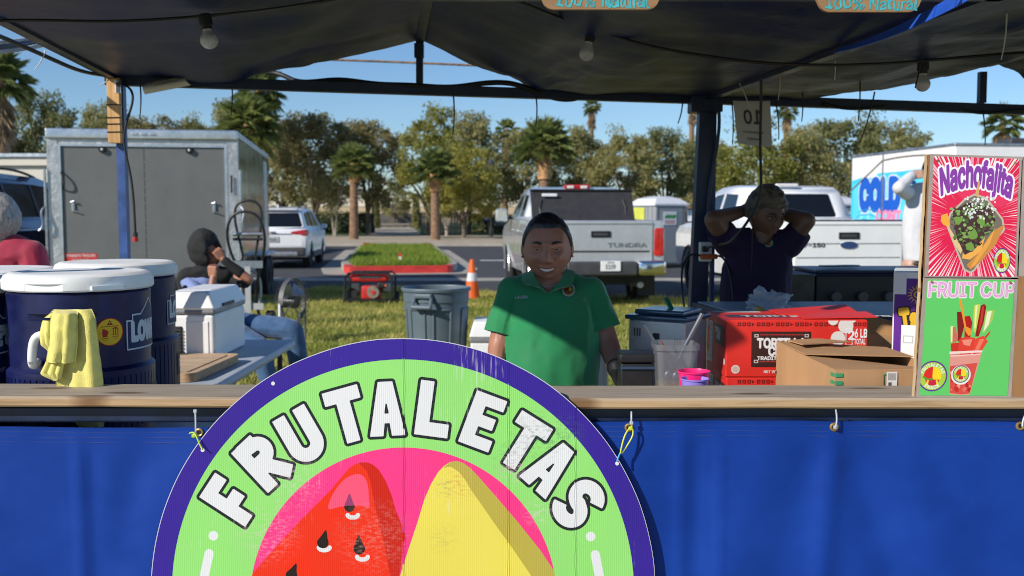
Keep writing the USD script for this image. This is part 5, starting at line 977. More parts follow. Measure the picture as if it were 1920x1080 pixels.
# red tortilla chip cartons
RED, DRK, WHT2 = lin(214, 44, 34), lin(60, 34, 30), (.78, .76, .74)
def face_print(layers, o, ux, uy, n, name, t, label=None):
    """ink on the plane o + x ux + y uy, raised 0.8 mm along n"""
    fm = lambda v: o + np.outer(v[:, 0], ux) + np.outer(v[:, 1], uy) + np.asarray(n) * .0008
    m, c = print_mesh(layers, fm); part(t, name, face_to(m, n), 'label_print', world=True, color=c, label=label)
M('red_carton', RED, .5, var=.06, vs=10.); M('carton', lin(176, 136, 96), .75, var=.08, vs=8., bump=.25, bs=80., stretch=(1, 1, .1)); M('carton_in', lin(170, 128, 84), .8, var=.1, vs=10.)
def chip_carton(x0, x1, y0, y1, z0, z1, label, full=True):
    t = thing('chip_carton', label, 'carton', ((x0 + x1) / 2, (y0 + y1) / 2, z0)); w, h_, d = x1 - x0, z1 - z0, y1 - y0
    part(t, 'carton', rbox(((x0 + x1) / 2, (y0 + y1) / 2, (z0 + z1) / 2), (w, d, h_), .004, seg=6), 'red_carton', 30, world=True)
    pat = []
    for k in range(27):
        x = w * (.08 + .034 * k); y = h_ * .895
        pat.append((Polygon([(x, y), (x + w * .018, y + h_ * .03), (x, y + h_ * .06)]) if k % 4 == 3 else sbox(x, y, x + w * .024, y + h_ * .062).difference(sbox(x + w * .006, y + h_ * .016, x + w * .018, y + h_ * .046)), lin(110, 22, 20)))
    L = pat + [(Point(w * .80 + w * .045 * k, h_ * yy).buffer(h_ * rr), (.72, .68, .64)) for k, yy, rr in ((-.2, .68, .125), (1.0, .90, .13), (2.0, 1.02, .07), (-1., 1.0, .09), (-2., .42, .07))]
    pn = sbox(w * .18, h_ * .18, w * .60, h_ * .80); L += [(pn, DRK)]; 
    for yy in (.265, .735): L += [(sbox(w * .24 + w * .0125 * k, h_ * yy, w * .24 + w * .0125 * k + w * .008, h_ * (yy + .018)), lin(200, 60, 50)) for k in range(25)]
    for xx, yy in ((.2, .25), (.2, .70), (.555, .70)): L += [(sbox(w * xx, h_ * yy, w * (xx + .03), h_ * (yy + .055)).difference(sbox(w * (xx + .007), h_ * (yy + .015), w * (xx + .023), h_ * (yy + .04))), (.6, .5, .46))]
    def tx(s, x, y, hh, b=3, sx=1., col=WHT2): g = text_poly(s, hh, b, sx=sx); return (affinity.translate(g, x, y), col)
    L += [tx('TORTILLA', w * .215, h_ * .52, h_ * .155, 6, .80), tx('CHIPS', w * .295, h_ * .385, h_ * .145, 6, .85), tx('TRADITIONAL', w * .22, h_ * .305, h_ * .06, 4, 1.1), tx('NET WT 6 LB', w * .27, h_ * .075, h_ * .045, 2), (sbox(w * .845, h_ * .55, w * .895, h_ * .86).difference(sbox(w * .85, h_ * .57, w * .89, h_ * .84)), WHT2), tx('2', w * .856, h_ * .66, h_ * .15, 3), tx('6 LB', w * .905, h_ * .70, h_ * .14, 4, .55), tx('TOTAL', w * .905, h_ * .58, h_ * .09, 3, .48)]
    L += [(Point(w * .07, h_ * .14).buffer(h_ * .075), (.66, .6, .56)), (Point(w * .07, h_ * .14).buffer(h_ * .055), lin(200, 170, 160))]
    L = [(g.intersection(sbox(.002, .002, w - .002, h_ - .002)), c) for g, c in L]
    face_print(L, np.array([x0, y0, z0]), np.array([1, 0, 0.]), np.array([0, 0, 1.]), (0, -1, 0), 'front_print', t)
    L = [(sbox(d * .40, h_ * .50, d * .93, h_ * .86), DRK), (affinity.translate(text_poly('TORTILLA', h_ * .09, 4, sx=.75), d * .43, h_ * .70), WHT2), (affinity.translate(text_poly('CHIPS', h_ * .09, 4, sx=.75), d * .52, h_ * .59), WHT2)]
    bars = unary_union([sbox(d * .72 * 0 + d * .16, h_ * .12 + k * h_ * .033, d * .28, h_ * .12 + k * h_ * .033 + h_ * .020 * (.5 + .5 * ((k * 7) % 3) / 2)) for k in range(22)]); L += [(sbox(d * .14, h_ * .10, d * .30, h_ * .86), (.72, .70, .68)), (bars, (.05, .05, .05)), (Point(d * .93, h_ * .26).buffer(h_ * .06), WHT2), (affinity.translate(text_poly('2 6LB', h_ * .08, 3, sx=.5), d * .03, h_ * .76), WHT2), (sbox(d * .03, h_ * .08, d * .1, h_ * .26), (.7, .68, .66))]
    L = [(affinity.scale(g, -1, 1, origin=(d / 2, 0)) if False else g, c) for g, c in L]
    face_print(L, np.array([x0, y1, z0]), np.array([0, -1., 0]), np.array([0, 0, 1.]), (-1, 0, 0), 'side_print', t)
    L = [(sbox(w * .05, d * .25, w * .5, d * .55), lin(70, 60, 74)), (affinity.translate(text_poly('TORTILLA CHIPS', d * .12, 4, sx=1.2), w * .16, d * .34), WHT2), (sbox(w * .02, d * .8, w * .38, d * .97), (.7, .68, .66)), (sbox(w * .52, d * .30, w * .80, d * .44), (.72, .70, .68)), (sbox(w * .84, d * .10, w * .99, d * .3), (.72, .68, .64)), (sbox(w * .5, d * .62, w * .92, d * .76), lin(190, 60, 70))]
    if full: face_print(L, np.array([x0, y0, z1]), np.array([1, 0, 0.]), np.array([0, 1, 0.]), (0, 0, 1), 'top_print', t)
    return t
cx0, cx1 = at(1361, 650, 3.37)[0], at(1626, 650, 3.37)[0]
chip_carton(cx0, cx1, 3.37, 3.69, .9415, 1.138, 'upper red tortilla chip carton right of the plastic tub')
chip_carton(cx0 + .004, cx1 + .003, 3.372, 3.69, .7455, .9405, 'lower red tortilla chip carton under the upper one', False)
for k, (a, b) in enumerate([((cx0 + .27, 3.39), (cx1 + .04, 3.50)), ((cx0 + .22, 3.51), (cx1 + .02, 3.66))]):
    v = np.array([[a[0], a[1], 1.1400], [b[0], a[1], 1.140 + .004], [b[0], b[1], 1.152 + .01 * k], [a[0], b[1], 1.143]]); P = np.array([[v[0], v[3]], [v[1], v[2]]])
    obj('carton_flap', sheet(P, -.003), 'red_carton', ['loose red flap lying on the front of the upper chip carton', 'loose red flap lying at the back of the upper chip carton'][k], 'cardboard')
# plain brown carton in front
bc = thing('brown_carton', 'crushed plain brown carton in front of the red chip cartons', 'carton', (1.1, 2.95, .93))
zc = lambda px, py, D: at(px, py, D)
A0, B0, C0, D0_ = at(1566, 696, 2.79), at(1456, 641, 3.25), at(1722, 694, 2.79), at(1722, 655, 3.25); A0[2] = 1.058; zb = .9265
R0 = at(1533, 628, 3.27); T0 = A0 + [.30, 0, 0]; C0 = A0 + [.30, 0, .003]; E0 = B0 + [.36, .0, -.02]
def quad(a, b, c, d, n=10, amp=.004, seed=1, th=.004):
    u, v = np.linspace(0, 1, n), np.linspace(0, 1, n); P = np.array([[a * (1 - i) * (1 - j) + b * i * (1 - j) + c * i * j + d * (1 - i) * j for j in v] for i in u]); k = np.sin(np.pi * u)[:, None] * np.sin(np.pi * v)[None, :]; P += (amp * (fbm(P * 14, 3, seed) - .5) * k)[..., None] * 2; return sheet(P, th)
low = lambda p: np.array([p[0], p[1], zb])
part(bc, 'side_panel', quad(low(B0), low(A0), A0, B0, seed=3), 'carton', 30, world=True); part(bc, 'front_panel', quad(low(A0), low(C0), C0, A0, seed=4), 'carton', 30, world=True); part(bc, 'back_panel', quad(low(E0), low(B0), B0, E0, seed=5), 'carton', 30, world=True); part(bc, 'end_panel', quad(low(C0), low(E0), E0, C0, seed=6), 'carton', 30, world=True)
Ml = A0 * .5 + B0 * .5; Mr = C0 * .5 + E0 * .5
part(bc, 'top_flap', quad(A0 + [0, 0, .001], C0 + [0, 0, .001], Mr + [0, .01, -.028], Ml + [0, .01, .0], seed=7, th=.003), 'carton', 30, world=True, label='front top flap, sagging open at the right'); part(bc, 'top_flap', quad(Ml + [0, -.012, .005], Mr + [0, -.012, .006], E0 + [0, 0, .003], B0 + [0, 0, .003], seed=8, amp=.010, th=.003), 'carton', 30, world=True)
part(bc, 'inner_flap', quad(B0 + [.03, -.02, .006], R0 + [0, 0, -.014], R0 + [.10, -.05, -.018], B0 + [.05, -.12, .005], seed=18, th=.003), 'carton', 30, world=True)
GRN = lin(60, 150, 100)
ux = (C0 - A0) / np.linalg.norm(C0 - A0)
L = [(sbox(.000, -.020 - .022 * k, .021, -.009 - .022 * k), GRN) for k in range(4)] + [(sbox(.135, -.10, .138, -.012), GRN), (sbox(.135, -.015, .16, -.012), GRN), (sbox(.145, -.052, .175, -.006), (.72, .70, .68))] + [(sbox(.149 + .003 * k, -.03, .1505 + .003 * k, -.01), (.05, .05, .05)) for k in range(8)] + [(sbox(.15, -.05, .16, -.036), (.1, .1, .1))]
face_print(L, A0 + [.0, -.002, 0], ux, np.array([0, 0, 1.]), (0, -1, 0), 'front_print', bc)
us = (A0 - B0) / np.linalg.norm((A0 - B0)[:2]); us[2] = 0; nn = np.array([-abs(us[1]), us[0] * 0 - .05, 0]); nn /= np.linalg.norm(nn); Ls = np.linalg.norm((A0 - B0)[:2])
L = [(sbox(Ls - .030, -.020 - .022 * k - .0, Ls - .002, -.009 - .022 * k), GRN) for k in range(4)] + [(Point(Ls * .55, -.105).buffer(.014).difference(Point(Ls * .55, -.105).buffer(.008)), GRN)]
face_print(L, np.array([B0[0], B0[1], A0[2]]), us, np.array([0, 0, 1.]), nn, 'side_print', bc)
# open carton and snack box behind
oc = thing('open_carton', 'open brown carton with raised flap behind the red chip carton', 'carton', (1.45, 3.85, .745))
p = [at(1578, 622, 3.74), at(1664, 655, 3.74)]; q0, q1 = at(1581, 578, 3.80), at(1674, 602, 3.80); b0, b1 = np.array([q0[0] - .02, 3.74, 1.06]), np.array([q1[0] + .02, 3.74, 1.03])
part(oc, 'front_panel', quad(b0 * [1, 1, 0] + [0, 0, .746], b1 * [1, 1, 0] + [0, 0, .746], b1, b0, seed=11), 'carton', 30, world=True); part(oc, 'raised_flap', quad(b0, b1, q1, q0, seed=12), 'carton_in', 30, world=True)
for k, (a, b) in enumerate(((b0, b0 + [0, .36, .02]), (b1, b1 + [0, .36, .02]), (b0 + [0, .36, .02], b1 + [0, .36, .02]))): part(oc, 'side_panel', quad(a * [1, 1, 0] + [0, 0, .746], b * [1, 1, 0] + [0, 0, .746], b, a, seed=13 + k), 'carton', 30, world=True)
sb = thing('snack_carton', 'purple and white snack carton beside the menu board', 'carton', (1.42, 3.3, .745))
TA, TBx = at(1676, 509, 3.30), at(1676, 655, 3.30); wS, zS = .36, TA[2]; xS = TA[0]
M('purple_carton', lin(96, 40, 140), .45, var=.08, vs=9.)
hS = zS - .7455; oS = np.array([xS, 3.30, .7455]); rS = -.38; uS = np.array([math.cos(rS), math.sin(rS), 0.]); nS = np.array([math.sin(rS), -math.cos(rS), 0.]); part(sb, 'carton', rbox(oS + uS * wS / 2 - nS * .13 + [0, 0, hS / 2], (wS, .26, hS), .004, rS, seg=6), 'white_plastic', 30, world=True)
YEL2 = lin(214, 170, 40); lg = affinity.rotate(text_poly('Takis', .075, 8, sx=.46), 9, origin=(0, 0))
L = [(sbox(.004, .29, wS - .004, hS - .022), lin(92, 36, 138)), (sbox(.004, hS - .075, .040, hS - .004), (.75, .74, .76)), (affinity.translate(lg.buffer(.005), .026, hS - .205), lin(40, 20, 30)), (affinity.translate(lg, .026, hS - .205), YEL2), (sbox(.028, .20, wS - .01, .385), (.78, .77, .78)), (sbox(.0, .05, .02, .29), lin(92, 36, 138))]
for k in range(3): L += [(sbox(.034 + .045 * k, .325, .066 + .045 * k, .35).difference(sbox(.037 + .045 * k, .328, .063 + .045 * k, .347)), (.45, .44, .46))]
for k in range(16): a = k * .39; L.append((Polygon([(.075 + .018 * math.cos(a), hS - .075 + .018 * math.sin(a)), (.075 + .034 * math.cos(a + .2), hS - .075 + .034 * math.sin(a + .2)), (.075 + .018 * math.cos(a + .3), hS - .075 + .018 * math.sin(a + .3))]), YEL2))
L.append((Point(.075, hS - .075).buffer(.012).difference(Point(.075, hS - .075).buffer(.007)), YEL2))
face_print([(g.intersection(sbox(.003, .003, wS - .003, hS - .003)), c) for g, c in L], oS, uS, np.array([0, 0, 1.]), nS, 'front_print', sb)
# tub with liquid and spoons, cups
def mix_glass(name, col, tr=.6, rough=.2):
    MAT[name] = usdkit.material(stage, '/World/Looks/' + name, {'t': ('transparent_bsdf', {'color': col}), 'p': ('principled_bsdf', {'base_color': col, 'roughness': rough, 'specular_ior_level': .5}), 'x': ('mix_closure', {'fac': 1 - tr})}, [('t.BSDF', 'x.closure1'), ('p.BSDF', 'x.closure2')], surface='x.closure')
mix_glass('clear_tub', (.62, .63, .66), .84); mix_glass('bag_film', (.72, .76, .82), .5, .15)
M('yellow_liquid', (.62, .42, .06), .2, var=.06); M('pink_cup', (.80, .02, .17), .3, var=.05); M('purple_cup', (.27, .20, .62), .35, var=.05)
tD = 3.04; xa, xb = at(1226, 700, tD)[0], at(1304, 700, tD)[0]; cx, rw = (xa + xb) / 2, (xb - xa) / 2; zt = at(0, 642, tD)[2]; zl = at(0, 714, tD)[2]
tb = thing('plastic_tub', 'clear plastic tub with yellow liquid and spoons', 'tub', (cx, tD, .926))
def rsq(r, k=.35): return sbox(-r, -r, r, r).buffer(-r * k).buffer(r * k, quad_segs=5)
def loft(secs):
    V, Fc = [], []; n = None
    for r, z in secs:
        c = np.array(rsq(r).exterior.coords)[:-1]; n = len(c); V.append(np.c_[c, np.full(n, z)])
    for i in range(len(secs) - 1):
        for k in range(n): a, b, c_, d = i * n + k, i * n + (k + 1) % n, (i + 1) * n + (k + 1) % n, (i + 1) * n + k; Fc += [[a, b, c_], [a, c_, d]]
    return trimesh.Trimesh(np.vstack(V), Fc, process=False)
m = loft([(rw * .84, .002), (rw * .98, zt - .926 - .02), (rw * 1.05, zt - .926 - .018), (rw * 1.05, zt - .926), (rw * .96, zt - .926), (rw * .95, zt - .926 - .02), (rw * .81, .005)]); part(tb, 'tub', m, 'clear_tub', 40)
part(tb, 'liquid', ext(rsq(rw * .82), zl - .926 - .006, .006), 'yellow_liquid')
def spoon(a, b, r, m, label, bowl=None):
    a, b = np.array(a), np.array(b); t = thing('spoon', label, 'spoon', a); part(t, 'handle', tube([a, (a + b) / 2 + [0, .004, .002], b], r, 7), m, True, world=True)
    e = trimesh.creation.icosphere(2); e.apply_scale((.022, .012, .03)); e.apply_translation(a); part(t, 'bowl', e, m, True, world=True)
M('dull_steel', (.30, .32, .36), .35, metal=.8); M('wood_spoon', (.25, .11, .07), .6)
spoon([cx + .01, tD, .99], at(1208, 610, 3.02), .0042, 'dull_steel', 'steel spoon leaning left out of the plastic tub'); spoon([cx - .012, tD + .02, .99], at(1316, 588, 3.02), .0065, 'dull_steel', 'steel ladle leaning right out of the plastic tub'); spoon([cx + .025, tD + .01, .99], at(1239, 641, 3.04), .004, 'wood_spoon', 'dark red spoon inside the plastic tub')
def cup(px0, px1, pyt, D, m, label, zb=.926):
    x0, x1 = at(px0, pyt, D)[0], at(px1, pyt, D)[0]; r = (x1 - x0) / 2; z = at(0, pyt, D)[2]; t = thing('cup', label, 'cup', ((x0 + x1) / 2, D, zb)); h_ = z - zb
    part(t, 'cup_wall', lathe([(0, 0), (r * .78, 0), (r * .95, h_ - .006), (r * 1.03, h_ - .004), (r * 1.03, h_), (r * .97, h_), (r * .92, h_ - .008), (r * .74, .004), (0, .004)], 36), m, 35); return t
cup(1271, 1331, 695, 2.90, 'pink_cup', 'bright pink cup behind the purple one'); cup(1277, 1329, 709, 2.83, 'purple_cup', 'translucent purple cup in front of the pink one')
# steel warmer with blue lid
wz = lambda py, D: at(0, py, D)[2]
sw = thing('steam_warmer', 'stainless food warmer with black handle slot and dark lid', 'food warmer', (.53, 3.55, .745)); rz = math.radians(-33); ctr = np.array([.555, 3.52]); W_, Dp, zT = .215, .20, 1.128
part(sw, 'body', rbox((*ctr, (zT + .7455) / 2), (W_, Dp, zT - .7455), .006, rz), 'brushed_steel', 30, world=True) if M('brushed_steel', (.60, .59, .57), .38, metal=.55, var=.08, vs=20.) else None
part(sw, 'rim', rbox((*ctr, zT + .009), (W_ + .02, Dp + .02, .016), .004, rz), 'lid_blue', 30, world=True) if M('lid_blue', (.06, .10, .16), .18, metal=.3, var=.1) else None
part(sw, 'lid', rbox((*ctr, zT + .027), (W_ - .03, Dp - .03, .018), .006, rz), 'lid_blue', 30, world=True)
R_ = np.array([[math.cos(rz), -math.sin(rz)], [math.sin(rz), math.cos(rz)]]); fr_ = lambda x, y: ctr + R_ @ np.array([x, y])
for nm, lx, w_, z0, z1 in (('handle_slot', -.0, .026, 1.005, 1.085), ('vent_slot', -.072, .004, 1.07, 1.10), ('vent_slot', -.062, .004, 1.07, 1.10), ('vent_slot', -.082, .004, 1.07, 1.10), ('vent_slot', .07, .004, 1.04, 1.07), ('vent_slot', .08, .004, 1.04, 1.07), ('vent_slot', .09, .004, 1.04, 1.07)):
    c = fr_(lx, -Dp / 2); part(sw, nm, rbox((*c, (z0 + z1) / 2), (w_, .006, z1 - z0), .002, rz), 'black_plastic', world=True)
obj('green_tongs', tube([at(1268, 602, 3.46), at(1262, 585, 3.5), at(1249, 560, 3.55)], .009, 8), 'green_handle', 'green utensil handle standing in the food warmer', 'utensil', True) if M('green_handle', (.01, .16, .07), .4) else None
# black equipment case right of the woman
bk = thing('black_case', 'black plastic case with ridged lid right of the woman', 'case', (.42, 3.08, .926)); xa, xb = at(1164, 700, 3.06)[0], at(1226, 700, 3.06)[0]
zq = at(0, 664, 3.06)[2]
part(bk, 'case_body', rbox(((xa + xb) / 2, 3.11, (.926 + zq - .03) / 2), (xb - xa, .10, zq - .03 - .926), .006), 'black_plastic', 30, world=True); part(bk, 'case_lid', rbox(((xa + xb) / 2, 3.11, zq - .013), (xb - xa + .008, .11, .028), .006), 'black_plastic', 30, world=True); part(bk, 'trim_strip', bx(xa - .002, xb + .002, 3.052, 3.056, zq - .046, zq - .038), 'lid_blue', world=True)
# side counter with white cloth, bag, griddle
sc_ = thing('side_counter', 'white covered side counter with dark steel edge by the rear middle post', 'counter', (1.5, 4.3, 0)); z = 1.085
cor = [(.84, 4.63), (.915, 3.98), (2.6, 3.98), (2.6, 4.63)]; part(sc_, 'steel_edge', ext(Polygon(cor), .05, z - .05), 'navy_steel', world=True); part(sc_, 'cover', ext(Polygon(cor).buffer(-.022), .006, z + .0005), 'table_grey', world=True)
for x_, y_ in ((.95, 4.05), (2.5, 4.05), (.92, 4.55), (2.5, 4.55)): part(sc_, 'leg', box((x_, y_, (z - .05) / 2), (.04, .04, z - .05)), 'navy_steel', world=True)
bg = trimesh.creation.icosphere(4); v = bg.vertices; bg.vertices = v * [.085, .06, .048] + ((fbm(v * 2.2, 4, 3) - .5)[:, None] * v * .11) + ((np.abs(noise(v * 6, 8) - .5))[:, None] * v * -.03); bg.vertices[:, 2] = np.maximum(bg.vertices[:, 2], -.040); bg.apply_translation(at(1441, 575, 4.12) * [1, 1, 0] + [0, 0, z + .048]); t = thing('plastic_bag', 'crumpled clear plastic bag on the white side counter', 'plastic bag', (1.06, 4.12, z)); part(t, 'bag', bg, 'bag_film', True, world=True); e = trimesh.creation.icosphere(2); e.apply_scale((.02, .015, .016)); e.apply_translation(at(1424, 580, 4.10)); part(t, 'yellow_print', e, 'yellow_liquid', world=True)
gd = thing('flat_griddle', 'black flat top griddle with round knobs behind the side counter', 'griddle', (2.0, 5.4, 0)); gx0, gx1 = at(1528, 540, 5.3)[0], at(1528, 540, 5.3)[0] + 1.2
part(gd, 'griddle_body', rbox(((gx0 + gx1) / 2, 5.55, 1.065), (gx1 - gx0, .5, .22), .015), 'black_steel', 30, world=True); part(gd, 'griddle_plate', rbox(((gx0 + gx1) / 2, 5.57, 1.186), (gx1 - gx0 - .03, .46, .018), .004), 'navy_steel', 30, world=True)
for k in range(4):
    c = at(1566 + 50 * k, 556, 5.29); kb = part(gd, 'knob', cyl(c + [0, .02, 0], c + [0, -.028, 0], .03, 20, .026), 'knob_grey', 40, world=True) if (k or M('knob_grey', (.10, .10, .105), .35)) else part(gd, 'knob', cyl(c + [0, .02, 0], c + [0, -.028, 0], .03, 20, .026), 'knob_grey', 40, world=True)
for x_ in (gx0 + .06, gx1 - .06):
    for y_ in (5.36, 5.74): part(gd, 'leg', box((x_, y_, .478), (.04, .04, .955)), 'black_steel', world=True)
M('weathered_side', (.10, .085, .07), .6, var=.4, vs=12.); part(gd, 'side_shelf', rbox((gx0 - .085, 5.5, 1.09), (.16, .42, .17), .006), 'weathered_side', 30, world=True); part(gd, 'side_handle', tube([(gx0 - .2, 5.3, 1.0), (gx0 - .21, 5.3, 1.13), (gx0 - .2, 5.45, 1.17), (gx0 - .17, 5.5, 1.17)], .014), 'black_steel', world=True)
sp_ = obj('spatula', rbox((gx0 + .2, 5.52, 1.21), (.22, .07, .008), .002, .3), 'lid_blue', 'grey spatula lying on the flat griddle', 'spatula')

# ======================================================================= things on the lawn
M('bin_grey', (.095, .13, .155), .5, var=.06, vs=5., bump=.15, bs=150.)
tD = 8.9; cx = at(818, 560, tD)[0]; tc = thing('trash_can', 'large grey blue plastic trash can standing open on the lawn', 'trash can', (cx, tD, 0), math.radians(-18)); R = .298; Hc = at(0, 538, tD)[2]
m = lathe([(0, 0), (R * .80, 0), (R * .82, .02), (R * .955, Hc - .13), (R * .955, Hc - .125), (R * .985, Hc - .12), (R * .99, Hc - .035), (R * 1.04, Hc - .03), (R * 1.05, Hc - .01), (R * 1.035, Hc), (R * .985, Hc), (R * .965, Hc - .02), (R * .80, .03), (0, .03)], 72); m = man(m)
for a in (-.55, .30, 1.3, 2.3, 3.3, 4.3): m = m + m3.Manifold.batch_hull([m3.Manifold.cube([.03, .03, .02], True).translate([0, -R * .84, .03]), m3.Manifold.cube([.03, .03, .02], True).translate([0, -R * .955, Hc - .15])]).rotate([0, 0, math.degrees(a)]) if False else m
part(tc, 'can_body', m, 'bin_grey', 30)
for a0, a1 in ((-.52, .02), (.30, .85), (1.3, 2.1), (-1.6, -.8)):
    for a in (a0, a1): pth = [(math.sin(a) * R * k, -math.cos(a) * R * k, z) for k, z in ((.835, .06), (.955, Hc - .19))]; part(tc, 'rib', tube(pth, .010, 6), 'bin_grey', True)
    arcp_ = [(math.sin(a) * R * .957, -math.cos(a) * R * .957, Hc - .185) for a in np.linspace(a0, a1, 8)]; part(tc, 'rib', tube(arcp_, .010, 6), 'bin_grey', True)
for s in (0, math.pi):
    h_ = m3.Manifold.batch_hull([m3.Manifold.sphere(.022, 10).translate([x, -R - .045, Hc - .155]) for x in (-.08, .08)]) + m3.Manifold.batch_hull([m3.Manifold.sphere(.016, 8).translate([-.085, -R - .04, Hc - .15]), m3.Manifold.sphere(.016, 8).translate([-.075, -R + .01, Hc - .05])]) + m3.Manifold.batch_hull([m3.Manifold.sphere(.016, 8).translate([.085, -R - .04, Hc - .15]), m3.Manifold.sphere(.016, 8).translate([.075, -R + .01, Hc - .05])]) + m3.Manifold.batch_hull([m3.Manifold.sphere(.012, 8).translate([x, -R - .01, z]) for x in (-.07, .07) for z in (Hc - .05, Hc - .07)])
    part(tc, 'handle', h_.rotate([0, 0, math.degrees(s)]), 'bin_grey', 40); part(tc, 'handle_recess', rbox((0, -R * .965 - .006, Hc - .10), (.13, .012, .07), .004).rotate([0, 0, math.degrees(s)]), 'black_plastic') if False else None
# traffic cones
M('cone_orange', (.72, .11, .012), .5, var=.12, vs=6.); M('reflective', (.62, .62, .64), .35)
x = at(885, 553, 16.8)[0]; t = thing('traffic_cone', 'orange traffic cone with a reflective band behind the trash can', 'traffic cone', (x, 16.8, 0)); Hn = .72
part(t, 'base', rbox((0, 0, .015), (.38, .38, .03), .01), 'cone_orange', 30); part(t, 'cone_shell', lathe([(.145, .03), (.034, Hn), (.024, Hn + .006), (0, Hn + .006)], 28), 'cone_orange', 40)
f_ = lambda z: .145 - .111 * (z - .03) / (Hn - .03) + .003
part(t, 'reflective_band', lathe([(f_(z), z) for z in (.36, .50)], 28), 'reflective', 40)
# generator
gD = 16.0; gx = at(695, 540, gD)[0]; gn = thing('generator', 'red portable generator in a black tube frame on two wheels', 'generator', (gx, gD, 0)); M('gen_red', (.50, .025, .02), .4, var=.15)
w2, zt_, zb_ = .37, .55, .13
for y_ in (-.25, .25): part(gn, 'frame_tube', tube([(-w2, y_, zb_), (-w2, y_, zt_ - .05), (-w2 + .05, y_, zt_), (w2 - .05, y_, zt_), (w2, y_, zt_ - .05), (w2, y_, zb_)] if True else [], .018, 8), 'black_steel', True)
for x_ in (-w2, w2): 
    for z_ in (zb_, zt_ - .05): part(gn, 'frame_tube', tube([(x_, -.25, z_), (x_, .25, z_)], .016, 8), 'black_steel')
part(gn, 'fuel_tank', rbox((0, 0, .475), (.60, .42, .13), .045, seg=12), 'gen_red', 40); part(gn, 'tank_panel', rbox((.02, -.215, .49), (.34, .012, .045), .004), 'grey_trim'); part(gn, 'fuel_cap', cyl((-.12, 0, .54), (-.12, 0, .575), .05), 'black_plastic')
part(gn, 'engine_block', rbox((.02, 0, .24), (.30, .36, .22), .03), 'gen_red', 40); rc = part(gn, 'recoil_starter', cyl((.07, -.18, .25), (.07, -.25, .25), .105, 28, .095), 'starter_tan', 30) if M('starter_tan', (.22, .18, .14), .5, var=.3, vs=30.) else None; part(rc, 'starter_hub', cyl((.07, -.25, .25), (.07, -.262, .25), .035), 'gen_red')
part(gn, 'alternator', cyl((-.27, -.2, .23), (-.27, .2, .23), .085, 20), 'black_steel', 40); part(gn, 'control_box', rbox((-.23, -.17, .33), (.16, .06, .11), .01), 'grey_trim'); part(gn, 'muffler', rbox((.25, .03, .30), (.13, .28, .14), .03), 'dull_steel', 40); part(gn, 'air_filter', rbox((.2, -.2, .36), (.12, .1, .09), .02), 'black_plastic'); part(gn, 'spark_plug', cyl((.27, -.2, .36), (.27, -.25, .36), .02), 'orange_plastic')
for x_ in (-w2 - .045, w2 + .045): wl = part(gn, 'wheel', cyl((x_ - .035, .1, .115), (x_ + .035, .1, .115), .125, 24), 'rubber', 30); part(wl, 'hub', cyl((x_ - .04, .1, .115), (x_ + .04, .1, .115), .05), 'steel')
part(gn, 'axle', cyl((-w2 - .04, .1, .115), (w2 + .04, .1, .115), .014), 'black_steel'); part(gn, 'frame_rail', bx(-w2, w2, -.26, -.22, zb_ - .02, zb_ + .015), 'black_steel')
for x_ in (-.3, .3): part(gn, 'foot', cyl((x_, -.22, 0), (x_, -.22, zb_), .022), 'rubber')
# drum fan
fD = 11.2; fx = at(548, 560, fD)[0]; fz = at(0, 566, fD)[2]; fn = thing('drum_fan', 'round grey drum fan turned sideways on the lawn', 'fan', (fx, fD, 0), math.radians(74)); Rf = .265
M('fan_grey', (.085, .085, .085), .5, var=.2)
part(fn, 'drum', lathe([(Rf, -.025), (Rf + .006, -.028), (Rf + .006, .028), (Rf, .025), (Rf - .003, 0), (Rf, -.025)], 40).apply_transform(trimesh.transformations.rotation_matrix(math.pi / 2, [1, 0, 0])).apply_translation((0, 0, fz)), 'fan_grey', 40)
for s in (-1, 1):
    for r_ in (.06, .10, .14, .18, .22): a = np.linspace(0, 2 * math.pi, 40, endpoint=False); part(fn, 'guard_ring', tube(np.c_[r_ * np.cos(a), np.full(40, s * (.085 + .05 * (1 - (r_ / Rf) ** 2))), fz + r_ * np.sin(a)], .0022, 4, closed=True), 'fan_grey')
    for k in range(18):
        a = k / 18 * 6.283; part(fn, 'guard_wire', tube([(r_ * math.cos(a), s * (.085 + .05 * (1 - (r_ / Rf) ** 2)), fz + r_ * math.sin(a)) for r_ in (.03, .1, .18, Rf)], .002, 4), 'fan_grey')
part(fn, 'motor', cyl((0, -.06, fz), (0, .11, fz), .07, 20), 'black_plastic', 40)
for k in range(4):
    a = k * math.pi / 2 + .4; q = np.array([[(r_ * math.cos(a + w), .03 * (w - .25) * 4, fz + r_ * math.sin(a + w)) for r_ in np.linspace(.06, .235, 6)] for w in np.linspace(0, .62, 6)]); part(fn, 'blade', sheet(q, .003), 'dull_steel', True)
part(fn, 'stand', tube([(-.30, -.2, .015), (-.30, 0, .02), (-.29, 0, fz), ], .014), 'white_plastic', True); part(fn, 'stand', tube([(.30, -.2, .015), (.30, 0, .02), (.29, 0, fz)], .014), 'fan_grey', True); part(fn, 'stand_base', tube([(-.3, -.2, .015), (.3, -.2, .015)], .014), 'fan_grey'); part(fn, 'stand_base', tube([(-.3, .2, .015), (.3, .2, .015)], .014), 'fan_grey'); part(fn, 'stand_side', tube([(-.3, -.2, .015), (-.3, .2, .015)], .014), 'fan_grey'); part(fn, 'stand_side', tube([(.3, -.2, .015), (.3, .2, .015)], .014), 'fan_grey')
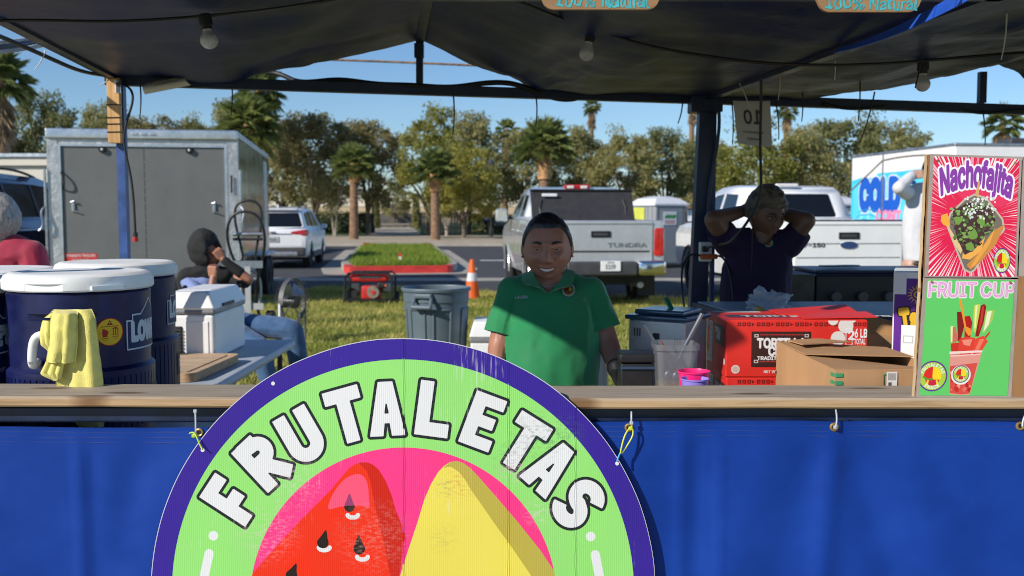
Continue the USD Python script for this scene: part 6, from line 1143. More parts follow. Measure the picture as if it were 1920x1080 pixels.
# hand truck
hD = 12.4; hx = at(465, 500, hD)[0]; ht = thing('hand_truck', 'tall black and grey hand truck standing by the trailer corner', 'hand truck', (hx, hD, 0)); w = .185; zT = at(0, 381, hD)[2]; z2 = at(0, 403, hD)[2]
rails = lambda z, y, w_: [(-w_, y, .06), (-w_, y, z - .09), (-w_ + .06, y, z), (w_ - .06, y, z), (w_, y, z - .09), (w_, y, .06)]
part(ht, 'rail_frame', tube(spline([(-w + .02, 0.06, .9), (-w + .02, .06, zT - .1), (-w + .07, .06, zT), (w - .07, .06, zT), (w - .02, .06, zT - .1), (w - .02, .06, .9)], 40), .017, 8), 'black_steel', True); part(ht, 'rail_frame', tube(spline([(-w, 0, .12), (-w, 0, .95), (-w - .03, -.09, z2 - .14), (-w + .05, -.1, z2), (w - .05, -.1, z2), (w + .03, -.09, z2 - .14), (w, 0, .95), (w, 0, .12)], 70), .018, 8), 'black_steel', True)
for z_ in (1.18, 1.24): part(ht, 'cross_bar', tube([(-w, 0.02, z_), (w, .02, z_)], .024 if z_ > 1.2 else .018), 'dull_steel' if z_ > 1.2 else 'black_steel')
part(ht, 'cross_plate', bx(-w, w, -.01, .0, .82, .91), 'dull_steel'); part(ht, 'centre_channel', bx(-.035, .035, -.03, -.01, .18, .84), 'alu_dull') if M('alu_dull', (.36, .37, .37), .5, var=.1) else None
part(ht, 'cross_plate', bx(-w, w, -.01, 0, .30, .38), 'alu_dull'); part(ht, 'skid_tube', tube(spline([(-.12, .1, .2), (-.12, .1, .66), (-.06, .08, .76), (.06, .08, .76), (.12, .1, .66), (.12, .1, .2)], 30), .016), 'alu_dull', True); part(ht, 'toe_plate', bx(-.23, .23, -.24, .02, .012, .028), 'black_steel')
for x_ in (-.24, .24): wl = part(ht, 'wheel', cyl((x_ - .04, .12, .14), (x_ + .04, .12, .14), .14, 24), 'rubber', 30); part(wl, 'rim', cyl((x_ - .043, .12, .14), (x_ + .043, .12, .14), .075), 'dull_steel')
part(ht, 'axle', cyl((-.25, .12, .14), (.25, .12, .14), .012), 'steel')
# ======================================================================= vehicles
def solid(side, front, plan, W_, L_, H_):
    a = man(emesh(side, W_ + .4, 'yz', -(W_ + .4) / 2)); b = man(emesh(front, L_ + 1., 'xz', -.5)); c = man(ext(plan, H_ + 1., -.5)); return a ^ b ^ c
def rr(g, r): return g.buffer(-r).buffer(2 * r, quad_segs=6).buffer(-r)
def wheel(t, x, y, r, w, rim='steel', sgn=1):
    wl = part(t, 'wheel', lathe([(r * .55, -w / 2), (r * .9, -w / 2), (r, -w * .36), (r, w * .36), (r * .9, w / 2), (r * .55, w / 2), (r * .55, -w / 2)], 32).apply_transform(trimesh.transformations.rotation_matrix(math.pi / 2, [0, 1, 0])).apply_translation((x, y, r)), 'rubber', 35)
    part(wl, 'rim', lathe([(0, -w * .1), (r * .2, -w * .02), (r * .5, w * .1), (r * .56, w * .38), (r * .56, -w * .4), (0, -w * .4)], 28).apply_transform(trimesh.transformations.rotation_matrix(math.pi / 2 * sgn, [0, 1, 0])).apply_translation((x, y, r)), rim, 35)
    for k in range(5):
        a = k * 1.2566; part(wl, 'spoke', tube([(x + sgn * w * .2, y + r * .1 * math.cos(a), r + r * .1 * math.sin(a)), (x + sgn * w * .26, y + r * .54 * math.cos(a), r + r * .54 * math.sin(a))], r * .07, 6), rim)
def glassy(t, body, prism, shift, name='window'):
    g = body.translate(shift) ^ prism
    if not g.is_empty(): part(t, name, g, 'tinted_glass', 25)
    return g
def plate(t, x, y, z, txt, w=.31, h_=.155, head=None, m='white_plastic'):
    p = part(t, 'licence_plate', rbox((x, y, z), (w, .012, h_), .006), m)
    L = [(affinity.translate(text_poly(txt, h_ * .42, 3, sx=.7), 0, 0), lin(40, 44, 60))]; b = L[0][0].bounds; L[0] = (affinity.translate(L[0][0], -(b[0] + b[2]) / 2, -h_ * .28), L[0][1])
    if head: g = text_poly(head, h_ * .16, 3); b = g.bounds; L.append((affinity.translate(g, -(b[0] + b[2]) / 2, h_ * .26), lin(40, 44, 90)))
    mm, c = print_mesh(L, lambda v: np.c_[x + v[:, 0], np.full(len(v), y - .0075), z + v[:, 1]]); part(p, 'plate_text', face_to(mm, (0, -1, 0)), 'label_print', color=c)
def pickup(px_handle, D, rz, paint, label, kind):
    X = (px_handle - 960) / F * D; t = thing('pickup_truck', label, 'pickup truck', (X, D, 0), rz); Wd, Ht, Tg = 2.02, 1.95, 1.39
    side = rr(Polygon([(0.02, .62), (0.0, .95), (.0, Tg), (1.98, Tg + .01), (2.03, Tg + .05), (2.22, Ht - .1), (2.34, Ht - .02), (2.8, Ht + .02), (3.5, Ht), (3.78, Ht - .08), (4.5, Tg + .02), (4.62, Tg - .04), (5.5, Tg - .14), (5.74, Tg - .3), (5.8, .8), (5.75, .48), (5.2, .45), (.6, .5)]), .03)
    hw = Wd / 2; front = rr(Polygon([(-hw + .06, .4), (hw - .06, .4), (hw, .8), (hw, 1.12), (hw - .03, Tg), (hw - .06, Tg + .03), (hw - .20, Ht - .08), (hw - .30, Ht + .05), (-hw + .30, Ht + .05), (-hw + .20, Ht - .08), (-hw + .06, Tg + .03), (-hw + .03, Tg), (-hw, 1.12), (-hw, .8)]), .04)
    plan = rr(sbox(-hw, 0, hw, 5.8), .10); b = solid(side, front, plan, Wd, 5.8, 2.2)
    for y_ in (1.2, 4.75): b = b - man(cyl((-2, y_, .42), (2, y_, .42), .47, 36)).translate([0, 0, 0]) - m3.Manifold.cube([4, .94, .45], True).translate([0, y_, .2])
    b = b - man(bx(-hw + .11, hw - .11, .09, 1.96, .85, 3.0))
    full = b
    cuts = []
    rw = man(emesh(rr(Polygon([(-hw + .30, Tg + .05), (hw - .30, Tg + .05), (hw - .38, Ht - .13), (-hw + .38, Ht - .13)]), .04), .5, 'xz', 1.95))
    sw_ = [man(emesh(rr(Polygon(P), .03), 4., 'yz', -2.)) for P in ([(2.32, Tg + .06), (2.42, Ht - .14), (3.10, Ht - .11), (3.10, Tg + .06)], [(3.18, Tg + .06), (3.18, Ht - .11), (3.62, Ht - .14), (4.28, Tg + .06)])]
    b = b - rw; glassy(t, full, rw, [0, .012, 0], 'rear_window'); inner = full ^ m3.Manifold.cube([Wd - .62, 9, 9], True)
    for s_ in sw_:
        shell = s_ - m3.Manifold.cube([1.30, 9, 9], True); g = (full ^ shell); b = b - shell
        for sx in (-1, 1):
            gg = (full.scale([.988, 1, 1]) ^ shell) ^ m3.Manifold.cube([4, 20, 20], True).translate([2.0 * sx, 0, 0]); part(t, 'side_window', gg, 'tinted_glass', 25)
    part(t, 'body', b, paint, 28)
    # tailgate relief, lamps, bumper
    tg = part(t, 'tailgate', m3.Manifold.batch_hull([m3.Manifold.sphere(.02, 8).translate([sx * (hw - .22), -.004, z]) for sx in (-1, 1) for z in (.74, Tg - .04)]) , paint, 30)
    part(tg, 'top_lip', rbox((0, -.012, Tg - .035), (Wd - .42, .05, .055), .016), paint, 30)
    part(tg, 'handle', rbox((0, -.03, Tg - .21), (.31, .02, .10), .015), 'black_plastic', 30); part(tg, 'handle_pull', rbox((0, -.042, Tg - .215), (.22, .016, .045), .008), 'grey_trim', 30)
    for sx in (-1, 1):
        tl = part(t, 'tail_light', rbox((sx * (hw - .095), .075, Tg - .33), (.17, .17, .44 if kind == 'silver' else .38), .03), 'tail_red', 40)
        part(tl, 'reverse_lens', rbox((sx * (hw - .11), -.012, Tg - .50), (.10, .012, .09), .01), 'tail_clear' if kind != 'silver' else 'tail_red', 30)
    if kind == 'silver':
        part(tg, 'crease', bx(-hw + .25, hw - .25, -.027, -.02, .90, .93), 'grey_trim'); txt = text_poly('TUNDRA', .062, 3, sx=1.75); bb = txt.bounds; part(tg, 'badge', emesh(affinity.translate(txt, hw - .30 - (bb[2] - bb[0]), .985), .010, 'xz', -.034), 'steel', label='raised letters TUNDRA')
        part(t, 'bumper', rbox((0, -.09, .655), (1.1, .20, .22), .04), 'grey_trim', 40)
        for sx in (-1, 1): part(t, 'bumper_end', rbox((sx * .77, -.09, .665), (.44, .22, .23), .05), 'chrome', 40)
        plate(t, .12, -.205, .70, '5109', head='TEXAS')
        tp_ = part(t, 'tonneau_panel', m3.Manifold.batch_hull([m3.Manifold.sphere(.02, 8).translate([sx * .86, y_, z]) for sx in (-1, 1) for y_, z in ((1.55, Tg - .02), (1.86, Ht - .08))]), 'black_vinyl', 30, label='black folded bed cover leaning on the cab') if M('black_vinyl', (.022, .022, .026), .75, var=.25, vs=9., bump=.3, bs=200.) else None
        part(tp_, 'panel_edge', rbox((0, 1.84, Ht - .055), (1.76, .06, .03), .008), 'black_plastic', 30); part(tp_, 'white_badge', rbox((-.56, 1.73, Ht - .14), (.26, .03, .05), .01), 'white_plastic')
        for sx in (-1, 1): part(tp_, 'latch_arm', tube([(sx * .72, 1.60, Tg + .06), (sx * .74, 1.66, Tg + .2), (sx * .70, 1.74, Tg + .34)], .018), 'black_plastic')
        br = part(t, 'brake_lamp', rbox((.0, 2.30, Ht + .012), (.46, .08, .085), .03), 'tail_red', 40); part(br, 'clear_lens', rbox((-.12, 2.255, Ht + .01), (.12, .02, .05), .008), 'tail_clear'); part(br, 'clear_lens', rbox((.12, 2.255, Ht + .01), (.12, .02, .05), .008), 'tail_clear')
        part(t, 'exhaust', cyl((.55, .5, .42), (.62, -.05, .40), .05), 'dull_steel')
        for sx in (-1, 1): part(t, 'mud_flap', bx(sx * .86 - .14, sx * .86 + .14, .60, .62, .18, .55), 'black_plastic')
    else:
        for z in (.86, 1.06): part(tg, 'crease', bx(-hw + .24, hw - .24, -.0265, -.0225, z, z + .012), 'grey_trim')
        part(tg, 'top_trim', bx(-hw + .1, hw - .1, -.02, .08, Tg + .002, Tg + .018), 'black_plastic')
        ov = Point(0, 0).buffer(1, 28); part(tg, 'oval_emblem', emesh(affinity.translate(affinity.scale(ov, .125, .05, origin=(0, 0)), 0, Tg - .345), .016, 'xz', -.04), 'emblem_blue', label='blue oval emblem') if M('emblem_blue', (.02, .05, .16), .25, coat=.6) else None
        part(tg, 'emblem_rim', emesh(affinity.translate(affinity.scale(ov, .13, .055, origin=(0, 0)), 0, Tg - .345), .010, 'xz', -.034), 'chrome')
        txt = text_poly('F-150', .055, 4, sx=1.3); part(tg, 'badge', emesh(affinity.translate(txt, -hw + .34, Tg - .37), .008, 'xz', -.032), 'grey_trim', label='badge reading F-150')
        part(t, 'bumper', rbox((0, -.09, .60), (1.9, .20, .20), .05), 'grey_trim', 40); part(t, 'brake_lamp', rbox((-.06, 2.28, Ht + .012), (.38, .08, .06), .02), 'tail_clear', 40)
        plate(t, 0, -.2, .60, 'TEXAS')
    for sx in (-1, 1):
        mi = part(t, 'mirror', rbox((sx * (hw + .17), 4.0, 1.46), (.24, .12, .26), .05), 'black_plastic' if kind != 'silver' else paint, 40); part(mi, 'mirror_glass', rbox((sx * (hw + .17), 3.936, 1.46), (.19, .01, .21), .004), 'chrome'); part(mi, 'mirror_arm', tube([(sx * (hw - .06), 4.05, 1.40), (sx * (hw + .1), 4.02, 1.42)], .025), 'black_plastic')
        for y_ in (2.55, 3.45): part(t, 'door_handle', rbox((sx * (hw + .006), y_ + .1, 1.19), (.035, .2, .035), .012), paint, 30)
        for y_ in (1.2, 4.75): wheel(t, sx * (hw - .15), y_, .40, .27, 'dull_steel', sx)
        part(t, 'arch_trim', tube([(sx * (hw + .003), 4.75 + .475 * math.cos(a), .42 + .475 * math.sin(a)) for a in np.linspace(-.1, 3.24, 20)], .018, 6), paint if kind == 'silver' else 'grey_trim'); part(t, 'arch_trim', tube([(sx * (hw + .003), 1.2 + .475 * math.cos(a), .42 + .475 * math.sin(a)) for a in np.linspace(-.1, 3.24, 20)], .018, 6), paint)
    part(t, 'underbody', bx(-.75, .75, .3, 5.5, .38, .62), 'black_plastic'); return t
pickup(1126, 15.3, math.radians(5.5), 'silver_paint', 'silver pickup truck parked behind the woman with black bed cover', 'silver')
pickup(1590, 14.3, math.radians(5.5), 'white_paint', 'white pickup truck parked behind the person in purple', 'white')
def wagon(X, D, rz, paint, label, cat, sc=1.0, van=False, name='parked_car'):
    t = thing(name, label, cat, (X, D, 0), rz, scale=sc); hw = .92; Ht = 1.66
    side = rr(Polygon([(.05, .42), (-.02, .62), (-.03, .92), (.06, 1.08), (.36, 1.52), (.50, 1.62), (1.4, Ht + .02), (2.6, Ht), (2.95, Ht - .07), (3.75, 1.12), (4.4, .98), (4.62, .80), (4.66, .5), (4.5, .30), (.3, .30)]), .04)
    front = rr(Polygon([(-hw + .06, .25), (hw - .06, .25), (hw, .5), (hw, .95), (hw - .07, 1.10), (hw - .22, Ht - .08), (hw - .34, Ht + .06), (-hw + .34, Ht + .06), (-hw + .22, Ht - .08), (-hw + .07, 1.10), (-hw, .95), (-hw, .5)]), .05)
    plan = sbox(-hw, -.05, hw, 4.7); plan = plan.buffer(-.28).buffer(.28, quad_segs=6); b = solid(side, front, plan, 1.84, 4.7, 1.9)
    for y_ in (.92, 3.72): b = b - man(cyl((-2, y_, .35), (2, y_, .35), .385, 36)) - m3.Manifold.cube([4, .77, .4], True).translate([0, y_, .15])
    full = b; rw = man(emesh(rr(Polygon([(-hw + .14, 1.13), (hw - .14, 1.13), (hw - .27, 1.51), (-hw + .27, 1.51)]), .04), 1.1, 'xz', -.5)) - man(bx(-2, 2, .55, 3, 0, 3)); b = b - rw; glassy(t, full, rw, [0, .014, 0], 'rear_window')
    for P in ([(.62, 1.16), (.74, 1.50), (1.28, 1.54), (1.28, 1.14)], [(1.34, 1.14), (1.34, 1.54), (2.14, 1.555), (2.14, 1.13)], [(2.20, 1.13), (2.20, 1.555), (2.72, 1.53), (3.36, 1.13)]):
        shell = man(emesh(rr(Polygon(P), .025), 4., 'yz', -2.)) - m3.Manifold.cube([1.0, 9, 9], True); b = b - shell
        for sx in (-1, 1): part(t, 'side_window', (full.scale([.985, 1, 1]) ^ shell) ^ m3.Manifold.cube([4, 20, 20], True).translate([2.0 * sx, 0, 0]), 'tinted_glass', 25)
    part(t, 'body', b, paint, 28)
    for sx in (-1, 1):
        part(t, 'tail_light', m3.Manifold.batch_hull([m3.Manifold.sphere(.02, 8).translate(p) for p in ([sx * .50, -.035, .985], [sx * .50, -.03, .965], [sx * (hw - .08), .02, 1.045], [sx * (hw - .08), .0, .90], [sx * (hw - .012), .2, 1.02], [sx * (hw - .012), .2, .92])]), 'tail_red', 40)
        for y_ in (.92, 3.72): wheel(t, sx * (hw - .125), y_, .345, .22, 'dull_steel', sx)
        mi = part(t, 'mirror', rbox((sx * (hw + .1), 3.05, 1.12), (.2, .1, .14), .04), paint, 40)
        part(t, 'roof_rail', tube(spline([(sx * (hw - .33), .75, Ht - .01), (sx * (hw - .32), 1.0, Ht + .035), (sx * (hw - .32), 2.4, Ht + .035), (sx * (hw - .33), 2.65, Ht)], 14), .018, 6), 'grey_trim', True)
        part(t, 'sill', bx(sx * hw - .02, sx * hw + .012, 1.35, 3.3, .28, .42), 'grey_trim')
    part(t, 'chrome_bar', bx(-.5, .5, -.045, -.02, .935, .952), 'chrome'); part(t, 'emblem', rbox((0, -.045, .985), (.17, .016, .045), .01), 'chrome'); plate(t, 0.0, -.040, .80, 'KZD 4861' if False else 'TEXAS', m='grey_plate') if M('grey_plate', (.42, .43, .45), .5) else None
    part(t, 'lower_bumper', rbox((0, .03, .46), (1.70, .16, .24), .05), 'grey_trim', 40); part(t, 'skid_plate', rbox((0, -.055, .40), (1.30, .05, .12), .03), 'aluminium', 40); part(t, 'roof_spoiler', rbox((0, .40, 1.605), (1.20, .22, .04), .015), paint, 40); part(t, 'antenna_fin', m3.Manifold.batch_hull([m3.Manifold.sphere(.012, 6).translate(p) for p in ([0, .9, Ht + .01], [0, 1.1, Ht + .015], [0, .92, Ht + .08])]), paint); part(t, 'underbody', bx(-.7, .7, .3, 4.3, .22, .42), 'black_plastic')
    return t
wagon(at(512, 430, 27)[0], 27.0, math.radians(4.5), 'white_paint', 'white SUV driving away beyond the hand truck', 'car')
wagon(-8.98, 14.3, math.radians(4), 'dark_paint', 'dark blue van parked behind the woman in the red shirt', 'van', 1.28)


# ---------------- grey enclosed trailer
TW, TL_, Tz0, Tz1 = 2.76, 6.3, .45, 2.765; tx = (at(100, 300, 15.2)[0] + at(440, 300, 15.2)[0]) / 2
tr = thing('cargo_trailer', 'grey enclosed cargo trailer with silver corner posts and rear ramp door', 'trailer', (tx, 15.2, 0), math.radians(9.5)); hw = TW / 2
M('tread_plate', (.50, .51, .52), .4, metal=.6, var=.12, vs=8., bump=.55, bs=19., bd=.02)
part(tr, 'box_core', bx(-hw + .03, hw - .03, .06, TL_, Tz0, Tz1 - .06), 'trailer_side')
part(tr, 'roof', rbox((0, TL_ / 2, Tz1 - .03), (TW, TL_, .05), .015), 'aluminium', 30)
part(tr, 'rear_header', rbox((0, .0, Tz1 - .075), (TW + .01, .14, .15), .02), 'aluminium', 30)
for sx in (-1, 1): part(tr, 'corner_post', bx(sx * hw - .075 * (1 + sx), sx * hw + .075 * (1 - sx), -.03, .10, Tz0, Tz1 - .152), 'tread_plate'); part(tr, 'edge_trim', bx(sx * (hw - .175) - .022, sx * (hw - .175) + .022, -.035, .03, Tz0 + .05, Tz1 - .235), 'aluminium')
part(tr, 'tread_band', bx(-hw + .152, hw - .152, -.02, .05, Tz1 - .228, Tz1 - .154), 'tread_plate'); part(tr, 'top_trim', bx(-hw + .152, hw - .152, -.034, .03, Tz1 - .262, Tz1 - .230), 'aluminium')
rd = part(tr, 'ramp_door', bx(-hw + .2, hw - .2, -.01, .05, Tz0 + .06, Tz1 - .265), 'trailer_grey')
part(rd, 'door_seam', bx(-.004, .004, -.0125, -.0105, Tz0 + .1, Tz1 - .27), 'grey_trim')
for k in range(14): part(rd, 'rivet', cyl((.006, -.0105, Tz0 + .2 + k * .125), (.006, -.0145, Tz0 + .2 + k * .125), .006, 8), 'aluminium')
lx = lambda px: (px - 270) / 340 * TW; lz = lambda py: at(0, py, 15.2)[2]
for px in (197, 352): c = (lx(px), -.012, lz(281)); lm = part(tr, 'load_lamp', cyl(c, (c[0], -.06, c[2]), .055, 20, .045), 'black_plastic', 40); part(lm, 'lens', cyl((c[0], -.061, c[2]), (c[0], -.066, c[2]), .016, 18), 'tail_clear')
for px, py in ((143, 388), (395, 390)): c = (lx(px), -.02, lz(py)); la = part(tr, 'latch', rbox(c, (.045, .03, .15), .008), 'steel', 30); part(la, 'latch_hook', tube([(c[0] - .03, -.035, c[2] + .07), (c[0] + .02, -.05, c[2] + .085), (c[0] + .05, -.04, c[2] + .06)], .012), 'dull_steel'); part(la, 'latch_pin', tube([(c[0], -.04, c[2] - .06), (c[0] + .07, -.05, c[2] - .075)], .009), 'dull_steel')
c = (lx(127), -.02, lz(340)); part(tr, 'grab_handle', tube(spline([(c[0] - .02, -.01, c[2] + .14), (c[0] - .01, -.07, c[2] + .10), (c[0] + .02, -.09, c[2] + .02), (c[0] + .02, -.09, c[2] - .06), (c[0] - .02, -.01, c[2] - .12)], 20), .013), 'black_plastic', True)
c = (lx(428), -.02, lz(345)); part(tr, 'grab_handle', tube([(c[0], -.06, c[2] + .13), (c[0], -.06, c[2] - .13)], .014), 'black_plastic')
for sx in (-1, 1): br = part(tr, 'cam_bar', cyl((sx * (hw + .03), -.05, Tz0 + .3), (sx * (hw + .03), -.05, lz(318)), .02), 'steel'); part(br, 'cam_handle', tube(spline([(sx * (hw + .04), -.06, lz(388)), (sx * (hw + .08), -.10, lz(400)), (sx * (hw + .06), -.12, lz(420)), (sx * (hw + .12), -.12, lz(432))], 12), .016), 'dull_steel')
for k in (-1, 0, 1): part(tr, 'marker_lamp', rbox((lx(272) + k * .13, -.08, Tz1 - .075), (.085, .02, .032), .008), 'tail_clear' if False else 'aluminium', 30)
for k, (z_, h_) in enumerate(((lz(483), .075),)):
    st_ = part(tr, 'red_sticker', bx(lx(124), lx(182), -.0125, -.0108, z_ - h_, z_ + h_), 'red_paint')
    L = []
    for s_, yy, hh in (('DYNAMITE TRAILERS', .02, .036), ('956 555 0142' if False else 'SALES & PARTS', -.045, .03)): g = text_poly(s_, hh, 3, sx=.85); bb = g.bounds; L.append((affinity.translate(g, -(bb[0] + bb[2]) / 2, yy), (.7, .62, .62)))
    mm, cc = print_mesh(L, lambda v: np.c_[(lx(124) + lx(182)) / 2 + v[:, 0] * .95, np.full(len(v), -.0132), z_ + v[:, 1]]); part(st_, 'sticker_text', face_to(mm, (0, -1, 0)), 'label_print', color=cc)
for sx in (-1, 1):
    for k in range(6): y_ = .12 + k * (TL_ - .14) / 6; part(tr, 'side_panel', bx(sx * (hw - .029), sx * (hw - .008), y_, y_ + (TL_ - .14) / 6 - .012, Tz0 + .12, Tz1 - .1), 'trailer_side')
    part(tr, 'top_rail', bx(sx * (hw - .03), sx * (hw + .004), .1, TL_, Tz1 - .098, Tz1 - .056), 'aluminium'); part(tr, 'bottom_rail', bx(sx * (hw - .03), sx * (hw + .004), .1, TL_, Tz0, Tz0 + .118), 'aluminium'); part(tr, 'fender', rbox((sx * (hw + .11), 3.52, .74), (.24, 1.75, .05), .02), 'aluminium', 30)
    for y_ in (3.1, 3.94): wheel(tr, sx * (hw + .11), y_, .345, .2, 'steel', sx)
    part(tr, 'side_door', bx(sx * (hw - .006), sx * (hw - .001), TL_ - 1.3, TL_ - .5, Tz0 + .15, Tz1 - .2), 'aluminium') if sx > 0 else None
part(tr, 'rear_bumper', bx(-hw + .05, hw - .05, -.06, .05, Tz0 - .1, Tz0 - .003), 'black_steel'); part(tr, 'chassis', bx(-.6, .6, .2, TL_ + .9, Tz0 - .12, Tz0 - .005), 'black_steel')
for sx in (-1, 1): part(tr, 'rear_jack', cyl((sx * .9, .1, 0), (sx * .9, .1, Tz0 - .1), .04), 'black_steel')

# ---------------- white trailer with a cold drinks banner
P0, P1 = at(1597, 300, 25.0), at(1790, 300, 20.4); dv = (P1 - P0)[:2]; Lc = np.linalg.norm(dv); ang = math.atan2(dv[1], dv[0]); zt_ = at(1790, 272, 20.4)[2]
wt = thing('food_trailer', 'white food trailer with a blue banner reading COLD', 'trailer', (P0[0], P0[1], 0), ang)
M('banner_wall', (.80, .80, .80), .5, var=.03)
part(wt, 'body', rbox((Lc / 2, 1.25, (zt_ + .5) / 2), (Lc, 2.5, zt_ - .5), .04), 'banner_wall', 30); part(wt, 'roof_trim', rbox((Lc / 2, 1.25, zt_ + .015), (Lc + .04, 2.54, .06), .02), 'aluminium', 30); part(wt, 'roof_vent', rbox((Lc - .4, 1.5, zt_ + .1), (.5, .4, .14), .04), 'grey_trim', 30)
part(wt, 'seam_strip', bx(1.62, 1.68, -.02, -.001, .5, zt_ - .02), 'aluminium')
zb0 = 1.0; zb1 = at(1597, 338, 25)[2]; zz1 = at(1740, 318, 21.6)[2]
bl = Polygon([(.03, zb0), (Lc - .1, zb0), (Lc - .1, zz1 + .05), (2.4, zz1), (1.4, zb1 + .12), (1.2, zb1 + .02), (.6, zb1 + .05), (.03, zb1 - .02)])
def tx2(s, x0, x1, y, hh, col, bold=8): g = text_poly(s, hh, bold); bb = g.bounds; return (affinity.affine_transform(g, [(x1 - x0) / (bb[2] - bb[0]), 0, 0, 1, x0 - bb[0] * (x1 - x0) / (bb[2] - bb[0]), y]), col)
L = [(bl, lin(70, 200, 236)), (bl.buffer(-.10), lin(96, 214, 242))]
cw = tx2('COLD', .45, 2.5, 1.63, .62, lin(30, 96, 200), 12)
for k in range(7): L.append((Polygon([(.5 + k * .36, 1.2), (.62 + k * .36, 1.2), (.78 + k * .36, zb1 - .1), (.64 + k * .36, zb1 - .05)]).intersection(bl), lin(150, 226, 246)))
L += [(cw[0].buffer(.035), (.72, .78, .82)), cw, tx2('CONT', 1.35, 2.55, 1.33, .22, lin(240, 140, 180), 8)]
for k in range(3): a = np.linspace(0, 3.14, 20); L.append((LineString([(.25 + .5 * (1 - math.cos(u)) + .1 * k, 1.25 + .12 * k + .10 * math.sin(u)) for u in a]).buffer(.012).intersection(bl), lin(40, 150, 200)))
mm, cc = print_mesh([(g.intersection(bl) if i else g, c) for i, (g, c) in enumerate(L)], lambda v: np.c_[v[:, 0], np.full(len(v), -.004), v[:, 1]]); part(wt, 'banner', face_to(mm, (0, -1, 0)), 'label_print', color=cc, label='blue cold drinks banner')
for pts in ([(.03, zb1 - .25), (.6, zb1 - .02), (1.62, zt_ - .15)], [(1.66, zt_ - .15), (2.6, zz1 + .33), (Lc, zz1 + .22)]): part(wt, 'banner_cord', tube(spline([(x, -.02, z) for x, z in pts], 14), .012, 5), 'palm_dead')
for y_ in (.35, 2.15):
    for x_ in (Lc * .4, Lc * .6): part(wt, 'wheel', cyl((x_, y_ - .12, .34), (x_, y_ + .12, .34), .34, 24), 'rubber', 30)
part(wt, 'chassis', bx(.1, Lc - .1, .3, 2.2, .36, .499), 'black_steel')
# ---------------- portable toilet
pD = 27.5; pt = thing('portable_toilet', 'grey portable toilet with white domed roof behind the silver pickup', 'portable toilet', (at(1241, 400, pD)[0], pD + .6, 0), math.radians(30)); M('toilet_grey', (.27, .285, .30), .5, var=.05); M('toilet_roof', (.66, .67, .69), .4, var=.04); M('toilet_yellow', (.55, .58, .08), .5)
s_ = .56; part(pt, 'cabin', rbox((0, 0, .86), (s_ * 2, s_ * 2, 1.70), .04), 'toilet_grey', 30)
part(pt, 'base', rbox((0, 0, .05), (s_ * 2.1, s_ * 2.1, .1), .02), 'black_plastic')
rf = m3.Manifold.batch_hull([m3.Manifold.cube([s_ * 2.14, s_ * 2.14, .05], True).translate([0, 0, 1.735]), m3.Manifold.cube([s_ * 1.5, s_ * 1.5, .02], True).translate([0, 0, 1.90]), m3.Manifold.cube([s_ * .7, s_ * .7, .02], True).translate([0, 0, 1.965])]); part(pt, 'roof', rf, 'toilet_roof', 20)
part(pt, 'door', rbox((0, -s_ - .008, .88), (.8, .03, 1.5), .02), 'toilet_grey', 30); 
for k in range(5): part(pt, 'wall_rib', bx(-s_ - .015, -s_ - .001, -s_ + .12 + k * .2, -s_ + .2 + k * .2, .15, 1.68), 'toilet_grey')
for x_ in (-s_ + .06, s_ - .06): part(pt, 'wall_rib', bx(x_ - .04, x_ + .04, -s_ - .02, -s_ - .001, .1, 1.68), 'toilet_grey')
sn = part(pt, 'door_sign', bx(-.30, .16, -s_ - .031, -s_ - .0245, 1.18, 1.55), 'white_plastic', label='white sign with green and red print'); L = [tx2('SANI', -.22, .08, 1.36, .12, lin(60, 150, 70)), (sbox(-.24, 1.22, .10, 1.245), lin(200, 60, 60)), (sbox(-.24, 1.27, .10, 1.30), lin(200, 60, 60))]; L[0] = (unary_union([Point(-.2 + .06 * k, 1.40 + .02 * (k % 2)).buffer(.05) for k in range(6)]), lin(70, 150, 80))
mm, cc = print_mesh(L, lambda v: np.c_[v[:, 0], np.full(len(v), -s_ - .032), v[:, 1]]); part(sn, 'sign_print', face_to(mm, (0, -1, 0)), 'label_print', color=cc)
part(pt, 'yellow_panel', bx(-s_ - .025, -s_ - .016, -.1, s_ - .05, 1.28, 1.66), 'toilet_yellow', label='yellow green notice panel')

copy(pt, 'portable_toilet', 'second grey portable toilet peeking out right of the white pickup cab', 'portable toilet', (at(1577, 400, 27.5)[0], 28.2, 0), math.radians(24))
# ======================================================================= people
M('skin_tan', (.36, .155, .095), .5, var=.08, vs=20., bump=.12, bs=300., bd=.0006); M('skin_dark', (.17, .082, .05), .5, var=.08, vs=20., bump=.12, bs=300., bd=.0006); M('skin_light', (.46, .27, .19), .5, var=.08, vs=20.)
M('lip', (.26, .085, .065), .4, var=.06); M('tooth', (.85, .82, .76), .3, var=.03); M('eye_white_shaded', (.34, .30, .28), .3, var=.02); M('iris', (.018, .01, .007), .15, var=.05)  # eye whites darkened: shadow around the eyes put into the colour
M('hair_black', (.014, .010, .009), .45, var=.5, vs=60., bump=.7, bs=60., stretch=(1, .2, 1), bd=.003); M('hair_grey', (.20, .19, .185), .5, col2=(.36, .345, .33), vs=90., bump=.8, bs=60., stretch=(1, 1, .18), bd=.004); M('hair_curl', (.030, .020, .012), .6, col2=(.21, .155, .10), vs=26., bump=1., bs=40., bd=.01)
M('polo_green', (.007, .20, .062), .8, var=.07, vs=12., bump=.4, bs=500., bd=.0008, sheen=.25); M('shirt_purple', (.016, .004, .034), .85, var=.12, vs=12., bump=.4, bs=400., bd=.0008); M('shirt_red', (.33, .012, .045), .8, var=.10, vs=12., bump=.4, bs=400., bd=.0008, sheen=.2); M('shirt_white', (.58, .58, .60), .85, var=.04, vs=9., bump=.3, bs=300.)
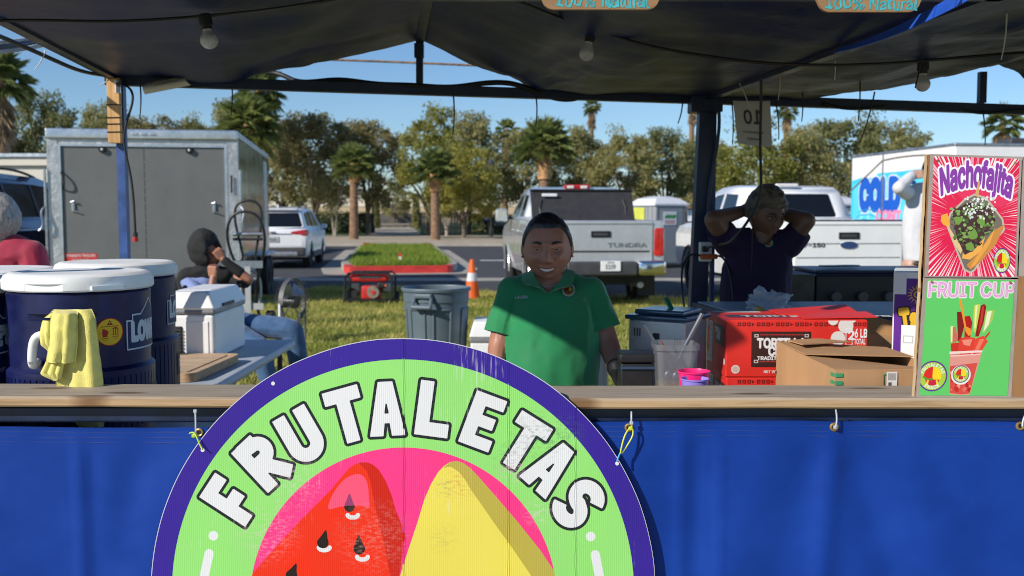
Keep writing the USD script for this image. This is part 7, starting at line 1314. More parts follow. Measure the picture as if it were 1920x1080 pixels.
M('jean', (.022, .062, .145), .9, col2=(.055, .125, .255), vs=9., bump=.5, bs=300., bd=.001, sheen=.2); M('cloth_black', (.012, .012, .013), .9, var=.3, vs=9., bump=.3, bs=200.); M('cloth_blue', (.20, .26, .48), .9, var=.08, vs=9.); M('glove_black', (.010, .010, .011), .35, var=.2); M('belt', (.02, .015, .012), .5); M('shoe', (.05, .05, .055), .6)
SP = m3.Manifold.sphere
def ball(c, r, seg=16): return (SP(1.0, seg).scale([float(x) for x in r]) if np.ndim(r) else SP(float(r), seg)).translate([float(x) for x in c])
def limb(pts, rads, seg=16): return m3.Manifold.batch_boolean([m3.Manifold.batch_hull([ball(pts[i], rads[i], seg), ball(pts[i + 1], rads[i + 1], seg)]) for i in range(len(pts) - 1)], m3.OpType.Add)
def soft(m, edge=.014, it=12, wr=0.0, seed=1, fr=14.):
    t = tri(m.refine_to_length(edge)); t.merge_vertices(); trimesh.smoothing.filter_taubin(t, lamb=.5, nu=.53, iterations=it)
    if wr:
        n = t.vertex_normals; t.vertices = t.vertices + n * ((fbm(t.vertices * [fr, fr, fr * .55] + seed, 3, seed) - .5) * 2 * wr)[:, None]
    return man(t)
def hand(wrist, d, nrm, s=1.0, curl=(.5, .6, .4), side=1, spread=.06, thumb_in=0.3):
    d = np.asarray(d, float); d /= np.linalg.norm(d); nrm = np.asarray(nrm, float); nrm = nrm - d * (nrm @ d); nrm /= np.linalg.norm(nrm); lat = np.cross(nrm, d) * side; Rm = np.stack([d, lat, nrm], 1) * s
    g = lambda p: np.asarray(wrist) + Rm @ np.asarray(p, float); parts = [m3.Manifold.batch_hull([ball(g(p), r * s, 12) for p, r in (((0, .016, 0), .017), ((0, -.014, 0), .017), ((.088, .032, 0), .011), ((.084, -.032, 0), .010), ((.04, .034, -.004), .014), ((.04, -.03, -.002), .012))])]
    for k, (y, L) in enumerate(((.031, .072), (.0105, .080), (-.0105, .074), (-.031, .058))):
        p = np.array([.090 - .004 * (k == 3), y, 0.]); a = 0.0; yaw = (1.5 - k) * spread
        for j, (fr_, r0, r1) in enumerate(((.45, .0095, .0088), (.31, .0088, .0082), (.24, .0082, .0072))):
            a += curl[j]; q = p + L * fr_ * np.array([math.cos(a) * math.cos(yaw), math.cos(a) * math.sin(yaw), -math.sin(a)]); parts.append(m3.Manifold.batch_hull([ball(g(p), r0 * s, 10), ball(g(q), r1 * s, 10)])); p = q
    p = np.array([.022, .034, -.006]); v = np.array([.62, .74 - .9 * thumb_in, -.30 - .6 * thumb_in]); v /= np.linalg.norm(v)
    q = p + v * .042; v2 = np.array([.86, .1 - .5 * thumb_in, -.42]); v2 /= np.linalg.norm(v2); r_ = q + v2 * .034; parts += [m3.Manifold.batch_hull([ball(g(p), .0135 * s, 10), ball(g(q), .011 * s, 10)]), m3.Manifold.batch_hull([ball(g(q), .0105 * s, 10), ball(g(r_), .0085 * s, 10)])]
    t = tri(m3.Manifold.batch_boolean(parts, m3.OpType.Add).refine_to_length(.004 * s)); t.merge_vertices(); trimesh.smoothing.filter_taubin(t, iterations=6); return man(t)
ss = lambda a, b, x: (lambda t: t * t * (3 - 2 * t))(np.clip((x - a) / (b - a), 0, 1))
class Head:
    def __init__(s, c, h, yaw=0., pitch=0., roll=0., fat=0., smile=0., n=(132, 100)):
        s.c, s.h, s.fat, s.smile, s.n = np.asarray(c, float), h, fat, smile, n
        e = trimesh.transformations.euler_matrix(pitch, roll, yaw, 'rxyz')[:3, :3]; s.R = e
    def dirs(s):
        A, B = s.n; th = np.linspace(0, 2 * np.pi, A, endpoint=False); ph = np.linspace(0, np.pi, B)[1:-1]
        d = np.stack([np.outer(np.sin(ph), np.sin(th)), -np.outer(np.sin(ph), np.cos(th)), np.outer(np.cos(ph), np.ones(A))], -1).reshape(-1, 3); return np.vstack([d, [[0, 0, 1], [0, 0, -1]]])
    def faces(s):
        A, B = s.n[0], s.n[1] - 2; i = np.arange(A * B).reshape(B, A); j = np.roll(i, -1, 1); q = np.stack([i[:-1], i[1:], j[1:], j[:-1]], -1).reshape(-1, 4); f = [q[:, [0, 1, 2]], q[:, [0, 2, 3]]]
        f.append(np.stack([np.full(A, A * B), i[0], j[0]], 1)); f.append(np.stack([np.full(A, A * B + 1), j[-1], i[-1]], 1)); return np.vstack(f)
    def surf(s, d):
        p = d * [.345 + .015 * s.fat, .43, .5]; x, y, z = p.T.copy(); lo = ss(0, 1, -z / .5)
        x *= 1 - (.26 - .17 * s.fat) * lo ** 1.3 + .07 * s.fat * np.exp(-((z + .2) / .14) ** 2); y = np.where(y > 0, y * (1 - .38 * lo), y * (1 - .06 * ss(.1, .45, np.abs(z)))); fr_ = ss(.15, .6, -d[:, 1]); ax = np.abs(x); G = lambda cx, wx, cz, wz: np.exp(-((ax - cx) / wx) ** 2 - ((z - cz) / wz) ** 2)
        nz = np.exp(-(x / (.036 + .016 * ss(.0, -.16, z))) ** 2) * (.018 + .10 * ss(.06, -.155, z)) * ss(-.215, -.17, z) * ss(.16, .04, z)
        f = nz + .034 * G(.055, .030, -.165, .030) - .040 * G(.145, .075, .0, .048) + .020 * np.exp(-((z - .085) / .032) ** 2) * np.exp(-(x / .26) ** 2) + (.022 + .022 * s.smile) * G(.19, .09, -.13, .085)
        mz = z - .55 * s.smile * x * x * 2.2 + .02 * s.smile; w = .105 + .035 * s.smile
        f += (.026 * np.exp(-((mz + .262 - .012 * s.smile) / .017) ** 2) + .030 * np.exp(-((mz + .318 + .006 * s.smile) / .021) ** 2) - (.014 + .012 * s.smile) * np.exp(-((mz + .287) / .014) ** 2)) * np.exp(-(x / w) ** 4)
        f += .034 * np.exp(-(x / .11) ** 2 - ((z + .425) / .06) ** 2) - .012 * s.smile * G(.15 + .02, .028, -.25, .07) + .02 * s.fat * np.exp(-(x / .2) ** 2 - ((z + .47) / .05) ** 2)
        return np.stack([x, y - f * fr_, z], 1)
    def w(s, p): return s.c + (np.asarray(p) * s.h) @ s.R.T
    def mesh(s): return man(trimesh.Trimesh(s.w(s.surf(s.dirs())), s.faces(), process=False))
    def ears(s):
        out = []
        for k in (-1, 1):
            e = SP(1., 16).scale([.022, .055, .095]).rotate([0, 0, -18 * k]).translate([k * (.352 + .03 * s.fat), .045, -.035]); t = tri(e); t.vertices = s.w(t.vertices); out.append(man(t))
        return out
    def shell(s, amp, noise_amp=0., fr=9., seed=1, low=-.06):
        """hair: above the skin where amp(p, d) is 1, under it where 0"""
        d = s.dirs(); p = s.surf(d); a, th = amp(p, d); n = p / np.linalg.norm(p, axis=1, keepdims=True); o = low + (th - low) * a + noise_amp * (fbm(p * fr, 3, seed) - .5) * 2 * a
        return trimesh.Trimesh(s.w(p + n * o[:, None]), s.faces(), process=False)
    def at_face(s, x, z, off=0.0):
        d = s.dirs(); p = s.surf(d); k = (p[:, 1] < 0); q = p[k]; i = np.argsort((q[:, 0] - x) ** 2 + (q[:, 2] - z) ** 2)[:4]; wgt = 1 / (1e-5 + (q[i, 0] - x) ** 2 + (q[i, 2] - z) ** 2); return np.array([x, (q[i, 1] * wgt).sum() / wgt.sum() - off, z])
    def features(s, t, open_=.5, brow='hair_black', teeth=False, gaze=0.):
        for k in (-1, 1):
            c = s.at_face(k * .142, 0.0, -.012)
            e = tri(SP(1., 16).scale([.060, .026, .010 + .024 * open_]).translate(c)); e.vertices = s.w(e.vertices); ey = part(t, 'eye', e, 'eye_white_shaded', True, world=True)
            e = tri(SP(1., 12).scale([.030, .020, min(.026, .012 + .02 * open_)]).translate(c + [gaze, -.012, 0])); e.vertices = s.w(e.vertices); part(ey, 'iris', e, 'iris', True, world=True)
            for zz, r_, dn in ((.017 + .024 * open_, .014, 1), (-.015 - .016 * open_, .012, -1)):
                q = np.array([s.at_face(k * .142 + u * .072, zz * (1 - u * u * .75) + 0.0, .004) for u in np.linspace(-1, 1, 9)]); e = tube(q, r_, 6); e.vertices = s.w(e.vertices); part(t, 'eyelid', e, s.skin, True, world=True)
            q = np.array([s.at_face(k * (.075 + .145 * u), .088 + .034 * math.sin(u * 2.2) - .022 * u, .004) for u in np.linspace(0, 1, 9)]); e = tube(q, [.012, .018, .021, .021, .020, .017, .014, .010, .006], 6); e.vertices = s.w(e.vertices); part(t, 'eyebrow', e, brow, True, world=True)
        cv = lambda u, z0, w_: s.at_face(u * w_, z0 + .55 * s.smile * (u * w_) ** 2 * 2.2 - .02 * s.smile, .004)
        w_ = .105 + .03 * s.smile
        for z0, r_, nm in ((-.258, .011, 'lip'), (-.322 - .004 * s.smile, .014, 'lip')): q = np.array([cv(u, z0 - (.0 if z0 > -.29 else -.045 * abs(u) ** 3), w_) for u in np.linspace(-1, 1, 13)]); e = tube(q, r_ * (1 - .6 * np.abs(np.linspace(-1, 1, 13)) ** 3), 6); e.vertices = s.w(e.vertices); part(t, nm, e, 'lip', True, world=True)
        if teeth:
            P = np.array([[cv(u, z, w_ * .80) + [0, -.006, 0] for z in (-.263, -.284, -.306 + .018 * u * u)] for u in np.linspace(-1, 1, 13)]); e = sheet(P); e.vertices = s.w(e.vertices); part(t, 'teeth', face_to(e, (s.R @ [0, -1., 0])), 'tooth', True, world=True)
def decal(t, name, layers, target, m='label_print', off=.0025, maxlen=3.0, label=None):
    """cloth print laid on a garment where the photograph shows it; the shapes are in photograph pixels"""
    tm = tri(target) if not isinstance(target, trimesh.Trimesh) else target; o0 = np.array([0, 0, CAMZ])
    def fm(v):
        d = np.array([at(x, y, 1.0) - o0 for x, y in v]); d /= np.linalg.norm(d, axis=1, keepdims=True); loc, ri, _ = tm.ray.intersects_location(np.tile(o0, (len(d), 1)), d, multiple_hits=False); out = np.tile(np.array([0, 0, -50.]), (len(d), 1)); out[ri] = loc - d[ri] * off; return out
    mm, c = print_mesh(layers, fm, maxlen); return part(t, name, face_to(mm, (0, -1, 0)), m, world=True, color=c, label=label)
def badge(cx, cy, r):
    L = [(Point(cx, cy).buffer(r, 20), lin(40, 70, 110)), (Point(cx, cy).buffer(r * .9, 20), lin(150, 170, 120)), (Point(cx, cy + r * .05).buffer(r * .62, 20), lin(40, 100, 80))]
    L += [(Polygon([(cx - r * .6, cy), (cx - r * .15, cy - r * .5), (cx + r * .02, cy - r * .3), (cx, cy + r * .1)]), lin(190, 26, 24)), (Polygon([(cx + .02 * r, cy + r * .1), (cx + r * .1, cy - r * .5), (cx + r * .55, cy + r * .0), (cx + r * .3, cy + r * .2)]), lin(225, 190, 40)), (Polygon([(cx - r * .4, cy + r * .45), (cx, cy + r * .15), (cx + r * .4, cy + r * .45), (cx, cy + r * .62)]), lin(190, 40, 24))]
    for i, ch in enumerate('FRUTALETAS'): a = math.radians(-90 + (i - 4.5) * 17); L.append((place(text_poly(ch, r * .2, 4), cx + r * .75 * math.cos(a), cy + r * .75 * math.sin(a), math.degrees(a) + 90), (.55, .6, .6)))
    return L
A = lambda px, py, D: at(px, py, D)
# ---- woman in green
wD = 3.42; k = wD / F
t = thing('person', 'woman in a green polo shirt smiling behind the counter', 'person', (A(1030, 600, wD)[0], wD, 0))
hc = A(1026, 464, wD - .03); hd = Head(hc, .226, yaw=math.radians(-3), pitch=math.radians(3), roll=math.radians(-1), fat=.75, smile=1.); hd.skin = 'skin_tan'
ch = [(A(1034, 556, wD), (.145, .098, .05)), (A(1033, 600, wD), (.170, .130, .06)), (A(1029, 650, wD), (.176, .144, .06)), (A(1027, 700, wD), (.178, .154, .06)), (A(1027, 760, wD), (.18, .154, .07))]
sL, sR = A(962, 549, wD + .01), A(1107, 551, wD + .01); eL_, eR_ = A(936, 646, wD - .02), A(1138, 640, wD - .02); wL, wR = A(926, 720, wD - .12), A(1161, 700, wD - .14)
def torso(chain, grow=0.): return m3.Manifold.batch_boolean([m3.Manifold.batch_hull([ball(a, np.array(ra) + grow), ball(b, np.array(rb) + grow)]) for (a, ra), (b, rb) in zip(chain[:-1], chain[1:])], m3.OpType.Add)
yoke = m3.Manifold.batch_hull([ball(sL, .052), ball(sR, .052), ball(A(1002, 530, wD + .02), .042), ball(A(1058, 530, wD + .02), .042), ball(ch[0][0], ch[0][1])])
skin = torso(ch, -.012) + m3.Manifold.batch_hull([ball(sL, .042), ball(sR, .042), ball(A(1006, 534, wD + .02), .04), ball(A(1054, 534, wD + .02), .04), ball(ch[0][0], np.array(ch[0][1]) - .008)]) + limb([sL, eL_, wL], [.045, .038, .027]) + limb([sR, eR_, wR], [.045, .039, .028]) + limb([A(1030, 545, wD + .015), A(1027, 505, wD + .0)], [.066, .060])
hp = ch[-1][0]
for s_ in (-1, 1): skin = skin + limb([hp + [s_ * .08, 0, 0], [hp[0] + s_ * .10, wD, .45], [hp[0] + s_ * .105, wD + .02, .07], [hp[0] + s_ * .11, wD - .12, .04]], [.10, .062, .045, .035])
skin = soft(skin, .016, 10) + hd.mesh()
for e in hd.ears(): skin = skin + e
hL = hand(wL, (.1, -.55, -.75), (-.3, -.8, .4), .95, side=-1); part(t, 'body', skin + hL, 'skin_tan', 50, world=True)
shirt = torso(ch) + yoke + limb([sL, sL * .45 + eL_ * .55, sL * .1 + eL_ * .9], [.060, .063, .062]) + limb([sR, sR * .45 + eR_ * .55, sR * .1 + eR_ * .9], [.060, .063, .064])
shirt = soft(shirt, .013, 9, wr=.011, seed=3, fr=12.)
for s0, e0, f_ in ((sL, eL_, .80), (sR, eR_, .76)):      # hem of each sleeve
    ax = (e0 - s0) / np.linalg.norm(e0 - s0); c = s0 + (e0 - s0) * f_; cut = m3.Manifold.cylinder(.3, .085, .085, 24); tm = tri(cut); tm.apply_transform(trimesh.geometry.align_vectors([0, 0, 1], ax)); tm.apply_translation(c); shirt = shirt - man(tm)
vq = np.array([[1003, 495], [1058, 495], [1052, 518], [1041, 533], [1026, 550], [1013, 533], [1004, 518]]); vm = trimesh.creation.extrude_polygon(Polygon(vq), 1., engine='earcut'); vv = np.array([A(x, y, wD - .02 - .3 * z) for x, y, z in vm.vertices]); vm = trimesh.Trimesh(vv, vm.faces, process=False); trimesh.repair.fix_normals(vm)
shirt = shirt + soft(torso(ch) + yoke, .013, 9, wr=.011, seed=3, fr=12.)
shirt = shirt - man(vm) - limb([A(1030, 540, wD + .015), A(1027, 495, wD + .0)], [.071, .066]); shirt = shirt.trim_by_plane([0, 0, 1], hp[2] - .1)
part(t, 'polo_shirt', shirt, 'polo_green', 50, world=True); stm = tri(shirt)
def cloth_strip(pts_in, pts_out, th=.004, n=14): a, b = spline(np.array(pts_in), n), spline(np.array(pts_out), n); P = np.stack([a, (a + b) / 2 + [0, -.004, .002], b], 1); return sheet(P, th)
yn = wD - .115
part(t, 'collar', cloth_strip([A(1000, 505, wD + .04), A(1000, 512, wD - .03), A(1006, 526, wD - .09), A(1024, 550, yn - .012)], [A(984, 520, wD + .03), A(979, 522, wD - .05), A(984, 534, wD - .105), A(1006, 536, yn - .016)]), 'polo_green', True, world=True)
part(t, 'collar', cloth_strip([A(1056, 503, wD + .04), A(1056, 510, wD - .03), A(1050, 526, wD - .09), A(1029, 551, yn - .012)], [A(1074, 510, wD + .03), A(1078, 516, wD - .05), A(1070, 534, wD - .105), A(1046, 538, yn - .016)]), 'polo_green', True, world=True)
decal(t, 'shirt_badge', badge(1066, 543, 14.5), stm, label='round embroidered fruit badge'); decal(t, 'name_print', [(place(text_poly('LAURA', 5.2, 2, sx=1.0), 978, 557, -3), (.42, .44, .44))], stm)
hd.features(t, open_=.02, teeth=True)
zl = lambda p, fr0, bk: fr0 + (bk - fr0) * ss(-.27, .02, p[:, 1])
part(t, 'hair', hd.shell(lambda p, d: (ss(-.05, .09, p[:, 2] - (.29 - .29 * ss(-.25, -.06, p[:, 1]) - .32 * ss(.04, .16, p[:, 1])) + .10 * np.maximum(np.abs(p[:, 0]) - .15, 0)), .030 + .03 * ss(.0, .3, p[:, 1])), .012, 18., 3, low=-.03), 'hair_black', True, world=True)
nk = spline([A(1000, 508, wD - .04), A(1008, 524, wD - .085), A(1020, 537, wD - .112), A(1036, 537, wD - .112), A(1050, 520, wD - .085)], 24); part(t, 'necklace', tube(nk, .0007, 5), 'dull_steel', world=True)
for s_, (x, y) in ((0, (987, 494)), (1, (1065, 476))): part(t, 'earring', ball(hd.w([(-1, 1)[s_] * .38, .02, -.14]), .004, 8), 'steel', world=True)
tr_ = soft(torso([(hp + [0, 0, .01], (.166, .152, .08)), (hp - [0, 0, .10], (.165, .150, .08))]) + limb([hp + [-.08, 0, -.06], [hp[0] - .10, wD, .45], [hp[0] - .105, wD + .02, .10]], [.105, .078, .065]) + limb([hp + [.08, 0, -.06], [hp[0] + .10, wD, .45], [hp[0] + .105, wD + .02, .10]], [.105, .078, .065]), .03, 6); part(t, 'trousers', tr_, 'cloth_black', 50, world=True)
for s_ in (-1, 1): part(t, 'shoe', soft(m3.Manifold.batch_hull([ball((hp[0] + s_ * .11, wD + .05, .045), .045), ball((hp[0] + s_ * .115, wD - .15, .035), .04)]), .02, 4), 'shoe', 50, world=True)
gl = hand(wR, (.16, -.62, -.35), (.25, .35, .9), 1.02, curl=(.35, .45, .3), side=1) + limb([wR * .97 + eR_ * .03 - [0, 0, 0], wR * .82 + eR_ * .18], [.031, .035]); part(t, 'glove', gl, 'glove_black', 50, world=True, label='black glove')
# ---- person in a purple shirt, hands behind the head
mD = 4.95
t = thing('person', 'person in a dark purple shirt with hands raised behind the head', 'person', (A(1425, 560, mD)[0], mD, 0)); hc = A(1436, 402, mD - .02); hd = Head(hc, .232, yaw=math.radians(24), pitch=math.radians(12), roll=math.radians(5), fat=.25, n=(120, 90)); hd.skin = 'skin_dark'
ch = [(A(1424, 468, mD), (.15, .09, .05)), (A(1420, 500, mD), (.178, .115, .06)), (A(1416, 545, mD), (.18, .125, .06)), (A(1416, 600, mD), (.178, .125, .07)), (A(1416, 640, mD), (.172, .125, .07))]
sL, sR = A(1366, 452, mD), A(1478, 455, mD); eL_, eR_ = A(1338, 412, mD - .10), A(1512, 414, mD - .06); wL, wR = A(1392, 396, mD + .04), A(1462, 398, mD + .06)
skin = torso(ch, -.01) + limb([sL, eL_, wL], [.055, .046, .030]) + limb([sR, eR_, wR], [.052, .045, .030]) + limb([A(1424, 462, mD), A(1432, 425, mD)], [.062, .056])
hp = ch[-1][0]
for s_ in (-1, 1): skin = skin + limb([hp + [s_ * .085, 0, 0], [hp[0] + s_ * .10, mD, .48], [hp[0] + s_ * .105, mD + .03, .07], [hp[0] + s_ * .11, mD - .12, .04]], [.095, .06, .043, .035])
skin = soft(skin, .018, 9) + hd.mesh()
for e in hd.ears(): skin = skin + e
hL = hand(wL, (.75, .35, .25), (-.3, -.6, .5), 1.0, curl=(.35, .5, .35), side=-1); hR = hand(wR, (-.80, .42, .12), (.2, -.6, .6), 1.0, curl=(.35, .5, .35), side=1); part(t, 'body', skin + hL + hR, 'skin_dark', 50, world=True)
shirt = torso(ch) + m3.Manifold.batch_hull([ball(sL, .062), ball(sR, .062), ball(A(1400, 446, mD), .05), ball(A(1448, 446, mD), .05), ball(*ch[0])]) + limb([sL + [0, 0, -.01], sL * .5 + eL_ * .5 + [0, 0, -.008]], [.075, .070]) + limb([sR + [0, 0, -.01], sR * .45 + eR_ * .55 + [0, 0, -.008]], [.072, .068])
shirt = soft(shirt, .018, 9, wr=.007, seed=5, fr=10.) - limb([A(1424, 460, mD - .01), A(1434, 420, mD)], [.070, .07]); shirt = shirt.trim_by_plane([0, 0, 1], hp[2] - .06)
for s0, e0 in ((sL, eL_), (sR, eR_)):
    ax = (e0 - s0) / np.linalg.norm(e0 - s0); c = s0 + (e0 - s0) * .60; tm = tri(m3.Manifold.cylinder(.3, .12, .12, 24)); tm.apply_transform(trimesh.geometry.align_vectors([0, 0, 1], ax)); tm.apply_translation(c); shirt = shirt - man(tm)
part(t, 'shirt', shirt, 'shirt_purple', 50, world=True); decal(t, 'shirt_badge', badge(1441, 455, 9), tri(shirt), off=.004, label='small round fruit badge')
hd.features(t, open_=.45, gaze=.01)
gl_ = []
for k_ in (-1, 1): gl_ = np.array([hd.at_face(k_ * .15 + .085 * math.cos(a), .0 + .065 * math.sin(a), .045) for a in np.linspace(0, 6.283, 18, endpoint=False)]); e = tube(gl_, .006, 5, closed=True); e.vertices = hd.w(e.vertices); part(t, 'glasses_rim', e, 'black_plastic', world=True)
part(t, 'hair', hd.shell(lambda p, d: (ss(-.04, .06, p[:, 2] - zl(p, .20, -.12)), .10 + .05 * ss(.2, .5, p[:, 2])), .045, 13., 7), 'hair_curl', 40, world=True)
tr_ = soft(torso([(hp + [0, 0, .02], (.176, .13, .08)), (hp - [0, 0, .1], (.17, .13, .08))]) + limb([hp + [-.085, 0, -.06], [hp[0] - .10, mD, .48], [hp[0] - .105, mD + .03, .10]], [.10, .075, .06]) + limb([hp + [.085, 0, -.06], [hp[0] + .10, mD, .48], [hp[0] + .105, mD + .03, .10]], [.10, .075, .06]), .03, 6); part(t, 'trousers', tr_, 'cloth_black', 50, world=True)
for s_ in (-1, 1): part(t, 'shoe', soft(m3.Manifold.batch_hull([ball((hp[0] + s_ * .11, mD + .06, .045), .045), ball((hp[0] + s_ * .115, mD - .16, .035), .04)]), .02, 4), 'shoe', 50, world=True)
# ---- seated person in a black hood
kD = 8.4
t = thing('person', 'seated person in a black hood and blue jeans holding a hand to the face', 'person', (A(400, 600, kD)[0], kD, 0)); hc = A(392, 474, kD); hd = Head(hc, .235, yaw=math.radians(48), pitch=math.radians(14), roll=0., n=(72, 56)); hd.skin = 'skin_tan'
ch = [(A(380, 524, kD), (.15, .11, .05)), (A(384, 560, kD), (.16, .12, .06)), (A(400, 605, kD), (.165, .13, .08))]; sL, sR = A(354, 530, kD - .06), A(424, 522, kD + .04); eL_, wL = A(392, 575, kD - .30), A(400, 520, kD - .26); eR_, wR = A(466, 524, kD - .06), A(418, 486, kD - .1)
hip = A(420, 606, kD); kn1, an1 = A(549, 618, kD - .12), A(566, 722, kD - .1); kn2, an2 = A(488, 652, kD - .36), A(508, 736, kD - .36); an1[2] = max(an1[2], .07); an2[2] = max(an2[2], .07)
skin = torso(ch, -.015) + limb([sL, eL_, wL], [.048, .040, .028]) + limb([sR, eR_, wR], [.046, .042, .028]) + limb([A(384, 520, kD), hc - [0, 0, .08]], [.055, .05]) + limb([hip + [.02, .05, 0], kn1, an1], [.08, .06, .04]) + limb([hip + [0, -.08, 0], kn2, an2], [.08, .06, .04])
skin = soft(skin, .02, 8) + hd.mesh() + hand(wL, (-.05, -.1, 1.), (-.25, -.95, .1), .98, curl=(1.3, 1.1, .7), side=1, thumb_in=.5) + hand(wR, (-.35, -.1, .55), (.4, -.8, .3), .95, curl=(1.2, 1.1, .7), side=-1)
part(t, 'body', skin, 'skin_tan', 50, world=True); hd.features(t, open_=.2)
shirt = soft(torso(ch) + m3.Manifold.batch_hull([ball(sL, .06), ball(sR, .055), ball(*ch[0])]) + limb([sL, sL * .55 + eL_ * .45], [.064, .062]), .022, 8, wr=.006, seed=9); part(t, 'shirt', shirt, 'cloth_blue', 50, world=True)
hood = Head(A(384, 469, kD), .36, yaw=math.radians(48), pitch=math.radians(14), n=(84, 64)); hm = hood.shell(lambda p, d: (1 - np.exp(-((d[:, 0]) / .36) ** 4 - ((d[:, 2] + .12) / .62) ** 4) * (d[:, 1] < -.3), .02 + .02 * np.exp(-((np.linalg.norm(d[:, [0, 2]], axis=1) - .55) / .15) ** 2)), .042, 5., 4, low=-.30); part(t, 'hood', hm, 'cloth_black', True, world=True)
drape = soft(m3.Manifold.batch_hull([ball(A(350, 520, kD - .03), .075), ball(A(424, 516, kD), .07), ball(A(384, 506, kD), (.11, .10, .05))]) + m3.Manifold.batch_hull([ball(A(346, 524, kD), .07), ball(A(352, 556, kD + .05), .08)]), .018, 8, wr=.014, seed=21, fr=16.); drape = drape - limb([A(358, 534, kD - .14), A(366, 560, kD - .2)], [.06, .08]); part(t, 'hood_drape', drape, 'cloth_black', 50, world=True)
slv = soft(limb([wR * .92 + eR_ * .08, wR * .34 + eR_ * .66], [.036, .045]) + limb([eR_ * .85 + sR * .15 - [0, 0, .03], sR], [.046, .06]), .018, 6, wr=.004, seed=8); part(t, 'sleeve', slv, 'cloth_black', 50, world=True)
jn = soft(torso([(hip + [-.02, .0, .06], (.17, .14, .08)), (hip + [0, 0, -.02], (.17, .15, .09))]) + limb([hip + [.02, .05, 0], kn1 + [0, 0, -.005], an1 + [0, 0, .02]], [.105, .092, .072]) + limb([hip + [0, -.08, 0], kn2, an2 + [0, 0, .02]], [.105, .090, .072]), .022, 7, wr=.012, seed=11, fr=9.); part(t, 'jeans', jn, 'jean', 50, world=True)
for a_ in (an1, an2): part(t, 'shoe', soft(m3.Manifold.batch_hull([ball((a_[0] - .02, a_[1], .045), .045), ball((a_[0] + .17, a_[1] - .06, .035), .042)]), .02, 4), 'shoe', 50, world=True)
c_ = thing('folding_chair', 'black folding chair under the seated person in the hood', 'chair', (hip[0], kD, 0)); zs = hip[2] - .125
part(c_, 'seat', rbox((hip[0] - .02, kD, zs), (.44, .44, .03), .012), 'cloth_black', 30, world=True); part(c_, 'backrest', rbox((hip[0] - .27, kD + .02, zs + .36), (.03, .42, .2), .012), 'cloth_black', 30, world=True)
for y_ in (-.2, .2): part(c_, 'leg', tube([(hip[0] + .2, kD + y_, .01), (hip[0] - .2, kD + y_, zs - .02), (hip[0] - .27, kD + y_, zs + .45)], .012), 'black_steel', world=True); part(c_, 'leg', tube([(hip[0] - .24, kD + y_ * .92, .01), (hip[0] + .18, kD + y_ * .92, zs - .02)], .012), 'black_steel', world=True)
# ---- grey haired person in red at the left edge
gD_ = 5.05
t = thing('person', 'grey haired person in a red shirt cut off by the left photo edge', 'person', (A(0, 500, gD_)[0], gD_, 0)); hc = A(-4, 412, gD_); hd = Head(hc, .252, yaw=math.radians(-118), n=(72, 56)); hd.skin = 'skin_light'
ch = [(A(-2, 484, gD_), (.16, .11, .05)), (A(-4, 530, gD_), (.19, .14, .07)), (A(-4, 620, gD_), (.19, .16, .08)), (A(-4, 690, gD_), (.19, .16, .08))]; sR, sL = A(60, 478, gD_), A(-66, 478, gD_); eR_, wR = A(84, 570, gD_ - .05), A(60, 650, gD_ - .16); eL_, wL = A(-92, 575, gD_ - .05), A(-70, 650, gD_ - .16); hp = ch[-1][0]
skin = torso(ch, -.012) + limb([sR, eR_, wR], [.05, .042, .03]) + limb([sL, eL_, wL], [.05, .042, .03]) + limb([A(-2, 480, gD_), A(-2, 440, gD_)], [.068, .06])
for s_ in (-1, 1): skin = skin + limb([hp + [s_ * .09, 0, 0], [hp[0] + s_ * .10, gD_, .45], [hp[0] + s_ * .105, gD_ + .02, .07], [hp[0] + s_ * .11, gD_ + .12, .04]], [.10, .062, .045, .035])
skin = soft(skin, .02, 9) + hd.mesh() + hand(wR, (-.2, -.5, -.7), (.5, -.6, .3), 1.) + hand(wL, (.2, -.5, -.7), (-.5, -.6, .3), 1., side=-1)
for e in hd.ears(): skin = skin + e
part(t, 'body', skin, 'skin_light', 50, world=True); hd.features(t, open_=.4, brow='hair_grey')
shirt = torso(ch) + m3.Manifold.batch_hull([ball(sL, .07), ball(sR, .07), ball(A(-34, 462, gD_), .055), ball(A(32, 460, gD_), .055), ball(*ch[0])]) + limb([sR, sR * .4 + eR_ * .6], [.078, .074]) + limb([sL, sL * .4 + eL_ * .6], [.078, .074]); shirt = soft(shirt, .018, 9, wr=.008, seed=14, fr=9.) - limb([A(-2, 474, gD_ + .0), A(-2, 430, gD_)], [.074, .07]); shirt = shirt.trim_by_plane([0, 0, 1], hp[2] - .05); part(t, 'shirt', shirt, 'shirt_red', 50, world=True)
part(t, 'hair', hd.shell(lambda p, d: (ss(-.04, .05, p[:, 2] - zl(p, .30, -.42)), .055), .022, 11., 5), 'hair_grey', True, world=True)
part(t, 'trousers', soft(torso([(hp + [0, 0, .02], (.188, .16, .08)), (hp - [0, 0, .1], (.185, .155, .08))]) + limb([hp + [-.09, 0, -.06], [hp[0] - .10, gD_, .45], [hp[0] - .105, gD_ + .02, .10]], [.105, .08, .065]) + limb([hp + [.09, 0, -.06], [hp[0] + .10, gD_, .45], [hp[0] + .105, gD_ + .02, .10]], [.105, .08, .065]), .03, 6), 'jean', 50, world=True)
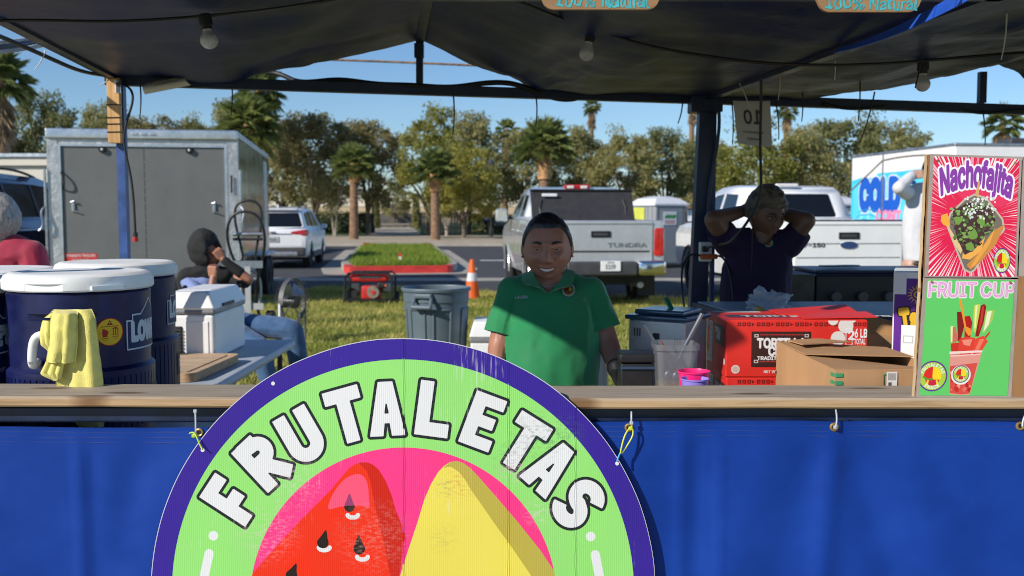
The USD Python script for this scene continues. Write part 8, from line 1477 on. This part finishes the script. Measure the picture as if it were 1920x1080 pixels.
# ---- person in a white shirt behind the menu board
pD_ = 9.5
t = thing('person', 'person in a white long sleeved shirt and jeans partly hidden by the menu board', 'person', (A(1728, 480, pD_)[0], pD_, 0)); hc = A(1748, 318, pD_); hd = Head(hc, .235, yaw=math.radians(150), n=(64, 48)); hd.skin = 'skin_light'
ch = [(A(1732, 366, pD_), (.16, .10, .05)), (A(1730, 400, pD_), (.185, .12, .06)), (A(1726, 450, pD_), (.175, .125, .06)), (A(1728, 486, pD_), (.175, .13, .07))]; sL, sR = A(1704, 364, pD_), A(1764, 364, pD_); eL_, wL = A(1686, 352, pD_ - .2), A(1710, 329, pD_ - .1); eR_, wR = A(1790, 410, pD_ - .05), A(1782, 460, pD_ - .15); hp = ch[-1][0] - [0, 0, .12]
skin = torso(ch, -.012) + limb([sL, eL_, wL], [.05, .042, .029]) + limb([sR, eR_, wR], [.05, .042, .029]) + limb([A(1734, 362, pD_), A(1745, 336, pD_)], [.062, .056])
for s_ in (-1, 1): skin = skin + limb([hp + [s_ * .09, 0, .06], [hp[0] + s_ * .10, pD_, .5], [hp[0] + s_ * .105, pD_ + .03, .07], [hp[0] + s_ * .11, pD_ - .12, .04]], [.10, .062, .045, .035])
part(t, 'body', soft(skin, .022, 8) + hd.mesh() + hand(wL, (.8, -.1, .12), (-.15, -.9, .5), 1.05, curl=(.3, .5, .4), side=1) + hand(wR, (0, -.3, -.9), (.8, -.4, 0), 1.), 'skin_light', 50, world=True)
part(t, 'hair', hd.shell(lambda p, d: (ss(-.04, .05, p[:, 2] - zl(p, .28, -.35)), .05), .015, 11., 6), 'hair_black', True, world=True)
shirt = torso(ch) + m3.Manifold.batch_hull([ball(sL, .065), ball(sR, .065), ball(A(1722, 352, pD_), .05), ball(A(1744, 352, pD_), .05), ball(*ch[0])]) + limb([sL, eL_, wL * .9 + eL_ * .1], [.072, .062, .044]) + limb([sR, eR_, wR * .9 + eR_ * .1], [.07, .06, .042]); shirt = soft(shirt, .02, 8, wr=.012, seed=17, fr=8.); shirt = shirt.trim_by_plane([0, 0, 1], ch[-1][0][2] - .01); part(t, 'shirt', shirt, 'shirt_white', 50, world=True)
part(t, 'belt', soft(torso([(ch[-1][0] - [0, 0, .03], (.172, .128, .022)), (ch[-1][0] - [0, 0, .05], (.172, .128, .022))]), .03, 2), 'belt', 50, world=True)
part(t, 'jeans', soft(torso([(hp + [0, 0, .03], (.17, .128, .07)), (hp - [0, 0, .04], (.172, .135, .08))]) + limb([hp + [-.09, 0, -.02], [hp[0] - .10, pD_, .5], [hp[0] - .105, pD_ + .03, .10]], [.102, .08, .065]) + limb([hp + [.09, 0, -.02], [hp[0] + .10, pD_, .5], [hp[0] + .105, pD_ + .03, .10]], [.102, .08, .065]), .03, 6), 'jean', 50, world=True)
e = rbox(A(1712, 342, pD_ - .16), (.05, .03, .03), .008); part(t, 'wristband', e, 'sign_blue', 30, world=True)
